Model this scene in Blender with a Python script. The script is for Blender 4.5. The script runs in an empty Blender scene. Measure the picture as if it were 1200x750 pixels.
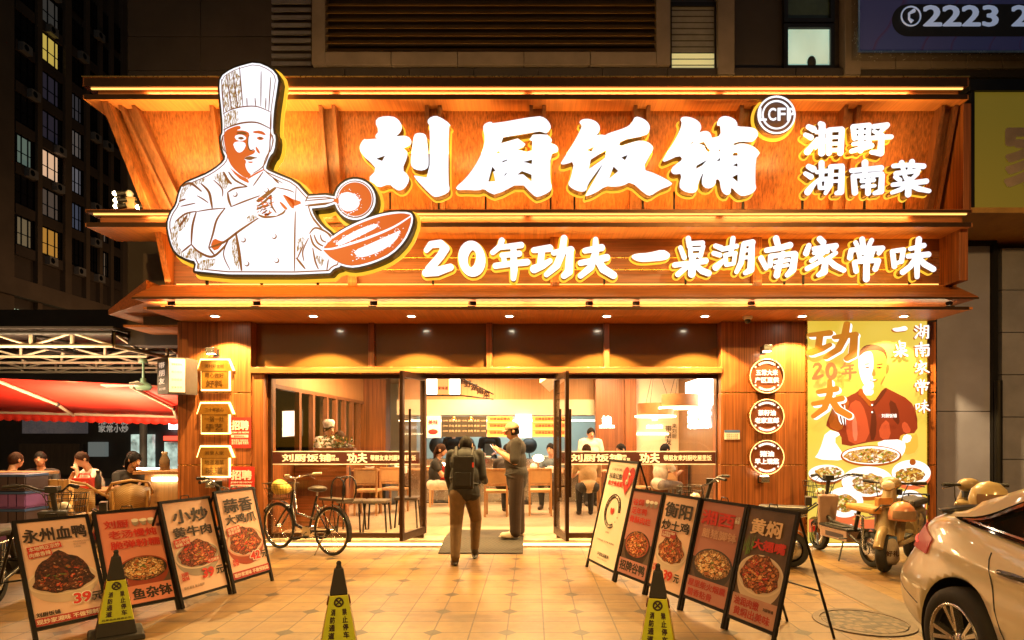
import bpy, bmesh, math, random
import numpy as np
from mathutils import Vector, Matrix
from mathutils.geometry import tessellate_polygon

random.seed(7)
R = math.radians
SC = bpy.context.scene
COL = SC.collection

# ------------------------------------------------------------------ camera, world, lights, exposure
F, VX, HY, CH = 732.0, 623.0, 509.0, 1.605
cd = bpy.data.cameras.new('camera'); cam = bpy.data.objects.new('camera', cd); COL.objects.link(cam)
cam.location = (0, 0, CH); cam.rotation_euler = (R(90), 0, 0)
cd.sensor_width = 36; cd.lens = 36 * F / 1200
cd.shift_x = -(VX - 600) / 1200; cd.shift_y = (HY - 375) / 1200
cd.clip_start = 0.05; cd.clip_end = 600
SC.camera = cam
W = bpy.data.worlds.new('World'); SC.world = W; W.use_nodes = True
wn = W.node_tree; bg = wn.nodes['Background']
sky = wn.nodes.new('ShaderNodeTexSky'); sky.sky_type = 'NISHITA'; sky.sun_disc = False
sky.sun_elevation = R(4); sky.sun_rotation = R(200)
wn.links.new(sky.outputs[0], bg.inputs[0]); bg.inputs[1].default_value = 0.012
SC.view_settings.view_transform = 'Standard'; SC.view_settings.look = 'None'
SC.view_settings.exposure = 0.5; SC.view_settings.gamma = 1.0
SC.cycles.max_bounces = 8; SC.cycles.transparent_max_bounces = 24; SC.cycles.caustics_reflective = False
SC.cycles.caustics_refractive = False; SC.cycles.sample_clamp_indirect = 6
SC.cycles.diffuse_bounces = 4; SC.cycles.glossy_bounces = 3

def area_light(name, loc, target, sx, sy, power, color):
    l = bpy.data.lights.new(name, 'AREA'); l.shape = 'RECTANGLE'; l.size = sx; l.size_y = sy
    l.energy = power; l.color = color
    o = bpy.data.objects.new(name, l); COL.objects.link(o); o.location = loc
    d = Vector(target) - Vector(loc); o.rotation_euler = d.to_track_quat('-Z', 'Y').to_euler()
    return o
def spot_light(name, loc, target, power, color, deg=100, blend=0.6, rad=0.04):
    l = bpy.data.lights.new(name, 'SPOT'); l.energy = power; l.color = color
    l.spot_size = R(deg); l.spot_blend = blend; l.shadow_soft_size = rad
    o = bpy.data.objects.new(name, l); COL.objects.link(o); o.location = loc
    d = Vector(target) - Vector(loc); o.rotation_euler = d.to_track_quat('-Z', 'Y').to_euler()
    return o
WARM = (1.0, 0.62, 0.27); WARM2 = (1.0, 0.55, 0.2)
# unseen street lamps assumed behind the viewer, added to light forecourt and car
for i, sx in enumerate((-6.5, 5.5)):
    spot_light('assumed_street_light', (sx, -3.0, 8.0), (sx * 0.6, 4.6, 0), 2500, (1.0, .51, .13), 86, 0.7, 0.25)
SUN = bpy.data.lights.new('assumed_moon', 'SUN'); SUN.energy = 0.02; SUN.angle = R(0.5); SUN.color = (0.7, 0.8, 1.0)  # faint moon-like sun lamp, assumed; no moon is in view
so = bpy.data.objects.new('assumed_moon', SUN); COL.objects.link(so); so.rotation_euler = (R(50), 0, R(30))

# ------------------------------------------------------------------ pixel helpers (photo pixels -> real place at a known depth)
def P(px, py, Y): return Vector(((px - VX) * Y / F, Y, CH - (py - HY) * Y / F))
def X_(px, Y): return (px - VX) * Y / F
def Z_(py, Y): return CH - (py - HY) * Y / F
def G(px, py):
    Y = F * CH / (py - HY); return Vector(((px - VX) * Y / F, Y, 0))

# ------------------------------------------------------------------ materials
MATS = {}
class NT:
    def __init__(s, name):
        s.m = bpy.data.materials.new(name); s.m.use_nodes = True; s.t = s.m.node_tree
        s.b = s.t.nodes['Principled BSDF']; s.out = s.t.nodes['Material Output']
    def n(s, typ, **kw):
        nd = s.t.nodes.new(typ)
        for k, v in kw.items():
            if k.startswith('i_'): nd.inputs[int(k[2:]) if k[2:].isdigit() else k[2:]].default_value = v
            else: setattr(nd, k, v)
        return nd
    def l(s, a, b): s.t.links.new(a, b)
    def math(s, op, a, b=None, c=None):
        nd = s.t.nodes.new('ShaderNodeMath'); nd.operation = op
        for i, v in enumerate((a, b, c)):
            if v is None: continue
            if isinstance(v, (int, float)): nd.inputs[i].default_value = v
            else: s.l(v, nd.inputs[i])
        return nd.outputs[0]
    def mix(s, fac, a, b, blend='MIX'):
        nd = s.t.nodes.new('ShaderNodeMix'); nd.data_type = 'RGBA'; nd.blend_type = blend
        for i, v in ((0, fac), (6, a), (7, b)):
            if isinstance(v, (int, float)): nd.inputs[i].default_value = v
            elif isinstance(v, tuple): nd.inputs[i].default_value = v + (1,) if len(v) == 3 else v
            else: s.l(v, nd.inputs[i])
        return nd.outputs[2]
    def coord(s, space='pos', scale=(1, 1, 1), rot=(0, 0, 0)):
        if space == 'pos': o = s.n('ShaderNodeNewGeometry').outputs['Position']
        else: o = s.n('ShaderNodeTexCoord').outputs['Object']
        mp = s.n('ShaderNodeMapping'); mp.inputs['Scale'].default_value = scale; mp.inputs['Rotation'].default_value = rot
        s.l(o, mp.inputs[0]); return mp.outputs[0]
    def noise(s, vec, scale, detail=4, rough=0.6):
        nd = s.n('ShaderNodeTexNoise'); nd.inputs['Scale'].default_value = scale; nd.inputs['Detail'].default_value = detail
        nd.inputs['Roughness'].default_value = rough; s.l(vec, nd.inputs['Vector']); return nd.outputs[0]
    def ramp(s, fac, stops):
        nd = s.n('ShaderNodeValToRGB'); cr = nd.color_ramp
        while len(cr.elements) < len(stops): cr.elements.new(0.5)
        for e, (p, c) in zip(cr.elements, stops): e.position = p; e.color = (c, c, c, 1) if isinstance(c, (int, float)) else c + (1,)
        s.l(fac, nd.inputs[0]); return nd.outputs[0]
    def bump(s, h, strength=0.3, dist=0.01):
        nd = s.n('ShaderNodeBump'); nd.inputs['Strength'].default_value = strength; nd.inputs['Distance'].default_value = dist
        s.l(h, nd.inputs['Height']); s.l(nd.outputs[0], s.b.inputs['Normal'])

def M(name, col, rough=0.5, metal=0.0, var=0.15, vs=6.0, bump=0.0, coat=0.0, spec=0.5, space='pos'):
    if name in MATS: return MATS[name]
    t = NT(name); b = t.b
    b.inputs['Roughness'].default_value = rough; b.inputs['Metallic'].default_value = metal
    b.inputs['Coat Weight'].default_value = coat; b.inputs['Specular IOR Level'].default_value = spec
    c = t.coord(space)
    nz = t.noise(c, vs, 6)
    lo = tuple(x * (1 - var) for x in col); hi = tuple(min(1, x * (1 + var)) for x in col)
    t.l(t.ramp(nz, [(0.3, lo), (0.7, hi)]), b.inputs['Base Color'])
    r2 = t.noise(c, vs * 3.1, 3); t.l(t.math('MULTIPLY_ADD', r2, 0.16, max(0.02, rough - 0.08)), b.inputs['Roughness'])
    if bump: t.bump(t.noise(c, vs * 8, 4), bump, 0.004)
    MATS[name] = t.m; return t.m
def wood(name, col, grain='z', rough=0.4, contrast=0.35, fine=1.0, coat=0.1):
    if name in MATS: return MATS[name]
    t = NT(name); b = t.b
    s = {'z': (46 * fine, 46 * fine, 0.7), 'x': (0.9, 38 * fine, 38 * fine), 'y': (38 * fine, 0.9, 38 * fine)}[grain]
    c = t.coord('pos', s); n1 = t.noise(c, 1.0, 5, 0.65)
    c2 = t.coord('pos', tuple(k * 0.12 if k > 1 else k * 0.3 for k in s)); n2 = t.noise(c2, 1.0, 2)
    f = t.math('ADD', t.math('MULTIPLY', n1, 0.8), t.math('MULTIPLY', n2, 0.2))
    lo = tuple(x * (1 - contrast) for x in col); hi = tuple(min(1, x * (1 + contrast)) for x in col)
    t.l(t.ramp(f, [(0.36, lo), (0.64, hi)]), b.inputs['Base Color'])
    b.inputs['Coat Weight'].default_value = coat; b.inputs['Coat Roughness'].default_value = 0.25
    t.l(t.math('MULTIPLY_ADD', n1, 0.25, rough - 0.1), b.inputs['Roughness'])
    t.bump(n1, 0.12, 0.002)
    MATS[name] = t.m; return t.m
def EM(name, col, strength, base=None):
    if name in MATS: return MATS[name]
    t = NT(name); b = t.b
    b.inputs['Base Color'].default_value = (base or col) + (1,); b.inputs['Roughness'].default_value = 0.4
    b.inputs['Emission Color'].default_value = col + (1,); b.inputs['Emission Strength'].default_value = strength
    MATS[name] = t.m; return t.m
def glass(name, tint=(1, 1, 1), refl=1.0, alpha=1.0, rough=0.0):
    if name in MATS: return MATS[name]
    t = NT(name)
    tr = t.n('ShaderNodeBsdfTransparent'); tr.inputs[0].default_value = tint + (1,)
    gl = t.n('ShaderNodeBsdfGlossy'); gl.inputs['Roughness'].default_value = rough
    fr = t.n('ShaderNodeLayerWeight'); fr.inputs[0].default_value = .5
    mx = t.n('ShaderNodeMixShader'); t.l(t.math('MULTIPLY_ADD', t.math('POWER', fr.outputs['Facing'], 5), .45 * refl, .03 * refl), mx.inputs[0])
    t.l(tr.outputs[0], mx.inputs[1]); t.l(gl.outputs[0], mx.inputs[2]); t.l(mx.outputs[0], t.out.inputs[0])
    MATS[name] = t.m; return t.m

WOOD = wood('wood_cladding', (0.25, 0.078, 0.020), 'z', 0.38, 0.6)
WOODX = wood('wood_plank', (0.29, 0.096, 0.026), 'x', 0.40, 0.5)
WOODY = wood('wood_soffit', (0.46, 0.165, 0.045), 'y', 0.5, 0.25)
WOODD = wood('dark_wood', (0.20, 0.07, 0.026), 'z', 0.42, 0.35)
PINE = wood('pine', (0.55, 0.33, 0.13), 'z', 0.5, 0.25, 0.5)
OAK = wood('oak', (0.42, 0.22, 0.09), 'z', 0.45, 0.25)
BLACK = M('black_metal', (0.018, 0.017, 0.016), 0.4, 0.6)
FRAME = M('bronze_frame', (0.07, 0.035, 0.018), 0.35, 0.7)
BRASS = M('brass', (0.65, 0.42, 0.12), 0.28, 1.0)
STEEL = M('steel', (0.55, 0.55, 0.54), 0.25, 1.0)
CHROME = M('chrome', (0.8, 0.8, 0.78), 0.1, 1.0)
RUBBER = M('rubber', (0.02, 0.02, 0.02), 0.75)
PLBLK = M('black_plastic', (0.025, 0.025, 0.025), 0.45)
WHITEP = M('white_paint', (0.78, 0.76, 0.72), 0.45)
PAPERW = M('white_paper', (0.8, 0.76, 0.7), 0.6)
GLASS = glass('clear_glass')
LEDW = EM('led_warm', (1.0, 0.52, 0.12), 1.5, (.3, .15, .05))
LEDL = EM('led_line', (1.0, 0.80, 0.45), 7.0)
SIGNW = EM('sign_face', (0.90, 0.92, 1.0), 0.88, (.15, .15, .15))
SIGNY = EM('sign_rim', (0.85, 0.45, 0.03), 0.95, (.2, .1, .01)); SIGNB = EM('sign_back_glow', (1.0, 0.44, 0.05), 4.2)

# ------------------------------------------------------------------ mesh builder
class MB:
    def __init__(s): s.v = []; s.f = []; s.mi = []; s.sm = []; s.mats = []
    def _m(s, m):
        if m not in s.mats: s.mats.append(m)
        return s.mats.index(m)
    def raw(s, verts, faces, mat, smooth=False):
        o = len(s.v); k = s._m(mat); s.v.extend([tuple(v) for v in verts])
        for f in faces: s.f.append([i + o for i in f]); s.mi.append(k); s.sm.append(smooth)
        return s
    def quad(s, a, b, c, d, mat): return s.raw([a, b, c, d], [(0, 1, 2, 3)], mat)
    def box(s, x0, x1, y0, y1, z0, z1, mat, mtx=None):
        vs = [Vector((x, y, z)) for z in (z0, z1) for y in (y0, y1) for x in (x0, x1)]
        if mtx: vs = [mtx @ v for v in vs]
        return s.raw(vs, [(0, 2, 3, 1), (4, 5, 7, 6), (0, 1, 5, 4), (2, 6, 7, 3), (0, 4, 6, 2), (1, 3, 7, 5)], mat)
    def hexa(s, bot, top, mat):      # two quads, same order
        return s.raw(list(bot) + list(top), [(3, 2, 1, 0), (4, 5, 6, 7), (0, 1, 5, 4), (1, 2, 6, 5), (2, 3, 7, 6), (3, 0, 4, 7)], mat)
    def cyl(s, p0, p1, r0, r1=None, mat=None, n=12, cap=True, smooth=True):
        r1 = r0 if r1 is None else r1
        p0 = Vector(p0); p1 = Vector(p1); d = (p1 - p0).normalized()
        a = d.orthogonal().normalized(); b = d.cross(a)
        vs = []
        for p, r in ((p0, r0), (p1, r1)):
            for i in range(n):
                t = 2 * math.pi * i / n; vs.append(p + a * (math.cos(t) * r) + b * (math.sin(t) * r))
        s.raw(vs, [(i, (i + 1) % n, n + (i + 1) % n, n + i) for i in range(n)], mat, smooth)
        if cap: s.raw(vs[:n], [tuple(range(n))[::-1]], mat); s.raw(vs[n:], [tuple(range(n))], mat)
        return s
    def tube(s, pts, r, mat, n=8, closed=False, cap=True):
        pts = [Vector(p) for p in pts]; m = len(pts)
        rs = r if isinstance(r, (list, tuple)) else [r] * m
        vs = []; up = None
        for i, p in enumerate(pts):
            if closed: d = pts[(i + 1) % m] - pts[i - 1]
            else: d = pts[min(i + 1, m - 1)] - pts[max(i - 1, 0)]
            d = d.normalized()
            if up is None: up = d.orthogonal().normalized()
            a = up - d * up.dot(d)
            a = a.normalized() if a.length > 1e-5 else d.orthogonal().normalized()
            up = a; b = d.cross(a)
            for k in range(n):
                t = 2 * math.pi * k / n; vs.append(p + a * (math.cos(t) * rs[i]) + b * (math.sin(t) * rs[i]))
        fs = []
        for i in range(m if closed else m - 1):
            j = (i + 1) % m
            for k in range(n): fs.append((i * n + k, i * n + (k + 1) % n, j * n + (k + 1) % n, j * n + k))
        s.raw(vs, fs, mat, True)
        if cap and not closed:
            s.raw(vs[:n], [tuple(range(n))[::-1]], mat); s.raw(vs[-n:], [tuple(range(n))], mat)
        return s
    def lathe(s, prof, c, mat, n=20, mtx=None, smooth=True, arc=2 * math.pi):
        c = Vector(c); vs = []
        full = abs(arc - 2 * math.pi) < 1e-6; cnt = n if full else n + 1
        for (r, z) in prof:
            for i in range(cnt):
                t = arc * i / n; p = Vector((r * math.cos(t), r * math.sin(t), z))
                vs.append(c + (mtx @ p if mtx else p))
        fs = []
        for j in range(len(prof) - 1):
            for i in range(n):
                k = (i + 1) % cnt
                fs.append((j * cnt + i, j * cnt + k, (j + 1) * cnt + k, (j + 1) * cnt + i))
        return s.raw(vs, fs, mat, smooth)
    def ball(s, c, r, mat, nu=16, nv=10, mtx=None):
        if isinstance(r, (int, float)): r = (r, r, r)
        c = Vector(c); vs = [Vector((0, 0, -r[2]))]
        for j in range(1, nv):
            ph = math.pi * j / nv - math.pi / 2
            for i in range(nu):
                t = 2 * math.pi * i / nu
                vs.append(Vector((r[0] * math.cos(ph) * math.cos(t), r[1] * math.cos(ph) * math.sin(t), r[2] * math.sin(ph))))
        vs.append(Vector((0, 0, r[2])))
        vs = [c + (mtx @ v if mtx else v) for v in vs]
        fs = [(0, 1 + (i + 1) % nu, 1 + i) for i in range(nu)]
        for j in range(nv - 2):
            for i in range(nu):
                a = 1 + j * nu; fs.append((a + i, a + (i + 1) % nu, a + nu + (i + 1) % nu, a + nu + i))
        L = len(vs) - 1; a = 1 + (nv - 2) * nu
        fs += [(L, a + i, a + (i + 1) % nu) for i in range(nu)]
        return s.raw(vs, fs, mat, True)
    def flat(s, loops, fn, mat):     # filled outline(s) with holes; fn maps (u, v) -> place
        def inside(p, lp):
            c = False; n = len(lp)
            for i in range(n):
                x0, y0 = lp[i]; x1, y1 = lp[i - 1]
                if (y0 > p[1]) != (y1 > p[1]) and p[0] < (x1 - x0) * (p[1] - y0) / (y1 - y0) + x0: c = not c
            return c
        if len(loops) == 1: groups = [[loops[0]]]
        else:
            dep = [sum(inside(a[0], b) for b in loops if b is not a) for a in loops]
            groups = [[a] + [b for b, d in zip(loops, dep) if d == da + 1 and inside(b[0], a)] for a, da in zip(loops, dep) if da % 2 == 0]
        for gr in groups:
            tri = tessellate_polygon([[Vector((u, v, 0)) for u, v in lp] for lp in gr])
            s.raw([fn(u, v) for lp in gr for u, v in lp], [tuple(t) for t in tri], mat)
        return s
    def slab(s, loops, fn0, fn1, mat, side=None, back=None):   # outline(s) given thickness: fn0 front, fn1 back
        s.flat(loops, fn0, mat); s.flat(loops, fn1, back or side or mat)
        for lp in loops:
            n = len(lp); vs = [fn0(*q) for q in lp] + [fn1(*q) for q in lp]
            s.raw(vs, [(i, (i + 1) % n, n + (i + 1) % n, n + i) for i in range(n)], side or mat)
        return s
    def text(s, body, fn, mat, w=None, h=None, at=(0, 0), size=1.0, bold=0.0, align='C', shear=0.0, ext=None):
        v, f, (x0, x1, y0, y1) = text_mesh(body, 0.0)
        bold = max(bold, 0); x0 -= bold; x1 += bold; y0 -= bold; y1 += bold
        sx = sy = size
        if h: sx = sy = h / (y1 - y0)
        if w:
            sx = w / (x1 - x0)
            if not h: sy = sx
        cx = {'C': (x0 + x1) / 2, 'L': x0, 'R': x1}[align]; cy = (y0 + y1) / 2
        o_ = Vector(fn(*at)); ea = (Vector(fn(at[0] + .01, at[1])) - o_); eb = (Vector(fn(at[0], at[1] + .01)) - o_); nr = ea.cross(eb).normalized()
        if nr.dot(Vector((0, 0, CH)) - o_) < 0: nr = -nr
        if o_.x * 0 + abs(nr.y) > .99 and nr.y > 0: nr = -nr
        shifts = [(0, 0)] if bold <= 0 else [(bold * math.cos(a), bold * .75 * math.sin(a)) for a in [k * math.pi / 4 for k in range(8)]] + [(0, 0)]
        for i, (ox, oy) in enumerate(shifts):     # heavier weight: the strokes laid again, slightly shifted
            s.raw([Vector(fn(at[0] + (x + ox - cx) * sx + shear * (y - cy) * sy, at[1] + (y + oy - cy) * sy)) + nr * (.00008 * i) for x, y in v], f, mat)
        return s
    def build(s, name, parent=None, bevel=0.0, label=None):
        me = bpy.data.meshes.new(name); vs = s.v
        if parent is not None:
            mw = Matrix.Identity(4); p = parent
            while p is not None: mw = p.matrix_basis @ mw; p = p.parent
            if mw != Matrix.Identity(4):
                inv = mw.inverted(); vs = [tuple(inv @ Vector(v)) for v in vs]
        me.from_pydata(vs, [], s.f); me.polygons.foreach_set('material_index', s.mi); me.polygons.foreach_set('use_smooth', s.sm)
        for m in s.mats: me.materials.append(m)
        me.validate(); me.update()
        o = bpy.data.objects.new(name, me); COL.objects.link(o)
        if parent is not None: o.parent = parent
        if bevel:
            b = o.modifiers.new('bevel', 'BEVEL'); b.width = bevel; b.segments = 2; b.limit_method = 'ANGLE'; b.angle_limit = R(40)
        if label: o['label'] = label
        return o
_TC = {}
def text_mesh(body, bold):
    k = (body, bold)
    if k not in _TC:
        c = bpy.data.curves.new('t', 'FONT'); c.body = body; c.size = 1; c.offset = bold; c.resolution_u = 3
        o = bpy.data.objects.new('t', c); COL.objects.link(o)
        dg = bpy.context.evaluated_depsgraph_get()
        m = bpy.data.meshes.new_from_object(o.evaluated_get(dg))
        v = [(p.co.x, p.co.y) for p in m.vertices]; f = [tuple(p.vertices) for p in m.polygons]
        bpy.data.objects.remove(o); bpy.data.curves.remove(c); bpy.data.meshes.remove(m)
        xs = [p[0] for p in v] or [0, 1]; ys = [p[1] for p in v] or [0, 1]
        _TC[k] = (v, f, (min(xs), max(xs), min(ys), max(ys)))
    return _TC[k]
def tag(o, label=None, cat=None, group=None, kind=None):
    if label: o['label'] = label
    if cat: o['category'] = cat
    if group: o['group'] = group
    if kind: o['kind'] = kind
    return o
def thing(name, label, cat, loc=(0, 0, 0), rz=0.0, group=None):
    o = bpy.data.objects.new(name, None); COL.objects.link(o); o.location = loc; o.rotation_euler = (0, 0, rz)
    o.empty_display_size = 0.2
    return tag(o, label, cat, group)
def copy_tree(o, loc=None, rz=None, label=None, group=None, parent=None):
    c = o.copy(); COL.objects.link(c)
    if parent is not None: c.parent = parent
    if loc is not None: c.location = loc
    if rz is not None: c.rotation_euler = (0, 0, rz)
    if label: c['label'] = label
    if group: c['group'] = group
    for ch in [x for x in bpy.data.objects if x.parent is o]: copy_tree(ch, parent=c)
    return c
def rotz(a): return Matrix.Rotation(a, 4, 'Z')

# ------------------------------------------------------------------ brush glyph outlines (signed distance field -> contour)
def smooth_loop(pts, it=1):
    for _ in range(it):
        q = []
        for i in range(len(pts)):
            a = pts[i]; b = pts[(i + 1) % len(pts)]
            q.append((a[0] * .75 + b[0] * .25, a[1] * .75 + b[1] * .25)); q.append((a[0] * .25 + b[0] * .75, a[1] * .25 + b[1] * .75))
        pts = q
    return pts
def sd_poly(PX, PY, poly):
    d = np.full(PX.shape, 1e9); ins = np.zeros(PX.shape, bool); n = len(poly)
    for i in range(n):
        x0, y0 = poly[i]; x1, y1 = poly[(i + 1) % n]; ex, ey = x1 - x0, y1 - y0
        wx, wy = PX - x0, PY - y0; L = ex * ex + ey * ey + 1e-9
        t = np.clip((wx * ex + wy * ey) / L, 0, 1)
        d = np.minimum(d, np.hypot(wx - ex * t, wy - ey * t))
        c = (y0 > PY) != (y1 > PY)
        if y1 != y0: ins ^= c & (PX < (x1 - x0) * (PY - y0) / (y1 - y0) + x0)
    return np.where(ins, -d, d)
def sd_stroke(PX, PY, st):
    d = np.full(PX.shape, 1e9)
    for (x0, y0, r0), (x1, y1, r1) in zip(st[:-1], st[1:]):
        ex, ey = x1 - x0, y1 - y0; wx, wy = PX - x0, PY - y0
        t = np.clip((wx * ex + wy * ey) / (ex * ex + ey * ey + 1e-9), 0, 1)
        d = np.minimum(d, np.hypot(wx - ex * t, wy - ey * t) - (r0 + (r1 - r0) * t))
    return d
def contour(S, xs, ys, lev):
    V = S - lev; V[0, :] = V[-1, :] = np.maximum(V[0, :], 1e-3); V[:, 0] = np.maximum(V[:, 0], 1e-3); V[:, -1] = np.maximum(V[:, -1], 1e-3)
    V = np.where(np.abs(V) < 1e-6, 1e-6, V); neg = V < 0
    key = neg[:-1, :-1] * 1 + neg[:-1, 1:] * 2 + neg[1:, 1:] * 4 + neg[1:, :-1] * 8
    nxt = {}; pos = {}
    def pt(e):
        if e in pos: return
        k, i, j = e
        if k == 0: a, b = V[i, j], V[i, j + 1]; t = a / (a - b); pos[e] = (xs[j] + t * (xs[j + 1] - xs[j]), ys[i])
        else: a, b = V[i, j], V[i + 1, j]; t = a / (a - b); pos[e] = (xs[j], ys[i] + t * (ys[i + 1] - ys[i]))
    T = {1: [(3, 0)], 2: [(0, 1)], 3: [(3, 1)], 4: [(1, 2)], 5: [(3, 0), (1, 2)], 6: [(0, 2)], 7: [(3, 2)], 8: [(2, 3)], 9: [(2, 0)],
         10: [(0, 1), (2, 3)], 11: [(2, 1)], 12: [(1, 3)], 13: [(1, 0)], 14: [(0, 3)]}
    for i, j in zip(*np.nonzero((key > 0) & (key < 15))):
        E_ = [(0, i, j), (1, i, j + 1), (0, i + 1, j), (1, i, j)]
        for a, b in T[int(key[i, j])]:
            pt(E_[a]); pt(E_[b]); nxt[E_[a]] = E_[b]
    loops = []
    while nxt:
        s0 = next(iter(nxt)); lp = []; e = s0
        while e in nxt: lp.append(pos[e]); e = nxt.pop(e)
        # simplify
        q = [lp[0]]
        for k in range(1, len(lp) - 1):
            ax, ay = q[-1]; bx, by = lp[k]; cx, cy = lp[k + 1]
            if abs((bx - ax) * (cy - ay) - (by - ay) * (cx - ax)) > 0.35 * (abs(xs[1] - xs[0])) * math.hypot(cx - ax, cy - ay) * 0.25 or math.hypot(bx - ax, by - ay) > 6 * abs(xs[1] - xs[0]): q.append((bx, by))
        q.append(lp[-1])
        if len(q) > 5: loops.append(q)
    return loops
def glyph_field(g, pad, n=150):
    pts = [p for k in ('o', 'h') for pl in g.get(k, []) for p in pl] + [(x, y) for st in g.get('s', []) for x, y, r in st]
    rm = max([r for st in g.get('s', []) for x, y, r in st] or [0])
    x0 = min(p[0] for p in pts) - rm - pad; x1 = max(p[0] for p in pts) + rm + pad
    y0 = min(p[1] for p in pts) - rm - pad; y1 = max(p[1] for p in pts) + rm + pad
    xs = np.linspace(x0, x1, n); ys = np.linspace(y0, y1, n); PX, PY = np.meshgrid(xs, ys)
    S = np.full(PX.shape, 1e9)
    for pl in g.get('o', []): S = np.minimum(S, sd_poly(PX, PY, smooth_loop(pl, 1)))
    for st in g.get('s', []): S = np.minimum(S, sd_stroke(PX, PY, st))
    for pl in g.get('h', []): S = np.maximum(S, -sd_poly(PX, PY, pl))
    if g.get('rough'):
        S = S + g['rough'] * (np.sin(PX * 0.35 + PY * 0.21) * np.sin(PY * 0.41 - PX * 0.13))
    return S, xs, ys
# ------------------------------------------------------------------ ground
def ground_material():
    t = NT('plaza_tiles'); b = t.b
    geo = t.n('ShaderNodeNewGeometry'); sp = t.n('ShaderNodeSeparateXYZ'); t.l(geo.outputs['Position'], sp.inputs[0])
    x = t.math('ADD', sp.outputs[0], 60.2); y = t.math('ADD', sp.outputs[1], 60.0 - 5.058)
    def wrap(v, p):   # distance to nearest multiple of p
        q = t.math('MODULO', v, p); return t.math('MINIMUM', q, t.math('SUBTRACT', p, q))
    def ge(a, v): return t.math('GREATER_THAN', a, v)
    dx3, dy3 = wrap(x, 0.3), wrap(y, 0.3); dx6, dy6 = wrap(x, 0.6), wrap(y, 0.6)
    pos = t.coord('pos')
    jit = t.math('MULTIPLY_ADD', t.noise(pos, 9, 3), 0.006, -0.003)
    grout = t.math('LESS_THAN', t.math('ADD', t.math('MINIMUM', dx3, dy3), jit), 0.0058)
    dia = t.math('LESS_THAN', t.math('ADD', dx6, dy6), 0.082)
    tx = t.math('FLOOR', t.math('DIVIDE', x, 0.3)); ty = t.math('FLOOR', t.math('DIVIDE', y, 0.3))
    wnz = t.n('ShaderNodeTexWhiteNoise'); wnz.noise_dimensions = '2D'
    cb = t.n('ShaderNodeCombineXYZ'); t.l(tx, cb.inputs[0]); t.l(ty, cb.inputs[1]); t.l(cb.outputs[0], wnz.inputs[0])
    n1 = t.noise(pos, 0.9, 6, 0.65); n2 = t.noise(pos, 11, 5, 0.7); n3 = t.noise(t.coord('pos', (0.5, 2.2, 1)), 1.3, 5, 0.7)
    c = t.ramp(n2, [(0.25, (0.185, 0.108, 0.036)), (0.75, (0.35, 0.222, 0.078))])
    c = t.mix(t.math('MULTIPLY', wnz.outputs[0], 0.38), c, (0.19, 0.105, 0.042))
    c = t.mix(t.math('MULTIPLY', t.ramp(n1, [(0.40, 0.0), (0.58, 1.0)]), 0.8), c, (0.145, 0.075, 0.028))
    c = t.mix(t.math('MULTIPLY', t.ramp(n3, [(0.51, 0.0), (0.66, 1.0)]), 0.72), c, (0.085, 0.045, 0.018))
    c = t.mix(t.math('MULTIPLY', dia, 0.92), c, (0.038, 0.024, 0.013))
    c = t.mix(t.math('MULTIPLY', grout, t.math('MULTIPLY_ADD', n1, 0.9, 0.42)), c, (0.035, 0.02, 0.01))
    # dried spill trails and gum spots
    vo = t.n('ShaderNodeTexVoronoi'); vo.inputs['Scale'].default_value = 5.5; t.l(pos, vo.inputs['Vector'])
    gum = t.math('MULTIPLY', t.math('LESS_THAN', vo.outputs['Distance'], 0.095), t.ramp(t.noise(pos, 1.7, 2), [(0.5, 0.0), (0.6, 1.0)]))
    c = t.mix(t.math('MULTIPLY', gum, 0.8), c, (0.07, 0.05, 0.035))
    t.l(c, b.inputs['Base Color'])
    ro = t.math('MULTIPLY_ADD', n2, 0.28, 0.20); ro = t.math('ADD', ro, t.math('MULTIPLY', n1, 0.16))
    t.l(ro, b.inputs['Roughness'])
    h = t.math('SUBTRACT', t.math('MULTIPLY', n2, 0.35), grout); t.bump(h, 0.35, 0.003)
    return t.m
GROUND = ground_material()
STONED = M('dark_paving', (0.12, 0.08, 0.05), 0.55, 0, 0.3, 5, 0.3)
def setting(name, mb, bevel=0): return tag(mb.build(name, None, bevel), kind='structure')
g = MB(); g.quad((-150, -60, 0), (150, -60, 0), (150, 160, 0), (-150, 160, 0), GROUND); setting('ground', g)
g = MB(); g.quad((3.14, 4.0, .004), (3.54, 4.0, .004), (3.54, 8.85, .004), (3.14, 8.85, .004), STONED); setting('paving_band', g)
g = MB(); g.box(-5.05, 5.76, 8.9, 9.3, 0.0, 0.1, M('step_stone', (0.5, 0.40, 0.28), 0.45, 0, 0.2, 8, 0.2)); setting('entrance_step', g, 0.008)
TILEIN = M('shop_floor_tiles', (0.50, 0.40, 0.29), 0.22, 0, 0.12, 3)
g = MB(); g.box(-5.0, 5.7, 9.3, 18.0, 0.02, 0.1, TILEIN); setting('shop_floor', g)

# ------------------------------------------------------------------ restaurant building
YG, YW = 9.1, 8.9
B = thing('restaurant_building', 'restaurant front clad in orange wood with glowing signs, glass doors and tiered wooden canopies', 'restaurant', (0.3, 9.1, 0))
JOINT = EM('brass_joint_glow', (0.9, 0.55, 0.2), 0.25, (0.6, 0.4, 0.15))
zs = Z_(376.6, YW)
def pillar(x0, x1, y0=YW, y1=YG + .2):
    p = MB(); zz = [0.0, Z_(545, YW), Z_(460, YW), 3.215]
    for a, b2 in zip(zz[:-1], zz[1:]): p.box(x0, x1, y0, y1, a + .006, b2 - .006, WOOD)
    p.box(x0 + .004, x1 - .004, y0 + .012, y1, 0, 3.215, BRASS)
    return p
pillar(X_(208, YW), X_(294, YW)).build('pillar', B, 0.004)
pillar(X_(845, YW), X_(946, YW)).build('pillar', B, 0.004)
pillar(X_(1086, YW), X_(1097, YW)).build('pillar', B, 0.004)
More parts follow.
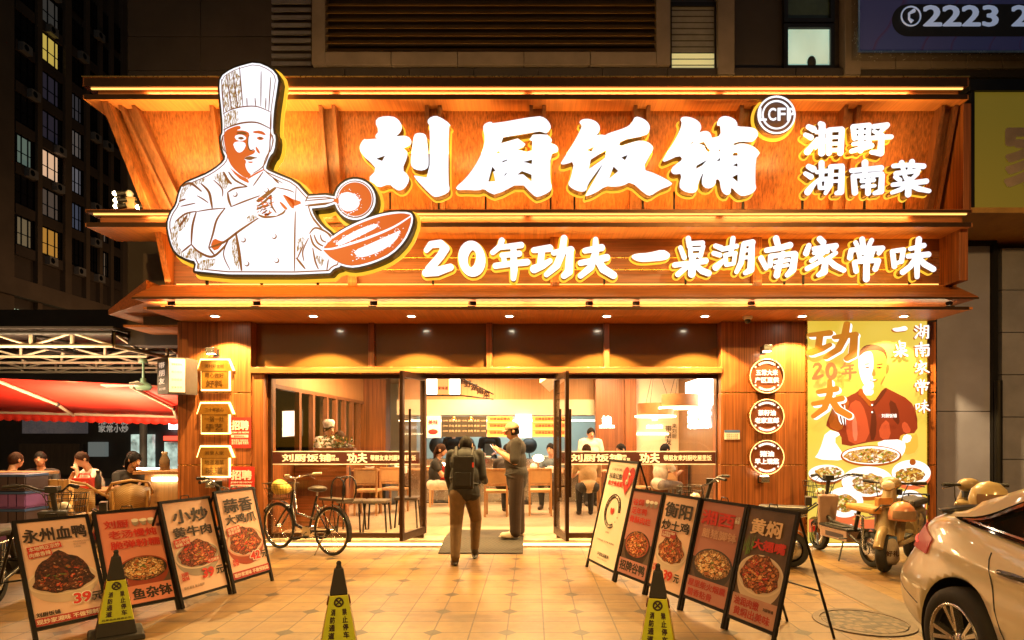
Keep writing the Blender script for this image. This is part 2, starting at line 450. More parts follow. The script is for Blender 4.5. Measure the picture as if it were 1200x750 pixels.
p = MB(); p.box(X_(946, YW), X_(1086, YW), YW + .06, YG + .2, 0, 3.215, WOODD); p.build('poster_backing', B)
# jambs + transom
xl, xr = X_(315, YG), X_(843, YG)
p = MB(); p.box(X_(294, YW), xl, YW + .02, YG + .25, 0.1, 2.5, WOOD); p.build('jamb', B, 0.004)
p = MB(); p.box(xr, X_(845, YW) + .03, YW + .02, YG + .25, 0.1, 2.5, WOOD); p.build('jamb', B, 0.004)
p = MB(); p.box(X_(294, YW), X_(846, YW), YW - .03, YG + .2, 2.475, Z_(430, YW - .03), WOODX); p.build('header_beam', B, 0.006)
TINT = NT('tinted_panel'); TINT.b.inputs['Base Color'].default_value = (0.13, 0.062, 0.016, 1); TINT.b.inputs['Roughness'].default_value = 0.16
TINT.b.inputs['Coat Weight'].default_value = 0.3; TINT = TINT.m
xs = [294, 436, 573, 709, 845]
for a, b2 in zip(xs[:-1], xs[1:]):
    q = MB(); q.box(X_(a, YG) + .05, X_(b2, YG) - .03, YG - .02, YG + .1, Z_(430, YW) - .05, 3.215, TINT); q.build('transom_panel', B)
for a in xs[1:-1]:
    q = MB(); q.box(X_(a, YG) - .032, X_(a, YG) + .052, YG - .09, YG + .1, Z_(430, YW) - .02, 3.215, WOOD); q.build('transom_mullion', B, 0.004)
# soffit slab, LED gap, eave
SX0, SX1 = -5.0, 5.68
p = MB(); p.box(SX0, SX1, 8.04, YG + .1, 3.215, 3.245, WOODY); p.build('canopy_soffit', B, 0.004)
p = MB(); p.box(SX0 + .05, SX1 - .05, 8.036, 8.05, 3.2115, 3.249, FRAME); p.build('soffit_edge', B)
p = MB(); p.box(SX0, SX1, 8.42, 8.6, 3.245, 3.62, WOODX); p.build('canopy_back', B)
p = MB(); p.box(SX0 + .1, SX1 - .1, 8.30, 8.325, 3.247, 3.267, LEDL); p.build('canopy_light_strip', B)
EX1 = 5.72; EX0 = -5.0
p = MB()
p.hexa([(EX0 - .12, 8.0, 3.345), (EX1, 8.0, 3.345), (EX1, 8.5, 3.345), (EX0 - .12, 8.5, 3.345)],
       [(EX0 - .12, 8.0, 3.375), (EX1, 8.0, 3.375), (EX1 - .0, 8.45, 3.62), (EX0 - .12, 8.45, 3.62)], WOODX)
p.build('eave_roof', B, 0.006)
p = MB(); p.box(EX0 - .12, EX1 + .006, 7.993, 8.003, 3.338, 3.362, FRAME); p.build('eave_trim', B)
# side eave that wraps the left corner
p = MB(); p.hexa([(-6.10, 9.0, 3.33), (-5.12, 8.3, 3.36), (-5.12, 12.5, 3.36), (-6.10, 12.5, 3.33)],
                 [(-6.10, 9.0, 3.40), (-5.12, 8.3, 3.66), (-5.12, 12.5, 3.66), (-6.10, 12.5, 3.40)], WOODX); p.build('side_eave', B, 0.006)
p = MB(); p.box(-5.95, -5.12, 9.1, 12.4, 3.17, 3.20, WOODY); p.build('side_soffit', B)
# black spotlights in the LED gap
for px in (200, 300, 437, 553, 690, 745, 880, 1112):
    q = MB(); x = X_(px, 8.1); q.box(x - .05, x + .05, 8.06, 8.16, 3.249, 3.265, BLACK); q.cyl((x - .03, 8.08, 3.3), (x + .04, 8.13, 3.31), .026, .03, BLACK, 10); q.build('gap_spotlight', B)
# downlights
DLG = EM('downlight_lens', (1.0, 0.86, 0.6), 40)
for px in (252, 367, 482, 597, 711, 826, 940, 1059):
    x = X_(px, 8.48)
    q = MB(); q.lathe([(0.075, 3.2135), (0.075, 3.205), (0.05, 3.203), (0.05, 3.2135)], (x, 8.48, 0), WHITEP, 20)
    d = q.build('downlight', B); q = MB(); q.lathe([(0.0, 3.2055), (0.05, 3.2055)], (x, 8.48, 0), DLG, 18); q.build('lens', d)
    spot_light('downlight_beam', (x, 8.48, 3.19), (x, 8.50, 0), 430, (1.0, 0.62, 0.21), 113, 0.18, 0.03)
# lower sign band
YB = 8.5
p = MB(); p.box(-4.95, 5.63, YB, YB + .1, 3.6, 4.27, wood('sign_plank_dark', (0.13, 0.040, 0.014), 'x', 0.45, 0.4)); p.build('lower_sign_board', B)
for px in (650, 885, 415, 1111):
    x = X_(px, YB); q = MB(); q.box(x - .06, x + .06, YB - .09, YB - .003, 3.6, 4.265, WOOD); q.build('band_post', B, 0.004)
p = MB(); p.box(5.55, 5.66, 8.1, YB + .1, 3.6, 4.265, WOOD); p.build('band_end', B, 0.004)
q = MB(); q.hexa([(-4.95, 8.45, 3.62), (-4.87, 8.45, 3.62), (-4.87, 8.6, 3.62), (-4.95, 8.6, 3.62)],
                 [(-4.95, 8.2, 4.264), (-4.87, 8.2, 4.264), (-4.87, 8.6, 4.264), (-4.95, 8.6, 4.264)], WOOD); q.build('band_end', B)
for z in (Z_(302, 8.42), Z_(316, 8.42)):
    q = MB(); q.tube([(-2.0, 8.42, z), (5.5, 8.42, z)], .009, BRASS, 6); q.build('letter_rail', B)
p = MB(); p.box(-4.8, 5.5, 8.44, 8.455, 3.625, 3.64, LEDW); p.build('band_light_strip', B)
p = MB(); p.box(-5.72, -5.05, 9.2, 9.4, 3.2, 4.27, M('grey_side_panel', (0.07, 0.05, 0.045), 0.6)); p.build('side_panel', B)
# mid canopy and top cornice share a stepped lip
def lip(x0, x1, zb, z1, z2, zt, yf, yb, name, led):
    q = MB(); q.box(x0, x1, yf, yb, z2, zt, WOODX); q.build(name + '_flange', B, 0.005)
    q = MB(); q.box(x0, x1, yf, yb, zb, z1, WOODY); q.build(name + '_soffit', B, 0.005)
    q = MB(); q.box(x0 + .12, x1 - .06, yf + .11, yb, z1, z2, WOODX); q.build(name + '_fascia', B)
    q = MB(); q.box(x0 + .02, x1 - .02, yf - .004, yf + .004, zb - .003, z1 + .004, FRAME); q.build(name + '_edge_trim', B)
    q = MB(); q.box(x0 + .02, x1 - .02, yf - .004, yf + .004, z2 - .003, zt - .012, FRAME); q.build(name + '_edge_trim', B)
    q = MB(); q.box(x0 + .08, x1 - .05, yf + .035, yf + .055, z2 - .018, z2 - .002, led); q.build(name + '_light_strip', B)
lip(-5.72, 5.65, 4.265, 4.315, 4.45, 4.49, 8.0, 8.62, 'middle_canopy', LEDW)
lip(-5.75, 5.60, 5.90, 5.955, 6.065, 6.18, 8.0, 8.9, 'top_cornice', LEDW)
q = MB(); q.box(-5.76, 5.61, 7.992, 8.05, 6.178, 6.192, BRASS); q.build('top_cornice_cap', B)
# upper sign board: leans out towards the top, narrower at the left foot
ub = MB()
def board_pt(x, z): return (x, 8.62 - (z - 4.49) / (5.9 - 4.49) * 0.32, z)
A = [board_pt(-5.10, 4.49), board_pt(5.68, 4.49), board_pt(5.68, 5.9), board_pt(-5.50, 5.9)]
ub.hexa([A[0], A[1], (5.68, 8.8, 4.49), (-5.10, 8.8, 4.49)], [A[3], A[2], (5.68, 8.8, 5.9), (-5.50, 8.8, 5.9)], WOOD)
ub.build('upper_sign_board', B)
q = MB(); q.hexa([(-5.12, 8.3, 4.49), (-5.02, 8.3, 4.49), (-5.02, 9.0, 4.49), (-5.12, 9.0, 4.49)],
                 [(-5.56, 8.05, 5.898), (-5.46, 8.05, 5.898), (-5.46, 9.0, 5.898), (-5.56, 9.0, 5.898)], WOOD); q.build('board_cheek', B, 0.004)
q = MB(); q.box(5.60, 5.70, 8.1, 8.9, 4.492, 5.898, WOOD); q.build('board_cheek', B, 0.004)
def strut(xb, xt):
    q = MB()
    for s in (-1, 1):
        o = s * 0.085
        def c(x, z, d): bx, by, bz = board_pt(x, z); return (x + o, by - d, bz)
        w = 0.024
        f0 = [(c(xb, 4.49, .10)[0] - w, c(xb, 4.49, .10)[1], 4.492), (c(xb, 4.49, .10)[0] + w, c(xb, 4.49, .1)[1], 4.492), (c(xb, 4.49, 0)[0] + w, 8.618, 4.492), (c(xb, 4.49, 0)[0] - w, 8.618, 4.492)]
        f1 = [(c(xt, 5.9, .16)[0] - w, c(xt, 5.9, .16)[1], 5.897), (c(xt, 5.9, .16)[0] + w, c(xt, 5.9, .16)[1], 5.897), (c(xt, 5.9, 0)[0] + w, 8.298, 5.897), (c(xt, 5.9, 0)[0] - w, 8.298, 5.897)]
        q.hexa(f0, f1, WOODD)
    def c2(x, z, d): bx, by, bz = board_pt(x, z); return (x, by - d, bz)
    q.hexa([(xb - .061, 8.58, 4.492), (xb + .061, 8.58, 4.492), (xb + .061, 8.618, 4.492), (xb - .061, 8.618, 4.492)],
           [(xt - .061, 8.24, 5.897), (xt + .061, 8.24, 5.897), (xt + .061, 8.298, 5.897), (xt - .061, 8.298, 5.897)], WOODD)
    q.build('board_strut', B)
for px in (386, 509, 630, 751, 874, 995):
    x = X_(px, 8.25); strut(x, x)
strut(5.42, 5.46); strut(-4.75, -5.28); strut(X_(265, 8.3), X_(262, 8.3))
q = MB(); q.box(-4.9, 5.5, 8.40, 8.43, 4.492, 4.512, LEDW); q.build('board_light_strip', B)  # strip assumed behind the canopy lip, added to light the board from below
# star spotlights on the left end of the middle canopy
for px, py in ((136, 227), (137, 235), (137, 242), (163, 243)):
    c = P(px, py, 8.3); q = MB(); q.cyl(c + Vector((.1, .04, .03)), c, .03, .04, BLACK, 10); d = q.build('flood_lamp', B)
    q = MB(); q.ball(c + Vector((-.01, -.01, 0)), .028, EM('flood_lens', (1, .8, .45), 30), 10, 8); q.build('lens', d)
q = MB(); c = P(150, 236, 8.4); q.box(c.x - .12, c.x + .1, 8.38, 8.43, c.z - .1, c.z + .05, M('lamp_bracket', (.6, .4, .2), .5)); q.ball(c + Vector((.02, 0, .1)), .05, WHITEP, 10, 8)
q.tube([c + Vector((.1, 0, 0)), c + Vector((.45, 0, -.18))], .02, BLACK, 6); q.build('lamp_bracket', B)
# storefront frames and panes
FRZ0, FRZ1 = 0.1, 2.475
def frame_piece(x0, x1, z0, z1, y0=YG - .03, y1=YG + .03): q = MB(); q.box(x0, x1, y0, y1, z0, z1, FRAME); return q
DX0, DX1 = -1.57, 0.36
frame_piece(xl, xr, 2.415, FRZ1).build('window_head', B, .003)
for a, b2 in ((xl, DX0), (DX1, xr)):
    frame_piece(a, a + .05, FRZ0, 2.415).build('window_frame', B, .003)
    frame_piece(b2 - .05, b2, FRZ0, 2.415).build('window_frame', B, .003)
    frame_piece(a + .05, b2 - .05, FRZ0, FRZ0 + .07).build('window_sill', B, .003)
    q = MB(); q.box(a + .05, b2 - .05, YG - .006, YG + .006, FRZ0 + .07, 2.415, GLASS); q.build('window_pane', B)
# maroon band with the shop's motto on each fixed pane
BANDR = M('maroon_vinyl', (0.055, 0.008, 0.005), 0.5); PRINTW = M('print_white', (0.82, 0.78, 0.74), 0.6); PRINTR = M('print_red', (0.62, 0.03, 0.015), 0.55)
SILV = M('silver_line', (0.7, 0.68, 0.66), 0.4)
def motto(a, b2):
    q = MB(); z0, z1 = Z_(543, YG), Z_(530, YG); y = YG - .0085
    q.quad((a, y, z0), (b2, y, z0), (b2, y, z1), (a, y, z1), BANDR)
    for z in (z0 - .012, z1 + .012): q.quad((a, y, z - .007), (b2, y, z - .007), (b2, y, z + .007), (a, y, z + .007), SILV)
    fn = lambda u, v: (u, y - .003, v); zm = (z0 + z1) / 2; L = b2 - a
    q.text('刘厨饭铺', fn, PRINTW, w=.70 * L / 2.1, h=.115, at=(a + L * .23, zm), bold=.035)
    q.text('湘野\n湖南菜', fn, PRINTW, w=.16, h=.09, at=(a + L * .415, zm), bold=.03)
    q.text('功夫', fn, PRINTW, w=.30, h=.155, at=(a + L * .575, zm), bold=.05)
    q.text('丶', fn, PRINTR, h=.07, at=(a + L * .575, zm + .02), bold=.06)
    q.text('带朋友来刘厨吃屋里饭', fn, PRINTW, w=L * .31, h=.085, at=(a + L * .82, zm), bold=.03)
    q.build('motto_band', B)
motto(xl + .06, DX0 - .06); motto(DX1 + .06, xr - .06)
# doors, both swung out
def door(hx, fx, fy):
    w = math.hypot(fx - hx, fy - YG); an = math.atan2(fy - YG, fx - hx)
    mt = Matrix.Translation((hx, YG, 0)) @ rotz(an)
    def bx(x0, x1, z0, z1, d=.024): q = MB(); q.box(x0, x1, -d, d, z0, z1, FRAME, mt); return q
    d = bx(0, .06, .17, 2.46); d.box(w - .06, w, -.024, .024, .17, 2.46, FRAME, mt); d.box(.06, w - .06, -.024, .024, .17, .27, FRAME, mt); d.box(.06, w - .06, -.024, .024, 2.38, 2.46, FRAME, mt)
    d = d.build('door', B, .003)
    q = MB(); q.box(.06, w - .06, -.006, .006, .27, 2.38, GLASS, mt); q.build('door_pane', d)
    q = MB()
    for s in (-1, 1):
        q.tube([mt @ Vector((w - .12, s * .07, .75)), mt @ Vector((w - .12, s * .07, 1.95))], .017, FRAME, 10)
        for z in (.9, 1.8): q.tube([mt @ Vector((w - .12, 0, z)), mt @ Vector((w - .12, s * .07, z))], .012, FRAME, 8)
    q.build('handle', d)
door(DX0 + .02, -1.75, 8.37); door(DX1 - .02, .48, 8.37)
# step light line
p = MB(); p.box(-3.9, 5.6, 8.886, 8.897, .03, .052, EM('step_light', (1.0, .72, .34), 7)); p.build('step_light_strip', B)
# door mat (lies on the step and slopes down to the tiles)
MATM = NT('mat_rubber'); ck = MATM.n('ShaderNodeTexChecker'); ck.inputs['Scale'].default_value = 34; MATM.l(MATM.coord('pos'), ck.inputs['Vector'])
ck.inputs[1].default_value = (.05, .04, .03, 1); ck.inputs[2].default_value = (.02, .017, .014, 1); MATM.l(ck.outputs[0], MATM.b.inputs['Base Color']); MATM.b.inputs['Roughness'].default_value = .8
m0, m1 = X_(520, 8.9), X_(613, 8.6)
p = MB(); p.hexa([(m0, 8.38, .003), (m1, 8.38, .003), (m1, 9.0, .103), (m0, 9.0, .103)], [(m0, 8.38, .016), (m1, 8.38, .016), (m1, 9.0, .12), (m0, 9.0, .12)], MATM.m)
p.hexa([(m0, 9.0, .103), (m1, 9.0, .103), (m1, 9.75, .103), (m0, 9.75, .103)], [(m0, 9.0, .12), (m1, 9.0, .12), (m1, 9.75, .12), (m0, 9.75, .12)], MATM.m)
tag(p.build('door_mat'), 'dark studded rubber mat sloping over the step in the open doorway', 'door mat')
# ------------------------------------------------------------------ glowing letters
LET = {}
def glyph(key, org, sc, **g): LET[key] = (g, org, sc)
glyph('刘', (410, 125), .16,
 o=[[(185,110),(215,75),(310,70),(355,95),(380,140),(370,180),(335,215),(270,218),(190,228),(188,210),(215,180)],
    [(105,235),(120,245),(380,213),(430,220),(450,250),(440,280),(380,303),(415,325),(420,360),(378,460),(425,500),(432,540),(400,595),(360,612),(325,595),(288,560),(205,592),(128,535),(200,460),(150,400),(105,365),(75,320),(75,280)],
    [(470,205),(505,192),(550,200),(562,230),(577,420),(560,455),(510,465),(455,445),(446,400),(460,290)],
    [(565,105),(600,72),(650,70),(738,130),(720,145),(718,560),(730,600),(715,630),(630,662),(590,640),(462,505),(500,510),(585,525),(590,140)]],
 h=[[(180,380),(265,350),(238,400)]])
glyph('厨', (530, 125), .1601,
 o=[[(222,150),(240,120),(285,108),(298,125),(625,66),(680,80),(718,125),(722,160),(690,190),(690,200),(725,230),(730,250),(718,268),(755,275),(778,305),(770,330),(718,345),(716,540),(733,590),(710,625),(625,662),(590,645),(500,550),(320,645),(265,625),(230,597),(190,612),(100,605),(40,610),(22,590),(95,530),(170,430),(225,320),(240,230)]],
 h=[[(372,222),(640,178),(690,192),(700,206),(640,202),(590,205),(565,240),(587,250),(583,322),(540,330),(470,312),(522,292),(535,272),(480,232),(356,268)],
    [(325,345),(330,320),(362,332)],[(362,410),(368,395),(408,382),(400,395)],[(262,548),(293,435),(318,470),(300,475),(315,545)],[(378,515),(385,490),(412,472)],
    [(505,405),(585,385),(582,420),(540,408)],[(472,497),(510,468),(580,495),(580,548),(520,495)]])
glyph('饭', (650, 125), .16,
 o=[[(178,110),(205,90),(255,88),(310,110),(335,150),(325,190),(292,215),(335,203),(372,210),(390,195),(520,155),(565,120),(588,68),(650,85),(695,125),(698,175),(670,210),(485,242),(468,295),(560,262),(630,245),(690,260),(725,295),(715,325),(640,458),(740,490),(862,555),(855,575),(770,605),(705,652),(665,640),(560,545),(500,578),(430,585),(375,578),(300,630),(228,655),(225,645),(265,580),(358,412),(345,425),(260,540),(240,575),(232,615),(190,622),(130,600),(95,565),(118,525),(145,395),(80,420),(45,420),(48,405),(130,280),(200,150),(195,128)]],
 h=[[(228,318),(292,288),(270,330)],[(250,458),(265,385),(380,312),(368,375)],[(485,370),(538,350),(515,392)],[(398,528),(432,435),(468,470)]])
glyph('铺', (770, 125), .1601,
 o=[[(168,85),(200,70),(260,80),(310,110),(325,145),(318,175),(303,190),(350,175),(385,185),(400,215),(398,230),(468,212),(465,130),(442,140),(440,115),(460,75),(510,66),(570,90),(590,125),(585,145),(680,148),(730,165),(743,205),(720,240),(690,258),(620,250),(560,265),(558,285),(620,265),(700,285),(750,330),(745,355),(722,380),(718,560),(728,600),(700,635),(625,655),(590,635),(540,580),(540,640),(500,645),(470,610),(460,530),(430,530),(430,570),(390,598),(345,590),(325,550),(345,465),(300,560),(295,620),(250,632),(190,615),(160,580),(185,485),(130,495),(105,480),(105,450),(140,420),(190,385),(165,352),(60,402),(40,395),(50,370),(110,280),(160,190),(185,120)]],
 h=[[(215,298),(265,250),(270,258)],[(300,265),(345,255),(372,300),(392,315),(380,335),(360,320),(345,285)],[(285,455),(290,430),(370,385),(330,430)],[(552,358),(560,335),(592,332),(592,358)],[(552,428),(590,410),(592,440)],[(548,515),(592,492),(592,552)],[(434,398),(465,370),(462,395)],[(438,332),(468,302),(465,322)]])
O5, S5 = (930, 130), .1467
glyph('湘', O5, S5, s=[[(120,125,18),(160,145,23)],[(95,188,14),(140,210,20)],[(112,325,24),(140,290,20),(188,220,11)],[(185,168,13),(262,158,15)],[(215,100,17),(230,112,24),(226,335,24)],[(222,205,15),(178,290,13)],[(240,215,10),(258,245,12)],[(287,155,20),(283,335,20)],[(285,150,16),(385,143,17)],[(388,150,20),(375,335,21)],[(290,210,11),(380,205,11)],[(290,260,11),(380,257,11)],[(290,312,13),(370,310,13)]])
glyph('野', O5, S5, s=[[(478,128,19),(488,215,18)],[(475,123,15),(605,110,15)],[(605,112,17),(596,215,17)],[(542,125,17),(537,315,19)],[(485,168,11),(600,163,11)],[(485,215,13),(600,210,13)],[(480,262,13),(610,250,14)],[(465,320,15),(625,275,18)],[(640,122,15),(748,112,20)],[(745,120,17),(695,165,14)],[(645,160,13),(690,188,15)],[(620,215,14),(700,208,18),(782,205,16)],[(705,195,21),(697,335,24),(625,328,14)]])
glyph('湖', O5, S5, s=[[(120,442,18),(160,463,23)],[(95,498,14),(140,525,20)],[(115,645,25),(145,605,20),(188,555,11)],[(188,487,13),(268,477,15)],[(225,415,21),(226,540,17)],[(205,548,15),(268,540,14)],[(207,550,15),(212,612,14)],[(268,542,14),(260,612,14)],[(212,615,12),(258,612,12)],[(302,450,19),(295,590,18),(258,655,13)],[(297,445,17),(388,440,18)],[(388,448,20),(380,645,23),(345,655,14)],[(310,510,10),(380,507,10)],[(308,560,10),(380,557,10)]])
glyph('南', O5, S5, s=[[(465,475,16),(580,465,17),(700,455,21)],[(572,412,24),(572,490,17)],[(480,520,19),(492,650,22)],[(480,520,15),(705,503,18)],[(708,512,19),(700,640,22),(650,655,14)],[(545,560,12),(645,552,12)],[(550,602,11),(650,596,11)],[(597,545,17),(597,655,20)],[(545,535,11),(565,560,11)],[(640,530,11),(625,555,11)]])
glyph('菜', O5, S5, s=[[(800,438,15),(920,430,15),(1040,440,19)],[(865,412,19),(880,468,14)],[(948,405,20),(930,465,14)],[(1000,475,15),(820,498,17)],[(815,525,14),(850,550,16)],[(890,515,14),(905,545,15)],[(990,500,15),(940,550,13)],[(795,588,14),(930,575,16),(1062,560,19)],[(922,545,19),(917,665,22)],[(905,590,17),(860,625,16),(790,650,13)],[(935,590,17),(1000,620,19),(1085,638,14)]])
O6, S6 = (490, 270), .2
glyph('2', O6, S6, s=[[(48,115,13),(75,82,18),(130,76,20),(158,105,23),(130,150,21),(65,225,22)],[(45,248,20),(110,240,24),(188,215,18)]])
glyph('0', O6, S6, s=[[(315+52*math.cos(a), 165+78*math.sin(a), 25+4*math.sin(a*2)) for a in [k*math.pi/12 for k in range(25)]]])
glyph('年', O6, S6, s=[[(490,58,15),(480,92,15),(437,128,13)],[(482,98,12),(603,85,16)],[(492,145,13),(592,135,15)],[(500,145,12),(506,190,13)],[(453,207,15),(540,195,15),(638,185,17)],[(558,90,15),(562,230,19),(558,280,14)]])
glyph('功', O6, S6, s=[[(678,115,14),(770,103,19)],[(725,115,17),(716,200,17)],[(680,225,22),(730,205,18),(772,178,13)],[(795,130,14),(895,112,18)],[(890,118,19),(883,240,22),(855,265,16)],[(855,45,17),(843,130,19),(812,205,19),(752,258,13)]])
glyph('夫', O6, S6, s=[[(978,118,14),(1075,100,18)],[(952,190,14),(1030,175,15),(1105,158,18)],[(1040,52,13),(1040,130,18),(1012,215,18),(952,265,14)],[(1048,165,17),(1085,225,21),(1145,262,19)]])
O7, S7 = (730, 270), .16667
glyph('一', O7, S7, o=[[(60,180),(90,165),(180,160),(280,135),(325,160),(330,185),(300,205),(200,215),(120,218),(75,200)]])
glyph('桌', O7, S7, s=[[(405,120,13),(432,190,15)],[(460,55,16),(468,110,15)],[(470,92,13),(560,87,15)],[(472,92,13),(478,180,13)],[(565,112,13),(545,180,14)],[(475,132,10),(560,127,10)],[(475,176,12),(550,172,12)],[(365,242,16),(470,230,15),(582,213,19)],[(490,195,20),(485,305,24)],[(455,250,16),(388,308,17)],[(515,248,16),(560,285,20),(602,300,20)]])
glyph('湖b', O7, S7, s=[[(652,108,14),(690,122,17)],[(640,160,14),(682,172,15)],[(655,258,22),(712,208,13)],[(700,132,14),(800,110,15)],[(775,55,15),(762,150,15)],[(720,172,12),(792,160,13)],[(722,172,12),(727,240,12)],[(790,162,12),(780,230,12)],[(727,242,11),(780,232,11)],[(852,98,17),(832,225,17),(800,290,13)],[(852,92,15),(912,83,19)],[(908,90,18),(900,275,22),(862,298,14)],[(850,142,10),(905,135,10)],[(845,192,10),(900,186,10)]])
O8, S8 = (900, 270), .175
glyph('南b', O8, S8, s=[[(-8,132,15),(75,118,16),(148,98,19)],[(55,52,18),(72,115,17)],[(-45,185,16),(-12,250,14)],[(18,172,14),(180,155,16)],[(20,172,15),(15,235,14)],[(182,160,19),(167,262,21),(130,298,14)],[(102,152,14),(75,230,17),(60,300,19)],[(50,212,10),(140,198,10)],[(48,246,10),(132,232,10)]])
glyph('家', O8, S8, s=[[(348,55,17),(370,78,19)],[(275,100,14),(256,153,17)],[(310,122,13),(455,103,17),(440,125,14)],[(310,150,11),(400,140,12)],[(372,150,13),(292,202,12)],[(342,172,13),(385,220,17),(377,275,22),(340,298,13)],[(360,205,11),(265,255,15)],[(455,150,12),(395,192,12)],[(398,190,14),(450,235,18),(508,265,15)]])
glyph('常', O8, S8, s=[[(632,58,16),(640,112,15)],[(588,80,12),(605,115,12)],[(695,65,13),(672,113,12)],[(558,132,14),(550,182,16)],[(560,130,13),(768,118,15),(745,152,12)],[(608,152,11),(705,145,11)],[(610,152,11),(616,185,11)],[(702,147,11),(692,180,11)],[(616,186,10),(692,180,10)],[(580,215,13),(592,272,15)],[(585,210,12),(742,200,13)],[(742,202,14),(720,258,16)],[(662,175,17),(660,325,19)]])
glyph('味', O8, S8, s=[[(835,140,14),(848,240,15)],[(835,138,12),(910,128,13)],[(908,130,13),(895,208,13)],[(848,225,11),(898,205,11)],[(955,122,12),(1045,100,15)],[(940,172,13),(1075,160,17)],[(1012,58,17),(1000,190,17),(1000,310,13)],[(990,182,12),(955,240,16),(905,278,17)],[(1012,185,14),(1050,225,18),(1108,258,17)]])
RETURN = M('letter_return', (0.30, 0.15, 0.03), 0.45, 0.3)
HALO = SIGNY
def sign_letter(key, Y, label, group, depth, halo, foot, legs):
    g, org, sc = LET[key]
    S, xs, ys = glyph_field(g, 16, 170 if sc < .17 else 150)
    def w(u, v, y, yref=Y): px = org[0] + u * sc; py = org[1] + v * sc; return (X_(px, yref), y, Z_(py, yref))
    fat = 0.0 if g.get('o') and len(g['o'][0]) > 12 else 2.2
    lf = contour(S.copy(), xs, ys, fat); lo = contour(S.copy(), xs, ys, halo)
    us = [u for lp in lf for u, v in lp]; vs = [v for lp in lf for u, v in lp]
    base = w((min(us) + max(us)) / 2, max(vs), Y)
    t = thing('sign_letter', label, 'sign letter', (base[0], Y, base[2]), 0, group)
    f0 = lambda u, v: w(u, v, Y); f1 = lambda u, v: w(u, v, Y + .012); f2 = lambda u, v: w(u, v, Y + depth)
    q = MB(); q.slab(lf, f0, f1, SIGNW); q.build('letter_face', t)
    q = MB()
    for lp in lf:
        n = len(lp); vv = [f1(*k) for k in lp] + [f2(*k) for k in lp]
        q.raw(vv, [(i, (i + 1) % n, n + (i + 1) % n, n + i) for i in range(n)], RETURN)
    q.build('letter_return', t)
    q = MB(); q.slab(lo, f2, lambda u, v: w(u, v, Y + depth + .02), HALO, HALO, SIGNB); q.build('letter_backplate', t)
    for fx in legs:
        x = w(min(us) + (max(us) - min(us)) * fx, 0, Y)[0]; zt = base[2] + (.06 if foot < 4 else .12)
        q = MB(); q.box(x - .012, x + .012, Y + depth + .022, Y + depth + .046, foot, zt, BLACK); q.build('support_leg', t)
for k, lg in zip('刘厨饭铺', ((.3, .85), (.28, .93), (.13, .76), (.15, .88))):
    sign_letter(k, 7.98, f'largest glowing white brush character {k} on the upper wooden sign', 'large name characters', .15, 13, 4.492, lg)
for k, lg in zip('湘野湖南菜', ((), (), (.1,), (.6,), (.5,))):
    sign_letter(k, 8.0, f'smaller glowing white character {k} on the upper sign, ' + ('first line' if k in '湘野' else 'second line'), 'cuisine characters', .12, 13, 4.492, lg)
for k, lg in zip(('2', '0', '年', '功', '夫', '一', '桌', '湖b', '南b', '家', '常', '味'), ((.3,), (), (), (), (.7,), (), (.4,), (), (.75,), (.1,), (), (.55,))):
    sign_letter(k, 8.18, f'glowing white character {k[0]} in the slogan row on the lower sign band', 'slogan characters', .10, 13, 3.60, lg)
# round emblem with four letters
t = thing('sign_emblem', 'round glowing outline emblem with four letters above the last large character', 'emblem', P(910, 156, 8.0))
c = P(910, 134.5, 7.96); q = MB()
for r in (.232, .175): q.tube([c + Vector((r * math.cos(a), 0, r * math.sin(a))) for a in [k * math.pi / 24 for k in range(48)]], .012, SIGNW, 6, True)
q.build('ring', t)
q = MB(); q.lathe([(0, 0), (.25, 0), (.25, .08), (0, .08)], c + Vector((0, .03, 0)), M('emblem_brown', (.10, .035, .01), .5), 40, Matrix.Rotation(R(-90), 4, 'X'), False); q.build('disc', t)
q = MB(); q.lathe([(0, 0), (.285, 0), (.285, .02), (0, .02)], c + Vector((0, .112, 0)), HALO, 40, Matrix.Rotation(R(-90), 4, 'X'), False); q.build('backplate', t)
q = MB(); EMB = EM('emblem_orange', (.75, .25, .03), .8)
for i, ch in enumerate(('L', 'C', 'F', 'P')):
    q.text(ch, lambda u, v: (u, c.y - .012, v), SIGNW, w=.105, h=.17, at=(c.x - .18 + i * .12, c.z), bold=.03)
q.build('lettering', t)

# ------------------------------------------------------------------ illuminated chef sign
CA = lambda x, y: (240 + x * .2, 65 + y * .2)
CB = lambda x, y: (185 + x * .19324, 190 + y * .19324)
CC = lambda x, y: (300 + x * .19342, 190 + y * .19342)
body = [(300,72.6),(282,77),(270,81.4),(258,90),(257,105),(260,131),(261.6,155),(258,161),(261,177),(265,185),(259,193),(243,204),(227.5,210),(214,216),(209,228.6),(207,240),(199.5,250),(195.6,263.4),(199.5,283),(206,297),(220,304),(230.4,306),(227.5,321),(385,321.5),(391,314),(400,312),(396,290),(390,275),(377,265),(368,254),(364,242),(363,231.6),(358,227),(346,213),(325,204.5),(311.6,198.7),(311,195),(315,183),(321,177),(323,159),(319,155),(320,131),(324,105),(326,90),(318,80)]
wok = [CC(*p_) for p_ in [(402,528),(440,470),(520,415),(620,365),(740,320),(860,300),(930,302),(952,325),(945,385),(905,475),(825,558),(722,608),(600,640),(530,632),(460,600),(415,555)]]
ladle = [(416 + 24 * math.cos(a), 233.5 + 24 * math.sin(a)) for a in [k * math.pi / 16 for k in range(32)]]
handle = [(340, 231), (395, 227.5), (395, 241), (340, 246)]
g = dict(o=[body, wok, ladle, handle])
S, gx, gy = glyph_field(g, 10, 260)
YC = 7.72
t = thing('chef_sign', 'illuminated cut-out of a chef in tall hat holding ladle and wok', 'illuminated sign', P(305, 321, YC))
cw = lambda d: (lambda u, v: (X_(u, YC), YC + d, Z_(v, YC)))
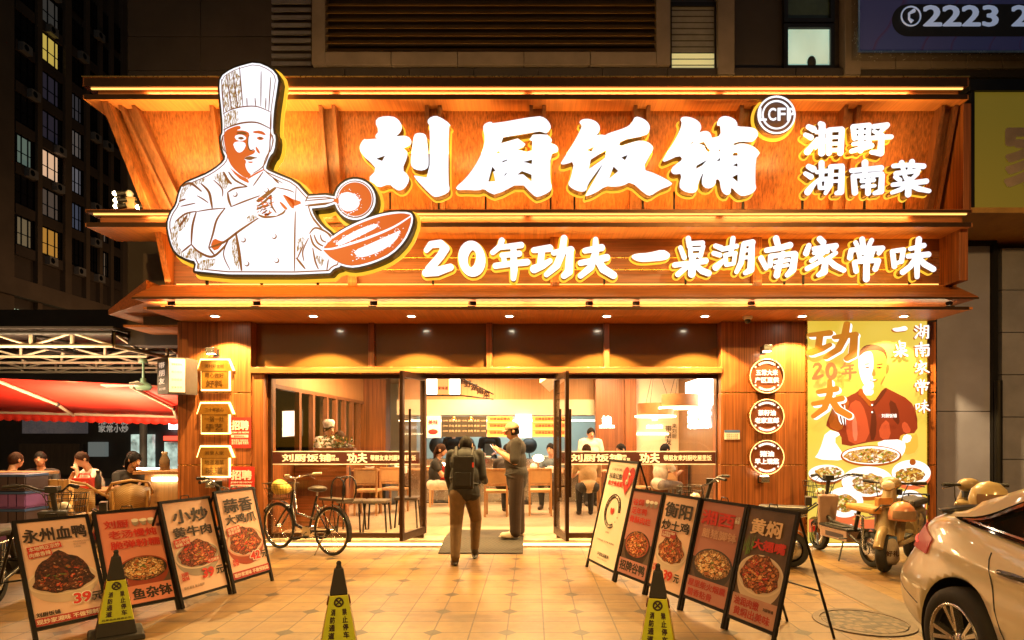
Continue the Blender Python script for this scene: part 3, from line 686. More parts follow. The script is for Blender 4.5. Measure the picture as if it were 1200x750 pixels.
L0 = contour(S.copy(), gx, gy, 0.0); L3 = contour(S.copy(), gx, gy, 3.0); L8 = contour(S.copy(), gx, gy, 6.5)
CHW = EM('chef_face_light', (0.90, 0.91, 1.0), 0.86, (.1, .1, .1)); CHO = EM('chef_print_orange', (.60, .085, .008), .72, (.1, .02, .01)); CHB = EM('chef_print_brown', (.16, .04, .004), .7, (.04, .01, .005))
t2 = NT('chef_print_hatch'); nz = t2.noise(t2.coord('pos', (60, 60, 16), (0, R(24), 0)), 1.0, 4, .7)
t2.l(t2.ramp(nz, [(0.46, (.25, .13, .012)), (0.55, (.95, .95, 1.0))]), t2.b.inputs['Emission Color']); t2.b.inputs['Emission Strength'].default_value = .78; t2.b.inputs['Base Color'].default_value = (.08, .06, .02, 1); CHH = t2.m
q = MB(); q.slab(L0, cw(0), cw(.012), CHW); q.build('light_face', t)
q = MB(); q.slab(L3, cw(.013), cw(.15), BLACK); q.build('return', t)
q = MB(); q.slab(L8, cw(.152), cw(.175), SIGNY, SIGNY, SIGNB); q.build('backplate', t)
def ribbon(q, pts, w, mat, d):
    fn = cw(d); n = len(pts)
    ls, rs = [], []
    for i, (x, y) in enumerate(pts):
        a = pts[max(i - 1, 0)]; b2 = pts[min(i + 1, n - 1)]; dx, dy = b2[0] - a[0], b2[1] - a[1]; L = math.hypot(dx, dy) + 1e-9
        k = w * 1.5 * (0.5 + 0.7 * math.sin(math.pi * (i + .5) / n)) / 2
        ls.append((x - dy / L * k, y + dx / L * k)); rs.append((x + dy / L * k, y - dx / L * k))
    q.raw([fn(*p_) for p_ in ls + rs], [(i, i + 1, n + i + 1, n + i) for i in range(n - 1)], mat)
def dens(pts, k=5):
    o_ = []
    for i in range(len(pts) - 1):
        p0 = pts[max(i - 1, 0)]; p1 = pts[i]; p2 = pts[i + 1]; p3 = pts[min(i + 2, len(pts) - 1)]
        for j in range(k):
            u = j / k
            o_.append(tuple(.5 * (2 * p1[m] + (p2[m] - p0[m]) * u + (2 * p0[m] - 5 * p1[m] + 4 * p2[m] - p3[m]) * u * u + (3 * p1[m] - p0[m] - 3 * p2[m] + p3[m]) * u ** 3) for m in (0, 1)))
    return o_ + [tuple(pts[-1])]
ink = MB()
for lp in contour(S.copy(), gx, gy, -2.6): ribbon(ink, lp + lp[:2], .9, CHB, -.003)
def poly(cs, pts, mat=CHO, d=-.004, sm=1): ink.flat([smooth_loop([cs(*p_) for p_ in pts], sm)], cw(d), mat)
def line(cs, pts, w=.9, mat=CHB, d=-.009): ribbon(ink, dens([cs(*p_) for p_ in pts]), w, mat, d)
poly(CA, [(97,135),(205,72),(225,302),(160,318),(112,338)], CHH); poly(CA, [(112,345),(195,308),(200,397),(118,437)], CHH)
for a, b2 in (((130,112),(160,322)),((165,92),(195,312)),((205,70),(225,300)),((248,250),(250,300)),((296,250),(300,300)),((332,95),(330,300)),((360,250),(358,315)),((388,130),(376,330)),((100,140),(112,335))): line(CA, [a, b2], .7)
line(CA, [(108,345),(160,318),(230,302),(310,302),(390,335)], .8); line(CA, [(110,440),(160,415),(230,396),(310,396),(388,432)], 1.1); line(CA, [(390,335),(390,432)], .7)
poly(CA, [(120,442),(165,420),(205,410),(215,430),(180,440),(235,440),(266,458),(252,500),(258,540),(275,560),(298,552),(292,575),(262,588),(228,602),(245,620),(236,645),(252,682),(275,702),(250,722),(215,705),(160,655),(135,605),(120,540),(110,480)])
poly(CA, [(165,512),(215,502),(246,520),(228,560),(200,574),(178,552)], CHW, -.007); poly(CA, [(172,474),(210,462),(246,478),(238,500),(190,502)], CHW, -.007)
poly(CA, [(282,444),(330,440),(358,460),(355,470),(318,458),(285,456)], CHO); poly(CA, [(186,452),(230,446),(252,462),(240,466),(190,462)], CHB, -.008)
poly(CA, [(192,486),(215,476),(236,488),(214,498)], CHB, -.010); poly(CA, [(300,484),(325,474),(352,488),(325,500)], CHO); poly(CA, [(316,482),(330,478),(340,488),(325,494)], CHB, -.007)
poly(CA, [(298,530),(312,545),(326,572),(318,578),(300,556)], CHO); line(CA, [(258,470),(254,520),(266,556),(290,552)], .9)
poly(CA, [(228,604),(262,590),(282,594),(318,602),(290,606),(270,616),(245,612)], CHB, -.008); poly(CA, [(245,622),(290,622),(270,634)], CHO)
line(CA, [(388,432),(384,500),(380,560),(346,648),(285,692)], .9); line(CA, [(108,470),(100,520),(118,565)], .9); line(CA, [(392,470),(402,500),(388,560)], .8)
poly(CA, [(385,440),(392,470),(384,520),(380,470)], CHO)
poly(CA, [(150,660),(210,705),(250,722),(262,745),(250,748),(190,715),(135,640)], CHO); line(CA, [(252,725),(290,700),(350,668)], 1.2, CHO)
for pts, w_ in (([(430,60),(470,110),(545,150)],1.3),([(580,145),(640,60)],.9),([(425,185),(470,160),(545,150)],1.3),([(425,185),(432,230),(447,272)],1.6),
  ([(445,272),(530,238),(620,205)],1.1),([(410,280),(360,350),(335,440),(310,520)],1.4),([(235,302),(320,288),(412,280)],.9),([(235,302),(212,390),(205,500)],1.5),
  ([(205,500),(250,545),(330,575),(400,520),(430,470)],1.6),([(310,520),(400,488),(500,415),(612,340)],1.6),([(310,520),(345,565)],1.2),([(262,130),(310,180),(325,240),(332,282)],1.7),
  ([(240,205),(275,225),(308,248)],.9),([(108,362),(170,315),(235,300)],1.1),([(130,395),(180,325)],1.5),([(205,500),(150,545)],1.2),([(475,430),(495,550),(510,660)],2.0),([(430,470),(400,560),(440,655)],.8),
  ([(150,150),(200,130),(268,180)],1.6),([(130,240),(170,225)],1.2),([(140,270),(230,250)],.9),([(340,110),(390,160),(395,210)],1.0),([(400,60),(425,110),(450,135)],1.8),([(655,60),(700,95),(760,130)],.7),([(700,95),(735,130)],1.2),
  ([(600,240),(660,200),(718,155)],2.4),([(720,155),(790,170),(828,185)],.8),([(612,265),(650,240),(690,200)],1.6),([(690,200),(690,260),(720,310)],1.2),([(600,290),(640,270),(680,262)],1.4),([(610,320),(650,335),(720,330)],1.5),([(720,330),(760,310),(775,290)],1.3)):
    line(CB, pts, w_)
rr = random.Random(3)
for _ in range(46):
    x, y = rr.uniform(595, 690), rr.uniform(215, 330); a = rr.uniform(-.9, .5); L = rr.uniform(10, 30)
    line(CB, [(x, y), (x + L * math.cos(a) * .6, y + L * math.sin(a) * .6 - 2), (x + L * math.cos(a), y + L * math.sin(a))], rr.uniform(.5, 1.1), rr.choice((CHB, CHO)), -.0095)
poly(CB, [(755,195),(800,212),(828,235),(828,285),(806,276),(770,220)]); poly(CB, [(735,235),(765,255),(792,288),(772,290),(745,258)]); poly(CB, [(600,235),(660,198),(722,152),(700,180),(615,250)])
poly(CB, [(318,512),(340,460),(380,480),(408,478),(352,545)], CHO); poly(CB, [(540,325),(600,320),(606,338),(540,372)], CHH)
for pts in ([(80,385),(132,405),(112,490),(165,565),(205,595),(112,558),(78,470)],[(150,140),(230,120),(300,90),(270,130),(180,150),(140,250),(125,250)],[(330,90),(400,50),(440,120),(400,180),(370,120)],[(100,360),(170,300),(210,310),(150,420),(100,420)],[(245,600),(330,585),(360,590),(330,640),(245,665)],[(205,510),(300,575),(210,595),(165,560)],[(440,500),(475,440),(500,650),(470,640)]): poly(CB, pts, CHH, -.004)
for bx_, by_ in ((470,197),(660,172),(520,473),(707,452),(541,618),(722,598)):
    poly(CB, [(bx_ + 16 * math.cos(a), by_ + 16 * math.sin(a)) for a in [k * math.pi / 6 for k in range(12)]], CHB, -.006, 0)
    poly(CB, [(bx_ - 3 + 12 * math.cos(a), by_ - 3 + 12 * math.sin(a)) for a in [k * math.pi / 6 for k in range(12)]], CHW, -.009, 0)
for pts, w_ in (([(240,300),(236,480),(235,660)],1.1),([(245,580),(300,648)],1.4),([(290,500),(252,585)],1.0),([(320,460),(285,540),(292,600)],1.0),([(325,435),(360,400),(420,420),(462,450)],1.3),([(330,300),(350,340),(400,400)],.6),
  ([(330,440),(350,500),(400,540)],1.3),([(352,440),(375,490),(420,515)],1.2),([(390,440),(402,475),(440,490)],1.0),([(320,200),(300,240)],.8),([(345,520),(360,600),(380,650)],1.2),([(440,590),(430,660)],.9),([(245,150),(240,240)],.6)): line(CC, pts, w_)
for pts in ([(245,470),(300,450),(280,520),(250,560)],[(350,560),(420,580),(400,640),(370,600)]): poly(CC, pts, CHH)
poly(CC, [(160,190),(210,220),(290,245),(225,272),(220,250)]); poly(CC, [(300,235),(460,222),(462,246),(300,262)], CHW, -.005); line(CC, [(300,235),(460,222)], .8); line(CC, [(300,264),(460,246)], 1.0)
poly(CC, [(600 + 103 * math.cos(a), 225 + 103 * math.sin(a)) for a in [k * math.pi / 12 for k in range(24)]]); poly(CC, [(455,235),(520,205),(520,258)])
rr = random.Random(5)
def blob(cs, pts, n, spread):
    poly(cs, pts, CHW, -.008)
    xs_ = [p_[0] for p_ in pts]; ys_ = [p_[1] for p_ in pts]
    for _ in range(n):
        i = rr.randrange(len(pts)); a = pts[i]; b2 = pts[(i + 1) % len(pts)]; u = rr.random()
        x = a[0] + (b2[0] - a[0]) * u + rr.gauss(0, spread); y = a[1] + (b2[1] - a[1]) * u + rr.gauss(0, spread); r_ = rr.uniform(2, 6)
        poly(cs, [(x + r_, y), (x, y + r_ * .7), (x - r_, y), (x, y - r_ * .7)], CHW, -.011, 0)
blob(CC, [(500,205),(545,180),(590,190),(625,220),(630,265),(590,298),(540,300),(505,268)], 70, 14)
poly(CC, [(404,528),(445,478),(525,424),(622,374),(742,330),(860,310),(928,312),(942,330),(934,385),(895,470),(818,548),(718,598),(600,628),(532,620),(462,588),(420,548)])
blob(CC, [(482,492),(560,440),(640,400),(735,370),(740,395),(650,440),(560,485),(505,508)], 70, 9); blob(CC, [(590,540),(700,492),(850,425),(880,410),(850,480),(760,540),(650,580),(612,572)], 80, 10)
line(CC, [(402,528),(470,525),(600,488),(720,445),(840,392),(945,325)], 1.6, CHW, -.012); line(CC, [(402,528),(440,478),(520,420),(620,370),(740,326),(860,306),(940,318)], 1.2, CHW, -.012)
ink.build('line_art', t)
for px in (242, 306, 372):
    x = X_(px, 7.9); q = MB(); q.box(x - .014, x + .014, 7.90, 7.93, 3.5, Z_(320, 7.9) + .02, BLACK); q.build('support_leg', t)
# the strips' own light, and added fills that belong to no strip
for x_ in (-3.8, -1.3, 1.2, 3.7):
    area_light('cornice_strip_light', (x_, 8.06, 6.055), (x_, 8.14, 5.6), 2.4, .03, 14, (1.0, .56, .16)); area_light('canopy_strip_light', (x_, 8.06, 4.44), (x_, 8.14, 4.0), 2.4, .03, 12, (1.0, .56, .16))
    area_light('assumed_board_light', (x_, 8.32, 4.52), (x_, 8.44, 5.4), 2.4, .04, 11, (1.0, .50, .13)); area_light('band_strip_light', (x_, 8.40, 3.66), (x_, 8.47, 4.2), 2.4, .03, 2.0, (1.0, .56, .16))  # the board light belongs to the assumed, hidden strip
    area_light('eave_strip_light', (x_, 8.2, 3.28), (x_, 8.4, 3.33), 2.4, .03, 30, (1.0, .66, .26)); area_light('soffit_fill', (x_, 7.95, 5.2), (x_, 8.2, 5.95), 2.4, .05, 34, (1.0, .62, .18))  # the upper soffit light is an added fill, floating without a fitting
    area_light('middle_soffit_fill', (x_, 7.97, 3.72), (x_, 8.22, 4.3), 2.4, .04, 13, (1.0, .62, .20)); area_light('eave_top_fill', (x_, 7.93, 3.95), (x_, 8.2, 3.5), 2.4, .04, 5, (1.0, .60, .20))  # both are added fills for the middle soffit and the eave slope
area_light('cheek_fill', (-4.9, 8.0, 4.7), (-5.4, 8.4, 5.5), .5, .3, 16, (1.0, .58, .18))  # added fill that brightens the left cheek, no lamp built for it
# ------------------------------------------------------------------ office building behind and above the restaurant
YO = 9.75
STONE_D = M('dark_stone', (0.036, 0.027, 0.024), 0.6, 0, 0.25, 1.5, 0.2)
STONE_B = M('beige_stone', (0.19, 0.15, 0.13), 0.55, 0, 0.18, 2.5, 0.15)
OB = thing('office_building', 'dark stone building rising behind the restaurant sign with louvres and two lit windows', 'building', (2, 12, 0))
q = MB()
zz = [3.0, Z_(80, YO), Z_(40, YO), Z_(-20, YO), 11.0, 14.0]
xx = [-6.35, -5.2, -4.05, X_(368, YO)]
for a, b2 in zip(xx[:-1], xx[1:]):
    for z0, z1 in zip(zz[:-1], zz[1:]): q.box(a + .006, b2 - .006, YO + .06, YO + .4, z0 + .006, z1 - .006, STONE_D)
q.box(-6.35, 12, YO + .08, 20, 3.3, 14, STONE_D)
q.box(-6.35, -5.0, 14, 20, 0, 3.3, STONE_D)
q.build('wall', OB)
lx0, lx1, lz = X_(383, YO), X_(768, YO), Z_(65, YO)
q = MB()
for a, b2 in ((X_(368, YO), lx0), (lx1, X_(784, YO))): q.box(a, b2, YO - .1, YO + .08, lz - .2, 13, STONE_B)
n = 5
for i in range(n):
    a = lx0 + (lx1 - lx0) * i / n; q.box(a + .005, a + (lx1 - lx0) / n - .005, YO - .1, YO + .08, lz - .2, lz, STONE_B)
for i in range(12):
    a = -3.9 + i * 1.0; q.box(a + .004, a + .996, YO - .06, YO + .08, Z_(93, YO), Z_(82, YO), STONE_D)
q.build('stone_frame', OB, .006)
q = MB(); LOUV = M('louvre_metal', (0.42, 0.24, 0.07), 0.4, 0.5, 0.15, 3)
z = lz + .03
while z < 9.0:
    q.hexa([(lx0, YO - .07, z), (lx1, YO - .07, z), (lx1, YO - .055, z), (lx0, YO - .055, z)], [(lx0, YO + .02, z + .092), (lx1, YO + .02, z + .092), (lx1, YO + .035, z + .092), (lx0, YO + .035, z + .092)], LOUV); z += .117
q.build('louvre_panel', OB)
for x_ in (-4.5, -1.5, 1.5, 4.5): area_light('assumed_cornice_uplight', (x_, 8.6, 6.3), (x_, 9.75, 7.6), 2.8, .05, 14, (1.0, .56, .18))  # uplight assumed on the cornice top to brighten the louvres, no strip built
for y_ in (46, 54): spot_light('tower_fill', (-27, y_, 9.5), (-37, y_ + 3, 14), 380, (1.0, .58, .28), 165, .6, .3)  # added lights to lift the dark tower facade, no lamp stands there
q = MB(); z = Z_(76, YO)
while z < 9:
    q.box(X_(318, YO), X_(364, YO), YO + .0, YO + .03, z, z + .055, M('grey_louvre', (.16, .15, .17), .5, .3)); z += .12
q.build('louvre_panel', OB)
def owin(px0, px1, py0, py1, mat, extra=None):
    x0, x1, z1, z0 = X_(px0, YO), X_(px1, YO), Z_(py0, YO), Z_(py1, YO)
    q = MB()
    for a in (x0 - .06, x1): q.box(a, a + .06, YO - .02, YO + .08, z0 - .06, z1 + .06, BLACK)
    for z in (z0 - .06, z1): q.box(x0, x1, YO - .02, YO + .08, z, z + .06, BLACK)
    w = q.build('window', OB); q = MB(); q.box(x0, x1, YO + .03, YO + .05, z0, z1, mat)
    if extra: extra(q, x0, x1, z0, z1)
    q.build('pane', w)
GRN = NT('lit_green_window'); nz = GRN.noise(GRN.coord('pos', (1, 1, .6)), 1.4, 3)
GRN.l(GRN.ramp(nz, [(.3, (.06, .14, .11)), (.7, (.16, .30, .24))]), GRN.b.inputs['Emission Color']); GRN.b.inputs['Emission Strength'].default_value = 1.2; GRN = GRN.m
DIMW = M('dim_pane', (.05, .05, .055), .15)
def blinds(q, x0, x1, z0, z1):
    z = z0; i = 0
    while z < z1: q.box(x0, x1, YO + .005, YO + .02, z, z + .07, EM('blind_lit', (.55, .5, .22), .55) if i < 3 else M('blind', (.2, .19, .19), .5)); z += .095; i += 1
owin(787, 837, 8, 82, DIMW, blinds)
owin(923, 973, 33, 77, GRN, lambda q, x0, x1, z0, z1: q.ball((x0 + .38, YO + .01, z0 + .06), (.07, .03, .1), PLBLK, 10, 8))
owin(923, 973, -25, 22, M('dim_green', (.05, .08, .06), .2))
q = MB()
for a, b2 in ((839, 858), (986, 1004)): q.box(X_(a, YO), X_(b2, YO), YO - .12, YO + .08, Z_(92, YO), 13, STONE_B)
for i in range(5): q.box(X_(1004, YO) + i * .55 + .004, X_(1004, YO) + (i + 1) * .55 - .004, YO - .1, YO + .08, Z_(84, YO), Z_(64, YO), STONE_B)
q.build('stone_frame', OB, .006)
# blue sign with a phone number
ys = 9.45
t = thing('phone_sign', 'dark blue signboard with a white phone number in a black capsule', 'sign', P(1120, 60, ys))
BLUES = NT('blue_sign'); wv = BLUES.n('ShaderNodeTexWave'); wv.inputs['Scale'].default_value = .5; wv.inputs['Distortion'].default_value = 5; BLUES.l(BLUES.coord('pos', (.6, .6, 1.4), (0, 0, .4)), wv.inputs['Vector'])
BLUES.l(BLUES.ramp(wv.outputs[0], [(.25, (.06, .07, .24)), (.32, (.06, .07, .24)), (.36, (.08, .03, .10)), (.5, (.05, .07, .26))]), BLUES.b.inputs['Base Color']); BLUES.b.inputs['Emission Color'].default_value = (.03, .035, .12, 1); BLUES.b.inputs['Emission Strength'].default_value = .12; BLUES.b.inputs['Roughness'].default_value = .5  # unlit panel: its faint glow stands in for ambient light
q = MB(); q.box(X_(1007, ys), X_(1330, ys), ys, ys + .2, Z_(60, ys), Z_(-70, ys), BLUES.m); q.build('panel', t)
q = MB(); q.box(X_(1005, ys), X_(1332, ys), ys - .02, ys + .2, Z_(62.5, ys), Z_(60, ys), STEEL); q.box(X_(1005, ys), X_(1007, ys), ys - .02, ys + .2, Z_(60, ys), Z_(-70, ys), STEEL); q.build('frame', t)
zc, rc = Z_(24, ys), (Z_(5, ys) - Z_(43, ys)) / 2; x0 = X_(1045, ys) + rc; x1 = X_(1320, ys)
cap = [(x0 - rc * math.sin(a), zc + rc * math.cos(a)) for a in [k * math.pi / 16 for k in range(17)]] + [(x1, zc - rc), (x1, zc + rc)]
q = MB(); q.flat([cap], lambda u, v: (u, ys - .004, v), M('sign_black', (.012, .012, .014), .5)); q.build('capsule', t)
NUM = EM('sign_number', (.12, .17, .26), .8, (.6, .65, .75))  # number glows a little as well, in place of ambient light
q = MB(); fn = lambda u, v: (u, ys - .008, v)
q.text('2223 23', fn, NUM, h=Z_(6, ys) - Z_(32, ys), w=X_(1228, ys) - X_(1081, ys), at=(X_(1154.5, ys), Z_(19, ys)), bold=.035)
cx, cz = X_(1067, ys), Z_(19.5, ys)
q.tube([(cx + .145 * math.cos(a), ys - .012, cz + .145 * math.sin(a)) for a in [k * math.pi / 12 for k in range(24)]], .012, NUM, 6, True)
q.tube([(cx + .05, ys - .012, cz + .085), (cx - .03, ys - .012, cz + .04), (cx - .03, ys - .012, cz - .04), (cx + .02, ys - .012, cz - .09)], [.03, .018, .018, .03], NUM, 6)
q.build('lettering', t)

# ------------------------------------------------------------------ neighbour on the right
NB = thing('neighbour_shop', 'closed neighbouring shop with olive sign box, grey stone panels and a black downpipe', 'shop building', (8, 10, 0))
GREYP = M('grey_panel', (0.27, 0.29, 0.46), 0.5, 0, 0.15, 1.2); GREYS = M('grey_stone', (0.23, 0.25, 0.36), 0.6, 0, 0.2, 2.2, 0.2)
yn = 9.2
q = MB(); q.box(5.77, 12, yn + .3, 18, 0, 6, STONE_D)
for z0, z1 in ((0, Z_(482, yn)), (Z_(482, yn), Z_(288, yn))): q.box(X_(1098, yn), X_(1160, yn), yn, yn + .3, z0 + .006, z1 - .006, GREYP)
z = 0
while z < 4.3:
    for i in range(4): q.box(X_(1171, yn) + i * 1.1 + .005, X_(1171, yn) + (i + 1) * 1.1 - .005, yn - .05, yn + .3, z + .005, z + .613, GREYS)
    z += .62
q.build('wall', NB)
q = MB(); q.box(X_(1160.5, yn), X_(1166, yn), yn - .06, yn + .2, 0, 4.4, BLACK); q.box(X_(1098, yn), X_(1166, yn), yn - .04, yn + .25, Z_(288, yn), 4.45, BLACK); q.build('black_trim', NB)
q = MB(); q.cyl((X_(1169, 9.1), 9.08, 0), (X_(1169, 9.1), 9.08, Z_(446, 9.1)), .05, mat=BLACK); q.build('downpipe', NB)
OLIVE = EM('olive_sign_box', (.12, .085, .008), .6, (.2, .16, .03))
yo = 8.75
q = MB(); q.box(X_(1140, yo), 10, yo, yo + .5, Z_(250, yo), Z_(108, yo), OLIVE); q.build('sign_box', NB)
q = MB(); q.box(X_(1136, yo), X_(1140.5, yo), yo - .03, yo + .5, Z_(256, yo), Z_(100, yo), BLACK); q.box(X_(1136, yo), 10, yo - .03, yo + .5, Z_(256, yo), Z_(250, yo), BLACK); q.box(X_(1134, yo), 10, yo - .05, yo + .5, Z_(108, yo), Z_(95, yo), BLACK)
q.build('sign_frame', NB)
q = MB(); q.text('家', lambda u, v: (u, yo - .015, v), M('sign_cream', (.6, .5, .42), .5), h=1.0, at=(X_(1216, yo), Z_(183, yo)), bold=.04); q.build('lettering', NB)
q = MB(); q.hexa([(5.75, 8.3, 4.55), (10, 8.3, 4.55), (10, 9.5, 4.42), (5.75, 9.5, 4.42)], [(5.75, 8.3, 4.62), (10, 8.3, 4.62), (10, 9.5, 4.62), (5.75, 9.5, 4.62)], M('ochre_soffit', (.42, .25, .07), .5)); q.build('canopy', NB)

# ------------------------------------------------------------------ far tower block on the left
TX = -37.6
TB = thing('tower_block', 'tall dark apartment tower with a few lit windows behind the outdoor tables', 'tower block', (-48, 51, 0))
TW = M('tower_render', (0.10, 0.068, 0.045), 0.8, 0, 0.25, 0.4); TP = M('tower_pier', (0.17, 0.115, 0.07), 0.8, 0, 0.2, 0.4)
cols = [(19, 42), (49, 74), (84, 99), (105, 115), (120, 128), (133, 142)]
Yc = lambda px: 37.6 * F / (VX - px)
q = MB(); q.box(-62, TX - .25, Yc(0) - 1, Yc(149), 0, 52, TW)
pe = [(0, 15), (42.5, 48), (75, 82.5), (99.5, 104), (115.5, 119), (128.5, 132), (142.5, 149)]
for a, b2 in pe: q.box(TX - .25, TX + .12, Yc(a) - (1 if a == 0 else 0), Yc(b2), 0, 52, TP)
for k in range(-1, 16):
    zc = 31.5 - 3 * k
    if zc < 13.5: continue
    for a, b2 in cols: q.box(TX - .25, TX - .02, Yc(a - .3), Yc(b2 + .3), zc - 1.75, zc - 1.0, TW)
q.box(TX - .3, TX + .5, Yc(0) - 1, Yc(149), 11.6, 12.9, TP); q.build('wall', TB)
lit = {(1, 0): ((.85, .62, .12), .75), (1, 3): ((1, .62, .38), .9), (0, 3): ((.30, .42, .34), .35), (1, 5): ((.9, .45, .08), .45), (0, 5): ((.5, .42, .25), .22), (2, 2): ((.4, .35, .32), .22), (2, 3): ((.36, .36, .42), .3), (2, 1): ((.25, .24, .28), .12), (1, -1): ((.3, .28, .25), .12), (1, 1): ((.16, .14, .22), .1), (1, 2): ((.16, .14, .22), .1), (2, 4): ((.2, .25, .4), .2), (1, 4): ((.4, .33, .28), .13), (4, 4): ((.5, .4, .3), .2), (4, 5): ((.5, .4, .3), .15)}
TWIN = M('tower_glass', (.02, .018, .02), .2)
for ci, (a, b2) in enumerate(cols):
    for k in range(-2, 7):
        zc = 31.5 - 3 * k
        if zc < 13.8: continue
        y0, y1 = Yc(a), Yc(b2); q = MB()
        if (ci, k) in lit:
            c_, s_ = lit[(ci, k)]; m_ = EM('lit_window_%d_%d' % (ci, k + 2), c_, s_ * .5)
            q.box(TX - .18, TX - .16, y0 + .3, y0 + (y1 - y0) * .82, zc - .95, zc + 1.1, m_)
            q.box(TX - .185, TX - .165, y0, y1, zc - 1.0, zc + 1.3, TWIN)
        else: q.box(TX - .18, TX - .16, y0, y1, zc - 1.0, zc + 1.3, TWIN)
        for j in range(4): yy = y0 + (y1 - y0) * j / 3; q.box(TX - .16, TX - .1, yy - .04, yy + .04, zc - 1.0, zc + 1.3, BLACK)
        q.box(TX - .16, TX - .08, y0, y1, zc - 1.0, zc - .9, BLACK); q.box(TX - .16, TX - .1, y0, y1, zc - .1, zc - .05, BLACK)
        q.build('window', TB)
rr = random.Random(9)
for ci, (a, b2) in enumerate(cols[:5]):
    for k in range(-2, 7):
        zc = 31.5 - 3 * k
        if zc < 14 or rr.random() < .45: continue
        y0, y1 = Yc(a), Yc(b2); u = rr.uniform(.1, .6); q = MB(); q.box(TX - .05, TX + .38, y0 + (y1 - y0) * u, y0 + (y1 - y0) * u + .85, zc - 1.72, zc - 1.1, M('ac_shell', (.30, .27, .24), .6)); q.lathe([(0, 0), (.22, 0)], (TX + .385, y0 + (y1 - y0) * u + .3, zc - 1.41), BLACK, 14, Matrix.Rotation(R(90), 4, 'Y')); q.build('air_conditioner', TB)
for a, b2 in ((15, 38), (45, 72)):
    q = MB(); q.box(TX - .18, TX - .16, Yc(a), Yc(b2), 9.0, 10.8, EM('shop_upper_light', (.34, .42, .28), .8))
    for j in range(5): yy = Yc(a) + (Yc(b2) - Yc(a)) * j / 4; q.box(TX - .16, TX - .1, yy - .05, yy + .05, 9.0, 10.8, BLACK)
    q.build('window', TB)
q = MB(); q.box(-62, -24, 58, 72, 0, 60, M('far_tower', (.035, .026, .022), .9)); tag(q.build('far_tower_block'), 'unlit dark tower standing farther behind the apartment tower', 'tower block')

# ------------------------------------------------------------------ dark shop row across the side street
SR = thing('shop_row', 'dark row of shops across the side street with dim signboards and greenish lit doors', 'shop building', (-16, 23, 0))
q = MB(); q.box(-34, -9.5, 23, 30, 0, 6.2, M('dark_front', (.045, .036, .03), .7, 0, .3, .8)); q.build('wall', SR)
ys_ = 22.9
def srbox(px0, px1, py0, py1, mat, name, d=.08): q = MB(); q.box(X_(px0, ys_), X_(px1, ys_), ys_ - d, ys_ + .1, Z_(py1, ys_), Z_(py0, ys_), mat); return q.build(name, SR)
MUR = NT('dim_mural'); nz = MUR.noise(MUR.coord('pos', (1, 1, 1)), 1.6, 6, .7); MUR.l(MUR.ramp(nz, [(.42, (.03, .028, .03)), (.58, (.22, .2, .2))]), MUR.b.inputs['Base Color']); MUR.b.inputs['Emission Color'].default_value = (.09, .075, .075, 1); MUR.b.inputs['Emission Strength'].default_value = .35
srbox(28, 101, 479, 508, MUR.m, 'signboard')
q = MB(); DIMT = EM('dim_letters', (.4, .36, .3), .5)
q.text('江小菜馆', lambda u, v: (u, ys_ - .1, v), DIMT, w=.8, at=(X_(52, ys_), Z_(488, ys_)), bold=.03); q.text('湘味小厨\n家常小炒', lambda u, v: (u, ys_ - .1, v), DIMT, w=1.1, at=(X_(135, ys_), Z_(498, ys_)), bold=.02)
q.build('lettering', SR)
SHUT = wood('shutter', (.10, .065, .04), 'z', .6, .3, .2); srbox(24, 95, 520, 556, SHUT, 'roller_shutter')
GRL = NT('shop_light'); nz = GRL.noise(GRL.coord('pos', (1, 1, 1)), 2.6, 4, .7); GRL.l(GRL.ramp(nz, [(.35, (.05, .08, .07)), (.65, (.5, .66, .56))]), GRL.b.inputs['Emission Color']); GRL.b.inputs['Emission Strength'].default_value = .9
srbox(155, 166, 509, 560, GRL.m, 'lit_door'); srbox(170, 180, 509, 560, GRL.m, 'lit_door'); srbox(194, 208, 518, 560, GRL.m, 'lit_door')
srbox(193, 209, 511, 516, EM('red_neon', (1, .06, .03), 2.0), 'neon_sign'); srbox(199, 212, 492, 503, EM('white_neon', (.8, .95, 1), 3.0), 'neon_sign')
srbox(105, 125, 518, 535, EM('dim_bottles', (.14, .16, .15), .5), 'shop_window')
q = MB(); q.cyl((X_(168, 18), 18, 0), (X_(168, 18), 18, 3.2), .1, mat=M('grey_post', (.35, .33, .3), .5)); tag(q.build('post'), 'grey round post standing before the lit shop doors', 'post')
# ------------------------------------------------------------------ dining room behind the glass
ZF = 0.1
CEIL = wood('ceiling_wood', (.52, .26, .10), 'y', .5, .12); CREAM = M('cream_paint', (.72, .58, .40), .6, 0, .06, 2); TAN = wood('tan_panel', (.48, .25, .10), 'z', .5, .15)
def bpart(name, *boxes, bevel=0):
    q = MB()
    for bx in boxes: q.box(*bx)
    return q.build(name, B, bevel)
bpart('room_ceiling', (-5.0, 5.7, 9.32, 17.2, 2.98, 3.05, CEIL))
bpart('room_side_wall', (5.55, 5.7, 9.32, 17.2, .1, 2.98, TAN))
bpart('room_back_wall', (-5.0, 5.7, 17.0, 17.2, .1, 2.98, CREAM))
bpart('rear_corner_wall', (-5.0, -4.85, 9.32, 17.2, .1, 2.98, TAN))
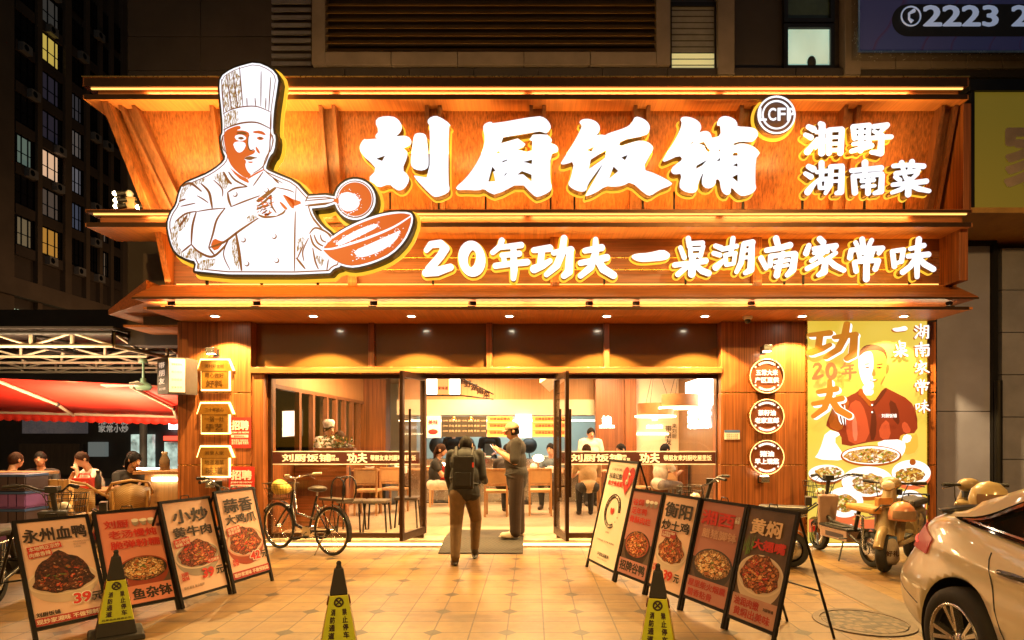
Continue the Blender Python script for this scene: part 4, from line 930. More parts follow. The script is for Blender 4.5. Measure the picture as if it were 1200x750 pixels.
# left glazed side wall
LX = -3.85
q = MB(); q.box(LX - .1, LX, 9.35, 14.3, 2.33, 2.98, TAN); q.box(LX - .1, LX, 9.35, 14.3, .1, 1.15, WOOD); q.box(LX - .1, LX + .015, 9.35, 14.3, .62, .86, WOODD); q.box(LX - .1, LX + .012, 9.35, 14.3, 2.30, 2.36, WOODD); q.build('side_partition', B)
for i, y in enumerate((10.35, 11.0, 11.75, 12.3, 12.85, 13.4, 13.95)):
    q = MB(); q.box(LX - .06, LX + .02, y - .05, y + .05, 1.15, 2.30, WOODD); q.build('side_mullion', B)
bpart('room_pillar', (LX - .3, X_(452, 14.3), 14.3, 14.8, .1, 2.98, WOOD), bevel=.005)
bpart('service_bulkhead', (-3.0, 2.0, 13.9, 15.0, 2.04, 2.38, M('white_bulkhead', (.62, .52, .38), .5, 0, .04)))
bpart('upper_bulkhead', (-3.0, 2.0, 14.1, 15.0, 2.38, 2.98, TAN))
q = MB(); q.hexa([(.15, 11.5, 2.55), (.9, 9.6, 2.9), (1.15, 9.6, 2.9), (.40, 13.9, 2.55)], [(.15, 11.5, 2.97), (.9, 9.6, 2.97), (1.15, 9.6, 2.97), (.40, 13.9, 2.97)], CREAM)
q.build('ceiling_beam', B)
q = MB(); GRL2 = M('grille_dark', (.07, .06, .05), .5)
for k in range(14): q.box(.62, .78, 9.8 + k * .3, 9.8 + k * .3 + .22, 2.955, 2.978, GRL2)
q.build('air_grille', B)
q = MB()
for k in range(9): q.box(1.7 + .0, 2.6, 12.6 + k * .09, 12.6 + k * .09 + .05, 2.955, 2.978, GRL2)
q.build('air_grille', B)
q = MB(); xa, xb = LX, X_(407, 10.2); q.box(xa, xb, 10.15, 10.3, .1, .60, WOODX); q.box(xa, xb, 10.14, 10.3, .60, .86, WOODD); q.box(xa, xb, 10.15, 10.3, .86, 1.2, WOODX); q.box(xa, xb + .02, 10.12, 10.33, 1.2, 1.23, OAK); q.build('low_partition', B)
# menu row over the pass
ym = 13.88
def mrow(px0, px1, py0, py1, mat, name, d=.06): q = MB(); q.box(X_(px0, ym), X_(px1, ym), ym - d, ym - .003, Z_(py1, ym), Z_(py0, ym), mat); return q, name
MENUW = EM('menu_lightbox', (1, .93, .8), 2.4); MENUD = M('menu_chalkboard', (.05, .035, .02), .5); MENUO = EM('menu_orange', (.85, .33, .06), .75)
q, n_ = mrow(500, 517, 487, 513, EM('menu_soft', (.9, .66, .4), .9), 'menu_board'); fn = lambda u, v: (u, ym - .064, v)
q.text('美味', fn, PRINTR, w=.22, at=(X_(508, ym), Z_(495, ym)), bold=.04); q.ball((X_(508, ym), ym - .065, Z_(506, ym)), (.11, .006, .06), PRINTR, 12, 6); q.build('menu_board', B)
q, n_ = mrow(518, 570, 488, 512, MENUD, 'menu_board'); CHALK = EM('chalk', (.7, .5, .25), .5)
for i in range(7):
    for j in range(3): q.text('小炒肉 剁椒鱼'[i % 3:i % 3 + 3], fn, CHALK, w=.11, at=(X_(522 + i * 7.4, ym), Z_(493 + j * 6, ym)))
q.build('menu_board', B)
for px in (532, 552):
    q = MB(); q.lathe([(.02, .0), (.07, -.07), (.062, -.07), (.015, -.005)], (X_(px, ym - .15), ym - .15, Z_(488, ym - .15)), BRASS, 14); d = q.build('menu_lamp', B)
    q = MB(); q.ball((X_(px, ym - .15), ym - .15, Z_(490, ym - .15)), .035, EM('bulb', (1, .75, .35), 30), 10, 8); q.build('bulb', d)
for a, b2 in ((571, 601), (624, 652), (652, 668)):
    q, n_ = mrow(a, b2, 488, 512, MENUO, 'menu_shelf')
    for k in range(3):
        q.box(X_(a, ym), X_(b2, ym), ym - .1, ym - .06, Z_(495.6 + k * 8, ym), Z_(494.6 + k * 8, ym), LEDW)
        q.text('招牌湘菜精选', fn, PRINTR, w=X_(b2, ym) - X_(a, ym) - .12, h=.07, at=(X_((a + b2) / 2, ym), Z_(491 + k * 8, ym)), bold=.03)
    q.build('menu_shelf', B)
q, n_ = mrow(604, 623, 486, 513, MENUW, 'menu_board'); q.text('今日推荐', fn, PRINTR, w=.24, at=(X_(613, ym), Z_(497, ym)), bold=.03); q.build('menu_board', B)
# kitchen
TEAL = EM('kitchen_back', (.42, .58, .54), .22, (.3, .38, .36))  # back wall glows faintly in place of the bright kitchen lighting
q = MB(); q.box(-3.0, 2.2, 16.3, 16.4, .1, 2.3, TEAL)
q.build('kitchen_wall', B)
q = MB(); q.box(-3.0, 2.0, 13.9, 14.3, .1, 1.02, STEEL); q.box(-3.0, 2.0, 13.85, 14.32, 1.02, 1.06, STEEL); q.build('kitchen_counter', B)
q = MB(); q.box(-3.0, 2.0, 14.1, 14.12, 1.90, 1.93, LEDL); q.build('pass_light', B)
for i, (px, py, r) in enumerate(((514, 522, .24), (548, 520, .17), (620, 522, .2))):
    c = P(px, py, 15.6); q = MB(); q.lathe([(0, .12), (r * .6, .10), (r * .9, .04), (r, 0), (r * .93, 0), (r * .6, .07), (0, .09)], c, PLBLK, 20, Matrix.Rotation(R(80), 4, 'X')); q.tube([c + Vector((0, 0, -r)), c + Vector((.05, 0, -r - .25))], .014, PLBLK, 6)
    tag(q.build('wok'), ('largest black wok', 'smallest black wok', 'black wok')[i] + ' hanging over the kitchen range, ' + ('beside the cook', 'between the largest wok and the cook', 'behind the man in the cap')[i], 'wok')
for i, (px, w) in enumerate(((560, .5), (600, .6), (640, .5))):
    q = MB(); x = X_(px, 14.2)
    for k in range(5): q.lathe([(0, 0), (.05, 0), (.09, .05), (.085, .05), (0, .012)], (x - .25 + k * .12, 14.15, 1.064), WHITEP, 12)
    tag(q.build('stacked_bowls'), ('row of white bowls on the steel pass behind the walker', 'row of white bowls on the steel pass behind the man in the cap', 'row of white bowls at the far end of the steel pass')[i], 'bowls', kind='stuff')
# right partition wall with lit lettering
yp = 13.6
q = MB(); q.box(X_(698, yp), X_(732, yp), yp, yp + .2, .1, 2.98, WOODD); q.box(X_(732, yp), X_(745, yp), yp - .1, yp + .2, .1, 2.98, WOOD); q.box(X_(745, yp), 3.3, yp, yp + .2, .1, 2.98, CREAM); q.build('room_partition', B)
WL = EM('white_letters', (1, .95, .88), 3.0); fp = lambda u, v: (u, yp - .02, v); DARKT = M('dark_print', (.06, .03, .02), .6)
q = MB(); q.text('娘', fp, WL, h=.22, at=(X_(711, yp), Z_(493, yp)), bold=.05); q.text('湖南家常菜', fp, WL, w=.34, at=(X_(711, yp), Z_(500, yp)), bold=.04)
fp2 = lambda u, v: (u, yp - .02, v)
q.text('回', fp2, WL, h=.11, at=(X_(767, yp), Z_(490, yp)), bold=.05); q.text('品味湘菜', fp2, WL, w=.36, h=.075, at=(X_(767, yp), Z_(500, yp)), bold=.05)
q.box(X_(745, yp), X_(783, yp), yp - .03, yp - .003, Z_(509.5, yp), Z_(507.5, yp), LEDL)
q.text('带\n朋\n友', fp2, DARKT, h=.42, at=(X_(783, yp), Z_(510, yp)), bold=.02); q.text('来\n刘\n厨', fp2, DARKT, h=.32, at=(X_(790, yp), Z_(505, yp)), bold=.01)
q.build('wall_lettering', B)
RX = 3.2
q = MB(); q.box(RX, RX + .12, 9.5, 13.6, .1, 2.98, wood('brown_screen', (.17, .085, .035), 'z', .5, .3)); q.build('side_screen', B)
q = MB(); q.box(RX - .05, RX - .003, 10.4, 12.8, 2.12, 2.66, EM('white_window_box', (1, .97, .9), 4.0)); q.build('wall_lightbox', B)
q = MB(); q.text('湘里湘亲', lambda u, v: (RX - .02, u, v), WL, w=1.7, at=(11.9, 1.92), bold=.05); q.build('wall_lettering', B)
# pass / service window seen through the right pane
q = MB(); q.box(2.2, 3.15, 12.6, 12.9, .1, 1.05, WOOD); q.box(2.15, 3.17, 12.55, 12.95, 1.05, 1.09, OAK); q.build('service_counter', B)
for i, (px, py, w) in enumerate(((695, 515, .5), (752, 492, .55), (790, 484, .55))):
    pass
def ring_lamp(px, py, Y, r, label, drum=False):
    c = P(px, py, Y); t = thing('ring_pendant', label, 'pendant lamp', c); q = MB()
    q.tube([c + Vector((r * math.cos(a), r * .9 * math.sin(a), 0)) for a in [k * math.pi / 16 for k in range(32)]], .022, LEDL, 6, True)
    q.build('light_ring', t)
    q = MB(); q.lathe([(r - .03, .03), (r - .03, .24)], c, M('slat_shade', (.35, .17, .07), .5), 32); q.build('shade', t)
    q = MB()
    for a in (0, 2.1, 4.2): q.cyl(c + Vector((r * math.cos(a), r * .9 * math.sin(a), 0)), (c.x, c.y, 2.98), .004, mat=BLACK, n=6)
    q.build('cable', t)
ring_lamp(768, 488, 11.6, .36, 'glowing ring pendant lamp with brown shade, the lower of two behind the right pane')
ring_lamp(797, 478, 11.2, .36, 'glowing ring pendant lamp with brown shade, the higher one beside the white wall light box')
# lit hanging lantern frame inside the door
t = thing('lantern_frame', 'hanging black frame of lit white panels and hanging dark letters above the entrance', 'hanging lantern', P(530, 450, 10.6)); y = 10.6
for a, b2, m_ in ((499, 512, MENUW), (527, 539, MENUW), (513, 526, EM('soft_orange_panel', (.9, .42, .12), .9))):
    q = MB(); q.box(X_(a, y), X_(b2, y), y - .03, y + .03, Z_(462, y), Z_(441, y), m_); q.build('light_panel', t)
q = MB(); q.text('家味道', lambda u, v: (u, y - .034, v), PRINTR, w=.17, at=(X_(519.5, y), Z_(455, y)), bold=.03)
for i, ch in enumerate('湘野湖南菜'): q.text(ch, lambda u, v, i=i: (u, y + .9 - i * .05, v), DARKT, h=.13, at=(X_(541 + i * 7.5, y + .9), Z_(446 + i * 4.2, y + .9)), bold=.05)
q.build('lettering', t)
q = MB(); q.tube([P(497, 463.5, y), P(541, 463.5, y), P(578, 468, y + .9)], .012, BLACK, 6); q.tube([P(541, 443, y), P(578, 462, y + .9)], .012, BLACK, 6)
for px in (499, 519, 540): q.cyl(P(px, 463, y), (X_(px, y), y, 2.98), .008, mat=BLACK, n=6)
q.build('frame', t)
# pale bluish tv seen through the side glazing
t = thing('television', 'lit blue screen hanging behind the left glazing', 'television', P(345, 493, 10.9)); q = MB()
TVM = NT('tv_screen'); nz = TVM.noise(TVM.coord('pos', (2, 2, 2)), 3, 5, .8); TVM.l(TVM.ramp(nz, [(.36, (.25, .45, .55)), (.5, (.55, .75, .8)), (.62, (.6, .3, .2))]), TVM.b.inputs['Emission Color']); TVM.b.inputs['Emission Strength'].default_value = .5
q.hexa([P(331, 512, 10.4), P(354, 510, 11.3), P(354, 510, 11.35), P(331, 512, 10.45)], [P(331, 482, 10.4), P(354, 481, 11.3), P(354, 481, 11.35), P(331, 482, 10.45)], TVM.m); q.build('screen', t)
q = MB(); q.hexa([P(330, 513, 10.42), P(355, 511, 11.32), P(355, 511, 11.45), P(330, 513, 10.55)], [P(330, 481, 10.42), P(355, 480, 11.32), P(355, 480, 11.45), P(330, 481, 10.55)], PLBLK); q.build('casing', t)
bpart('street_behind_wall', (-5.0, -4.85, 9.32, 14.3, .1, 2.98, WOODD))
# ---- furniture
LEATH = M('tan_leather', (.50, .30, .14), .5, 0, .1, 8, .1); DKSEAT = M('dark_seat', (.08, .055, .04), .5)
def chair0():
    t = thing('dining_chair', 'x', 'chair'); q = MB(); q.box(-.21, .21, -.2, .2, .43, .48, LEATH); q.build('seat', t, .015)
    q = MB(); q.box(-.19, .19, .19, .215, .60, .84, LEATH); q.build('backrest', t, .01)
    q = MB(); q.box(-.21, .21, .185, .22, .84, .88, OAK); q.box(-.21, .21, .19, .215, .56, .595, OAK); q.build('back_rail', t, .006)
    for sx in (-1, 1):
        q = MB(); q.hexa([(sx * .2 - .016, .21, 0), (sx * .2 + .016, .21, 0), (sx * .2 + .016, .245, 0), (sx * .2 - .016, .245, 0)], [(sx * .2 - .016, .185, .86), (sx * .2 + .016, .185, .86), (sx * .2 + .016, .22, .86), (sx * .2 - .016, .22, .86)], OAK); q.build('leg', t)
        q = MB(); q.box(sx * .19 - .016, sx * .19 + .016, -.19, -.155, 0, .43, OAK); q.build('leg', t)
    return t
def stool0():
    t = thing('dark_stool', 'x', 'stool'); q = MB(); q.box(-.19, .19, -.17, .17, .44, .49, DKSEAT); q.build('seat', t, .012)
    for sx in (-1, 1):
        for sy in (-1, 1):
            q = MB(); q.cyl((sx * .18, sy * .16, 0), (sx * .15, sy * .13, .44), .014, mat=BLACK, n=8); q.build('leg', t)
    return t
def table0(w=1.2, d=.7):
    t = thing('dining_table', 'x', 'table'); q = MB(); q.box(-w / 2, w / 2, -d / 2, d / 2, .72, .75, OAK); q.build('tabletop', t, .006)
    q = MB(); q.cyl((0, 0, .02), (0, 0, .72), .035, mat=BLACK); q.build('pedestal', t); q = MB(); q.box(-.28, .28, -.22, .22, 0, .02, BLACK); q.build('foot', t)
    return t
CH0, ST0, TA0 = chair0(), stool0(), table0()
first = {}
def put(proto, x, y, rz, label, group):
    if proto.name not in first: first[proto.name] = 1; o = proto; o.location = (x, y, ZF); o.rotation_euler = (0, 0, rz); o['label'] = label; o['group'] = group; return o
    return copy_tree(proto, (x, y, ZF), rz, label, group)
def floorat(px, py): Y = F * (CH - ZF) / (py - HY); return X_(px, Y), Y
for px, py, rz, lb in ((432, 603, math.pi, 'tan dining chair behind the left pane, next to the open door'), (463, 600, 2.9, 'tan dining chair seen through the open left door leaf'), (582, 604, math.pi, 'tan dining chair right beside the man in the cap, on his left'), (633, 603, math.pi, 'tan dining chair between the man in the cap and the right door leaf'), (690, 600, math.pi, 'tan dining chair with a diner, directly behind the leaning white board'), (748, 598, .6, 'tan dining chair half hidden behind the board row'), (778, 598, -.5, 'tan dining chair farthest from the entrance behind the right pane'), (518, 593, 1.6, 'tan dining chair under the seated woman left of the walker'), (548, 590, math.pi, 'tan dining chair deep in the room, seen past the walker')):
    x, y = floorat(px, py); put(CH0, x, y, rz, lb, 'dining chairs')
for px, py, lb in ((412, 622, 'black legged stool behind the bicycle carrier'), (442, 622, 'black legged stool between the other stool and the open door'), (478, 617, 'black legged stool seen behind the open left door glass')):
    x, y = floorat(px, py); put(ST0, x, y, 0, lb, 'dark stools')
for px, py, lb in ((450, 590, 'wooden dining table behind the left pane'), (515, 588, 'wooden dining table left of the walker'), (608, 590, 'wooden dining table behind the man in the cap'), (690, 588, 'wooden dining table behind the leaning white board'), (765, 586, 'wooden dining table behind the right pane')):
    x, y = floorat(px, py); put(TA0, x, y, 0, lb, 'dining tables')
PORC = M('porcelain', (.72, .66, .56), .25); TEA = M('tea_bottle', (.10, .05, .02), .15)
for px, py, where in ((450, 590, 'behind the left pane'), (515, 588, 'left of the walker'), (608, 590, 'behind the man in the cap'), (690, 588, 'behind the leaning white board'), (765, 586, 'behind the right pane')):
    x, y = floorat(px, py); q = MB(); q.lathe([(0, 0), (.05, 0), (.11, .055), (.105, .058), (.05, .01), (0, .01)], (x - .28, y - .12, .852), PORC, 18); q.ball((x - .28, y - .12, .885), (.085, .085, .03), FOODD if 'FOODD' in globals() else M('stew_food', (.32, .11, .03), .4, 0, .4, 60, .4), 14, 8); tag(q.build('dish'), 'white bowl of food on the dining table ' + where, 'bowl')
    q = MB(); q.lathe([(0, 0), (.035, 0), (.036, .15), (.014, .20), (.014, .25), (0, .25)], (x + .05, y + .1, .852), TEA, 14); tag(q.build('bottle'), 'brown drink bottle on the dining table ' + where, 'bottle')
    q = MB(); q.lathe([(0, 0), (.07, 0), (.085, .06), (.06, .11), (.03, .125), (0, .14)], (x + .32, y - .1, .852), PORC, 16); q.tube([(x + .39, y - .1, .90), (x + .44, y - .1, .95)], .011, PORC, 6); tag(q.build('teapot'), 'white teapot on the dining table ' + where, 'teapot')
def table_lamp(px, py, Y, label):
    c = P(px, py, Y); t = thing('table_lamp', label, 'lamp', (c.x, c.y, .85 + ZF - .1)); q = MB()
    q.ball(c, (.11, .11, .075), EM('lamp_globe', (1, .88, .62), 6), 16, 10); q.build('lamp_shade', t)
    q = MB(); q.cyl((c.x, c.y, .85), (c.x, c.y, c.z - .06), .012, mat=BRASS, n=8); q.lathe([(0, .87), (.06, .868), (.07, .85), (0, .85)], (c.x, c.y, 0), BRASS, 14); q.build('base', t)
table_lamp(631, 537, 12.4, 'glowing white mushroom lamp on the table right of the man in the cap')
table_lamp(517, 546, 12.2, 'glowing white mushroom lamp on the table left of the walker')
table_lamp(453, 537, 13.2, 'glowing white mushroom lamp on the table seen beside the open left door leaf')
def small(name, px, py, Y, sx, sy, sz, mat, label, cat, top=None):
    c = P(px, py, Y); q = MB(); q.box(c.x - sx / 2, c.x + sx / 2, Y - sy / 2, Y + sy / 2, c.z, c.z + sz, mat)
    if top: q.box(c.x - sx * .3, c.x + sx * .3, Y - sy * .3, Y + sy * .3, c.z + sz, c.z + sz * 1.3, top)
    tag(q.build(name, None, .01), label, cat)
TT = .85
small('tissue_box', 645, Z_ and 509 + (CH - TT) * F / 12.3, 12.3, .2, .14, .1, WHITEP, 'white tissue box on the table beside the lamp right of the man', 'tissue box', PAPERW)
small('red_bag', 523, 562, 12.0, .3, .12, .26, M('red_bag', (.55, .03, .02), .5), 'red handbag hanging by the chair left of the walker', 'bag')
small('condiment_box', 470, 509 + (CH - TT) * F / 12.1, 12.1, .22, .15, .14, WHITEP, 'white condiment box on the table behind the left pane', 'box', PINE)
small('menu_stand', 700, 509 + (CH - TT) * F / 12.1, 12.1, .16, .05, .22, M('red_card', (.6, .05, .02), .5), 'red menu stand on the table behind the leaning white board', 'menu stand')
# planter on the sill behind the left pane
t = thing('planter_plant', 'dark leafy plant on the low wall behind the left pane', 'plant', P(395, 528, 10.22)); rr = random.Random(11)
LEAF = M('leaf', (.06, .09, .02), .5, 0, .4, 20); LEAF2 = M('leaf_yellow', (.30, .24, .04), .5)
q = MB(); c = P(393, 522, 10.22)
for _ in range(150):
    a = rr.uniform(0, 6.28); r_ = rr.uniform(.02, .34); p = c + Vector((r_ * math.cos(a), r_ * .5 * math.sin(a), rr.uniform(-.05, .16) * (1 - r_)))
    d = Vector((rr.uniform(-1, 1), rr.uniform(-1, 1), rr.uniform(-.2, 1))).normalized() * .06; s = d.orthogonal().normalized() * .018
    q.raw([p, p + d * .5 + s, p + d, p + d * .5 - s], [(0, 1, 2, 3)], LEAF if rr.random() < .8 else LEAF2)
q.build('leaves', t)
q = MB(); q.box(c.x - .32, c.x + .32, 10.14, 10.31, c.z - .16, c.z - .04, WOODD); q.build('trough', t)
# room lamps, assumed on the ceiling from the bright room
for x, y in ((-2.6, 11.5), (0, 11.5), (2.2, 11.0), (-1.2, 13.0), (1.5, 12.6)):
    area_light('assumed_room_lamp', (x, y, 2.93), (x, y, 0), .7, .7, 105, (1.0, .62, .27))
    q = MB(); q.lathe([(0, 2.974), (.09, 2.972), (.1, 2.979)], (x + .6, y + .3, 0), EM('room_spot_lens', (1, .8, .5), 12), 14); q.build('ceiling_spot', B)
area_light('assumed_kitchen_lamp', (-.5, 15.4, 2.6), (-.5, 15.6, 0), 3.5, .5, 45, (.85, 1.0, .95))  # assumed from the bright kitchen, no fitting built
area_light('assumed_side_lamp', (-3.0, 10.6, 2.8), (-4, 11.5, 1.2), .5, .5, 35, (1.0, .66, .33))  # assumed as well, aimed at the left side wall without a fitting
# ------------------------------------------------------------------ signs on the restaurant's pillars
def lin(c): return tuple(((x / 255) / 12.92 if x <= 10 else ((x / 255 + .055) / 1.055) ** 2.4) for x in c)
def PR(name, rgb, k=0.74): return EM('lightbox_' + name, lin(rgb), k, tuple(x * .2 for x in lin(rgb)))
GC = {}
def glyph_flat(q, key, fn, cx, cy, h, mat, lev=0.0, w=None):   # brush glyph as a printed mark, centred on (cx, cy)
    if (key, lev) not in GC:
        g, org, sc = LET[key]; S, xs, ys = glyph_field(g, 14, 110); lp = contour(S, xs, ys, lev)
        us = [u for l_ in lp for u, v in l_]; vs = [v for l_ in lp for u, v in l_]
        H = max(vs) - min(vs); mu, mv = (max(us) + min(us)) / 2, (max(vs) + min(vs)) / 2
        GC[(key, lev)] = ([[((u - mu) / H, -(v - mv) / H) for u, v in l_] for l_ in lp], (max(us) - min(us)) / H)
    lp, asp = GC[(key, lev)]; k = (w / asp / h) if w else 1
    q.flat([[(cx + u * h * k, cy + v * h) for u, v in l_] for l_ in lp], fn, mat)
yp_ = 8.84
GOLD = M('gold_plaque', (.27, .12, .014), .42, .5, .12, 20, .1); GOLDD = M('gold_relief', (.10, .045, .008), .4, .6)
PHALO = EM('plaque_halo', (1, .66, .20), 4.0)
for i, (rows, lb) in enumerate(((('湘村好食材', '用心做好', '好料'), 'uppermost gold house-shaped plaque with glowing edge, lamp above it'), (('二十年匠心', '一锅一灶', '手艺'), 'middle gold house-shaped plaque with glowing edge, beside the upper recruitment poster'), (('湘里人家', '地道湘菜', '味道'), 'lowest gold house-shaped plaque with glowing edge, lamp below it'))):
    oy = i * 51
    t = thing('house_plaque', lb, 'plaque', P(251, 456 + oy, yp_), 0, 'gold house plaques')
    pts = [(235.8, 456), (235.8, 434.6), (231, 434.6), (235, 422), (266.5, 422), (271.5, 434.6), (266.8, 434.6), (266.8, 456)]
    f_ = lambda d: (lambda u, v: (X_(u, yp_), yp_ + d, Z_(v + oy, yp_)))
    q = MB(); q.slab([pts], f_(0), f_(.03), GOLD); q.build('plate', t, .004)
    mx, my = 251.2, 440
    q = MB(); q.slab([[(mx + (a - mx) * 1.11, my + (b2 - my) * 1.11) for a, b2 in pts]], f_(.034), f_(.05), PHALO); q.build('glow_edge', t)
    q = MB(); fn = lambda u, v: (u, yp_ - .004, v)
    X0 = X_(251.2, yp_)
    q.text(rows[0], fn, GOLDD, w=.27, h=.055, at=(X0, Z_(429 + oy, yp_)), bold=.02); q.text(rows[1], fn, GOLDD, w=.27, h=.075, at=(X0, Z_(440 + oy, yp_)), bold=.02); q.text(rows[2], fn, GOLDD, w=.24, h=.10, at=(X0, Z_(449.5 + oy, yp_)), bold=.03)
    q.quad((X_(236.5, yp_), yp_ - .003, Z_(435.4 + oy, yp_)), (X_(266, yp_), yp_ - .003, Z_(435.4 + oy, yp_)), (X_(266, yp_), yp_ - .003, Z_(434.7 + oy, yp_)), (X_(236.5, yp_), yp_ - .003, Z_(434.7 + oy, yp_)), GOLDD)
    q.build('lettering', t)
def wall_lamp(px, py, up, label, x_off=0):
    c = P(px, py, 8.74); t = thing('wall_spotlight', label, 'spotlight', (c.x, 8.9, c.z)); s = -1 if up else 1
    q = MB(); q.box(c.x - .06, c.x + .06, 8.70, 8.80, c.z - .03, c.z + .06, STEEL); q.build('housing', t, .01)
    q = MB(); q.cyl((c.x, 8.80, c.z), (c.x, 8.90, c.z), .018, mat=BLACK, n=8); q.box(c.x - .04, c.x + .04, 8.885, 8.9, c.z - .05, c.z + .05, BLACK); q.build('arm', t)
    q = MB(); zz_ = c.z - .034 if up else c.z + .064; q.box(c.x - .045, c.x + .045, 8.715, 8.785, min(zz_, zz_ - s * .003), max(zz_, zz_ - s * .003), EM('spot_lens', (1, .85, .6), 40)); q.build('lens', t)
    spot_light('wall_spot_beam', (c.x, 8.73, zz_ + s * -.02 * (1 if up else -1) if False else (zz_ - .03 if up else zz_ + .03)), (c.x, 8.87, zz_ + (-1 if up else 1)), 13, (1, .72, .38), 110, .7, .03)
wall_lamp(247, 412, True, 'small steel spotlight above the uppermost gold plaque'); wall_lamp(247, 569, False, 'small steel spotlight below the lowest gold plaque')
wall_lamp(899, 409, True, 'small steel spotlight above the uppermost round sign'); wall_lamp(896, 563, False, 'small steel spotlight below the lowest round sign')
REDP = M('poster_red', (.55, .028, .02), .5)
for px0, px1, py0, py1, lb in ((269, 294, 489, 525, 'red recruitment poster beside the middle gold plaque'), (268, 298, 547, 584, 'red recruitment poster beside the lowest gold plaque')):
    y = 8.888; q = MB(); a, b2, z0, z1 = X_(px0, y), X_(px1, y), Z_(py1, y), Z_(py0, y); W_, H_ = b2 - a, z1 - z0
    q.box(a, b2, y, y + .008, z0, z1, REDP); fn = lambda u, v: (u, y - .003, v); xm = (a + b2) / 2
    q.text('招聘', fn, PRINTW, w=W_ * .82, h=H_ * .33, at=(xm, z0 + H_ * .74), bold=.05); q.text('JOIN US NOW', fn, PRINTW, w=W_ * .85, h=H_ * .07, at=(xm, z0 + H_ * .5), bold=.05)
    q.box(a + W_ * .08, b2 - W_ * .12, y - .002, y, z0 + H_ * .34, z0 + H_ * .43, PRINTW); q.text('期待你的加入', fn, REDP, w=W_ * .6, h=H_ * .06, at=(xm, z0 + H_ * .385), bold=.03)
    q.text('薪资面议 包吃包住\n服务员 厨师 传菜员', fn, PRINTW, w=W_ * .8, h=H_ * .17, at=(xm, z0 + H_ * .2), bold=.02)
    tag(q.build('recruitment_poster'), lb, 'poster', 'recruitment posters')
# round signs
DISC = M('disc_brown', (.20, .055, .018), .4); DL = EM('disc_letters', (1, .86, .66), 1.3, (.3, .2, .1))
for (py, l1, l2, lb) in ((440.8, '五常大米', '产区直供', 'uppermost'), (488, '茶籽油', '老家直邮', 'middle'), (536, '猪油', '早上现熬', 'lowest')):
    y = 8.72; c = P(898.5, py, y); r = .236; t = thing('round_sign', f'{lb} of the three round signs with glowing letters on the wooden pillar', 'round sign', (c.x, 8.9, c.z), 0, 'round ingredient signs')
    mt = Matrix.Rotation(R(90), 4, 'X')
    q = MB(); q.lathe([(0, 0), (r - .01, 0), (r - .01, -.10), (0, -.10)], c, DISC, 40, mt, False); q.build('disc', t)
    q = MB(); q.lathe([(r - .012, .012), (r, .012), (r, -.11), (r - .012, -.11)], c, BRASS, 40, mt, False)
    q.tube([c + Vector((r * math.cos(a), -.012, r * math.sin(a))) for a in [k * math.pi / 20 for k in range(40)]], .007, EM('disc_rim_light', (1, .6, .25), .9), 6, True); q.build('rim', t)
    q = MB(); q.cyl(c + Vector((0, .1, 0)), (c.x, 8.9, c.z), .03, mat=BLACK); q.build('bracket', t)
    q = MB(); fn = lambda u, v: (u, y - .008, v)
    q.text(l1, fn, DL, w=.31 if len(l1) > 3 else .25 if len(l1) > 2 else .2, h=.085, at=(c.x, c.z + .05), bold=.05); q.text(l2, fn, DL, w=.34, h=.085, at=(c.x, c.z - .055), bold=.05)
    for s in (1, -1):
        for k in range(9):
            a = s * math.pi / 2 + (k - 4) * .14; q.text('刘厨湘味好饭铺湘菜'[k], lambda u, v: (u, y - .007, v), DL, h=.034, at=(c.x + (r - .045) * math.cos(a), c.z + (r - .045) * math.sin(a)), bold=.06)
        for sx in (-1, 1): q.lathe([(0, 0), (.014, 0)], c + Vector((sx * (r - .05) * math.cos(.55), -.008, s * (r - .05) * math.sin(.75))), DL, 10, mt)
    q.build('lettering', t)
q = MB(); y = 8.89; q.box(X_(849, y), X_(867, y), y, y + .008, Z_(515, y), Z_(504, y), PAPERW); q.box(X_(849, y), X_(867, y), y - .002, y, Z_(507, y), Z_(504, y), M('label_blue', (.08, .16, .4), .5))
for k in range(3): q.text('油烟净化设施', lambda u, v: (u, y - .003, v), DARKT, w=.17, h=.022, at=(X_(858, y), Z_(509.2 + k * 2.2, y)))
tag(q.build('notice_plate'), 'small white and blue notice plate left of the round signs', 'notice')
t = thing('dome_camera', 'small white security camera under the soffit above the round signs', 'camera', (X_(876, 8.5), 8.5, 3.215)); q = MB(); c = Vector((X_(876, 8.5), 8.5, 3.212)); q.lathe([(.065, 0), (.065, -.03), (.05, -.045), (0, -.045)], c, WHITEP, 16); q.build('mount', t)
q = MB(); q.ball(c + Vector((0, 0, -.06)), .042, PLBLK, 12, 8); q.build('lens_dome', t)
# ------------------------------------------------------------------ big lit poster
yb = 8.875
t = thing('lit_poster', 'tall yellow backlit poster of a man presenting bowls of food', 'poster', (X_(1016, yb), 8.9, Z_(636, yb)))
PY = NT('poster_yellow'); nz = PY.noise(PY.coord('pos', (1, 1, 1)), .5, 2); PY.l(PY.ramp(nz, [(.3, lin((206, 170, 46))), (.7, lin((226, 200, 92)))]), PY.b.inputs['Emission Color']); PY.b.inputs['Emission Strength'].default_value = .85; PY.b.inputs['Base Color'].default_value = (.12, .09, .02, 1); PY = PY.m
q = MB(); q.box(X_(946, yb), X_(1086, yb), yb, yb + .06, Z_(636, yb), Z_(376, yb), PY); q.build('light_panel', t)
q = MB()
for a, b2, c_, d_ in ((944.5, 946, 374.5, 637), (1086, 1087.5, 374.5, 637)): q.box(X_(a, yb), X_(b2, yb), yb - .012, yb + .06, Z_(d_, yb), Z_(c_, yb), BRASS)
q.box(X_(946, yb), X_(1086, yb), yb - .012, yb + .06, Z_(637, yb), Z_(636, yb), BRASS); q.build('frame', t)
PO = lambda d: (lambda u, v: (X_(940 + u * .1867, yb), yb - d, Z_(370 + v * .1867, yb)))
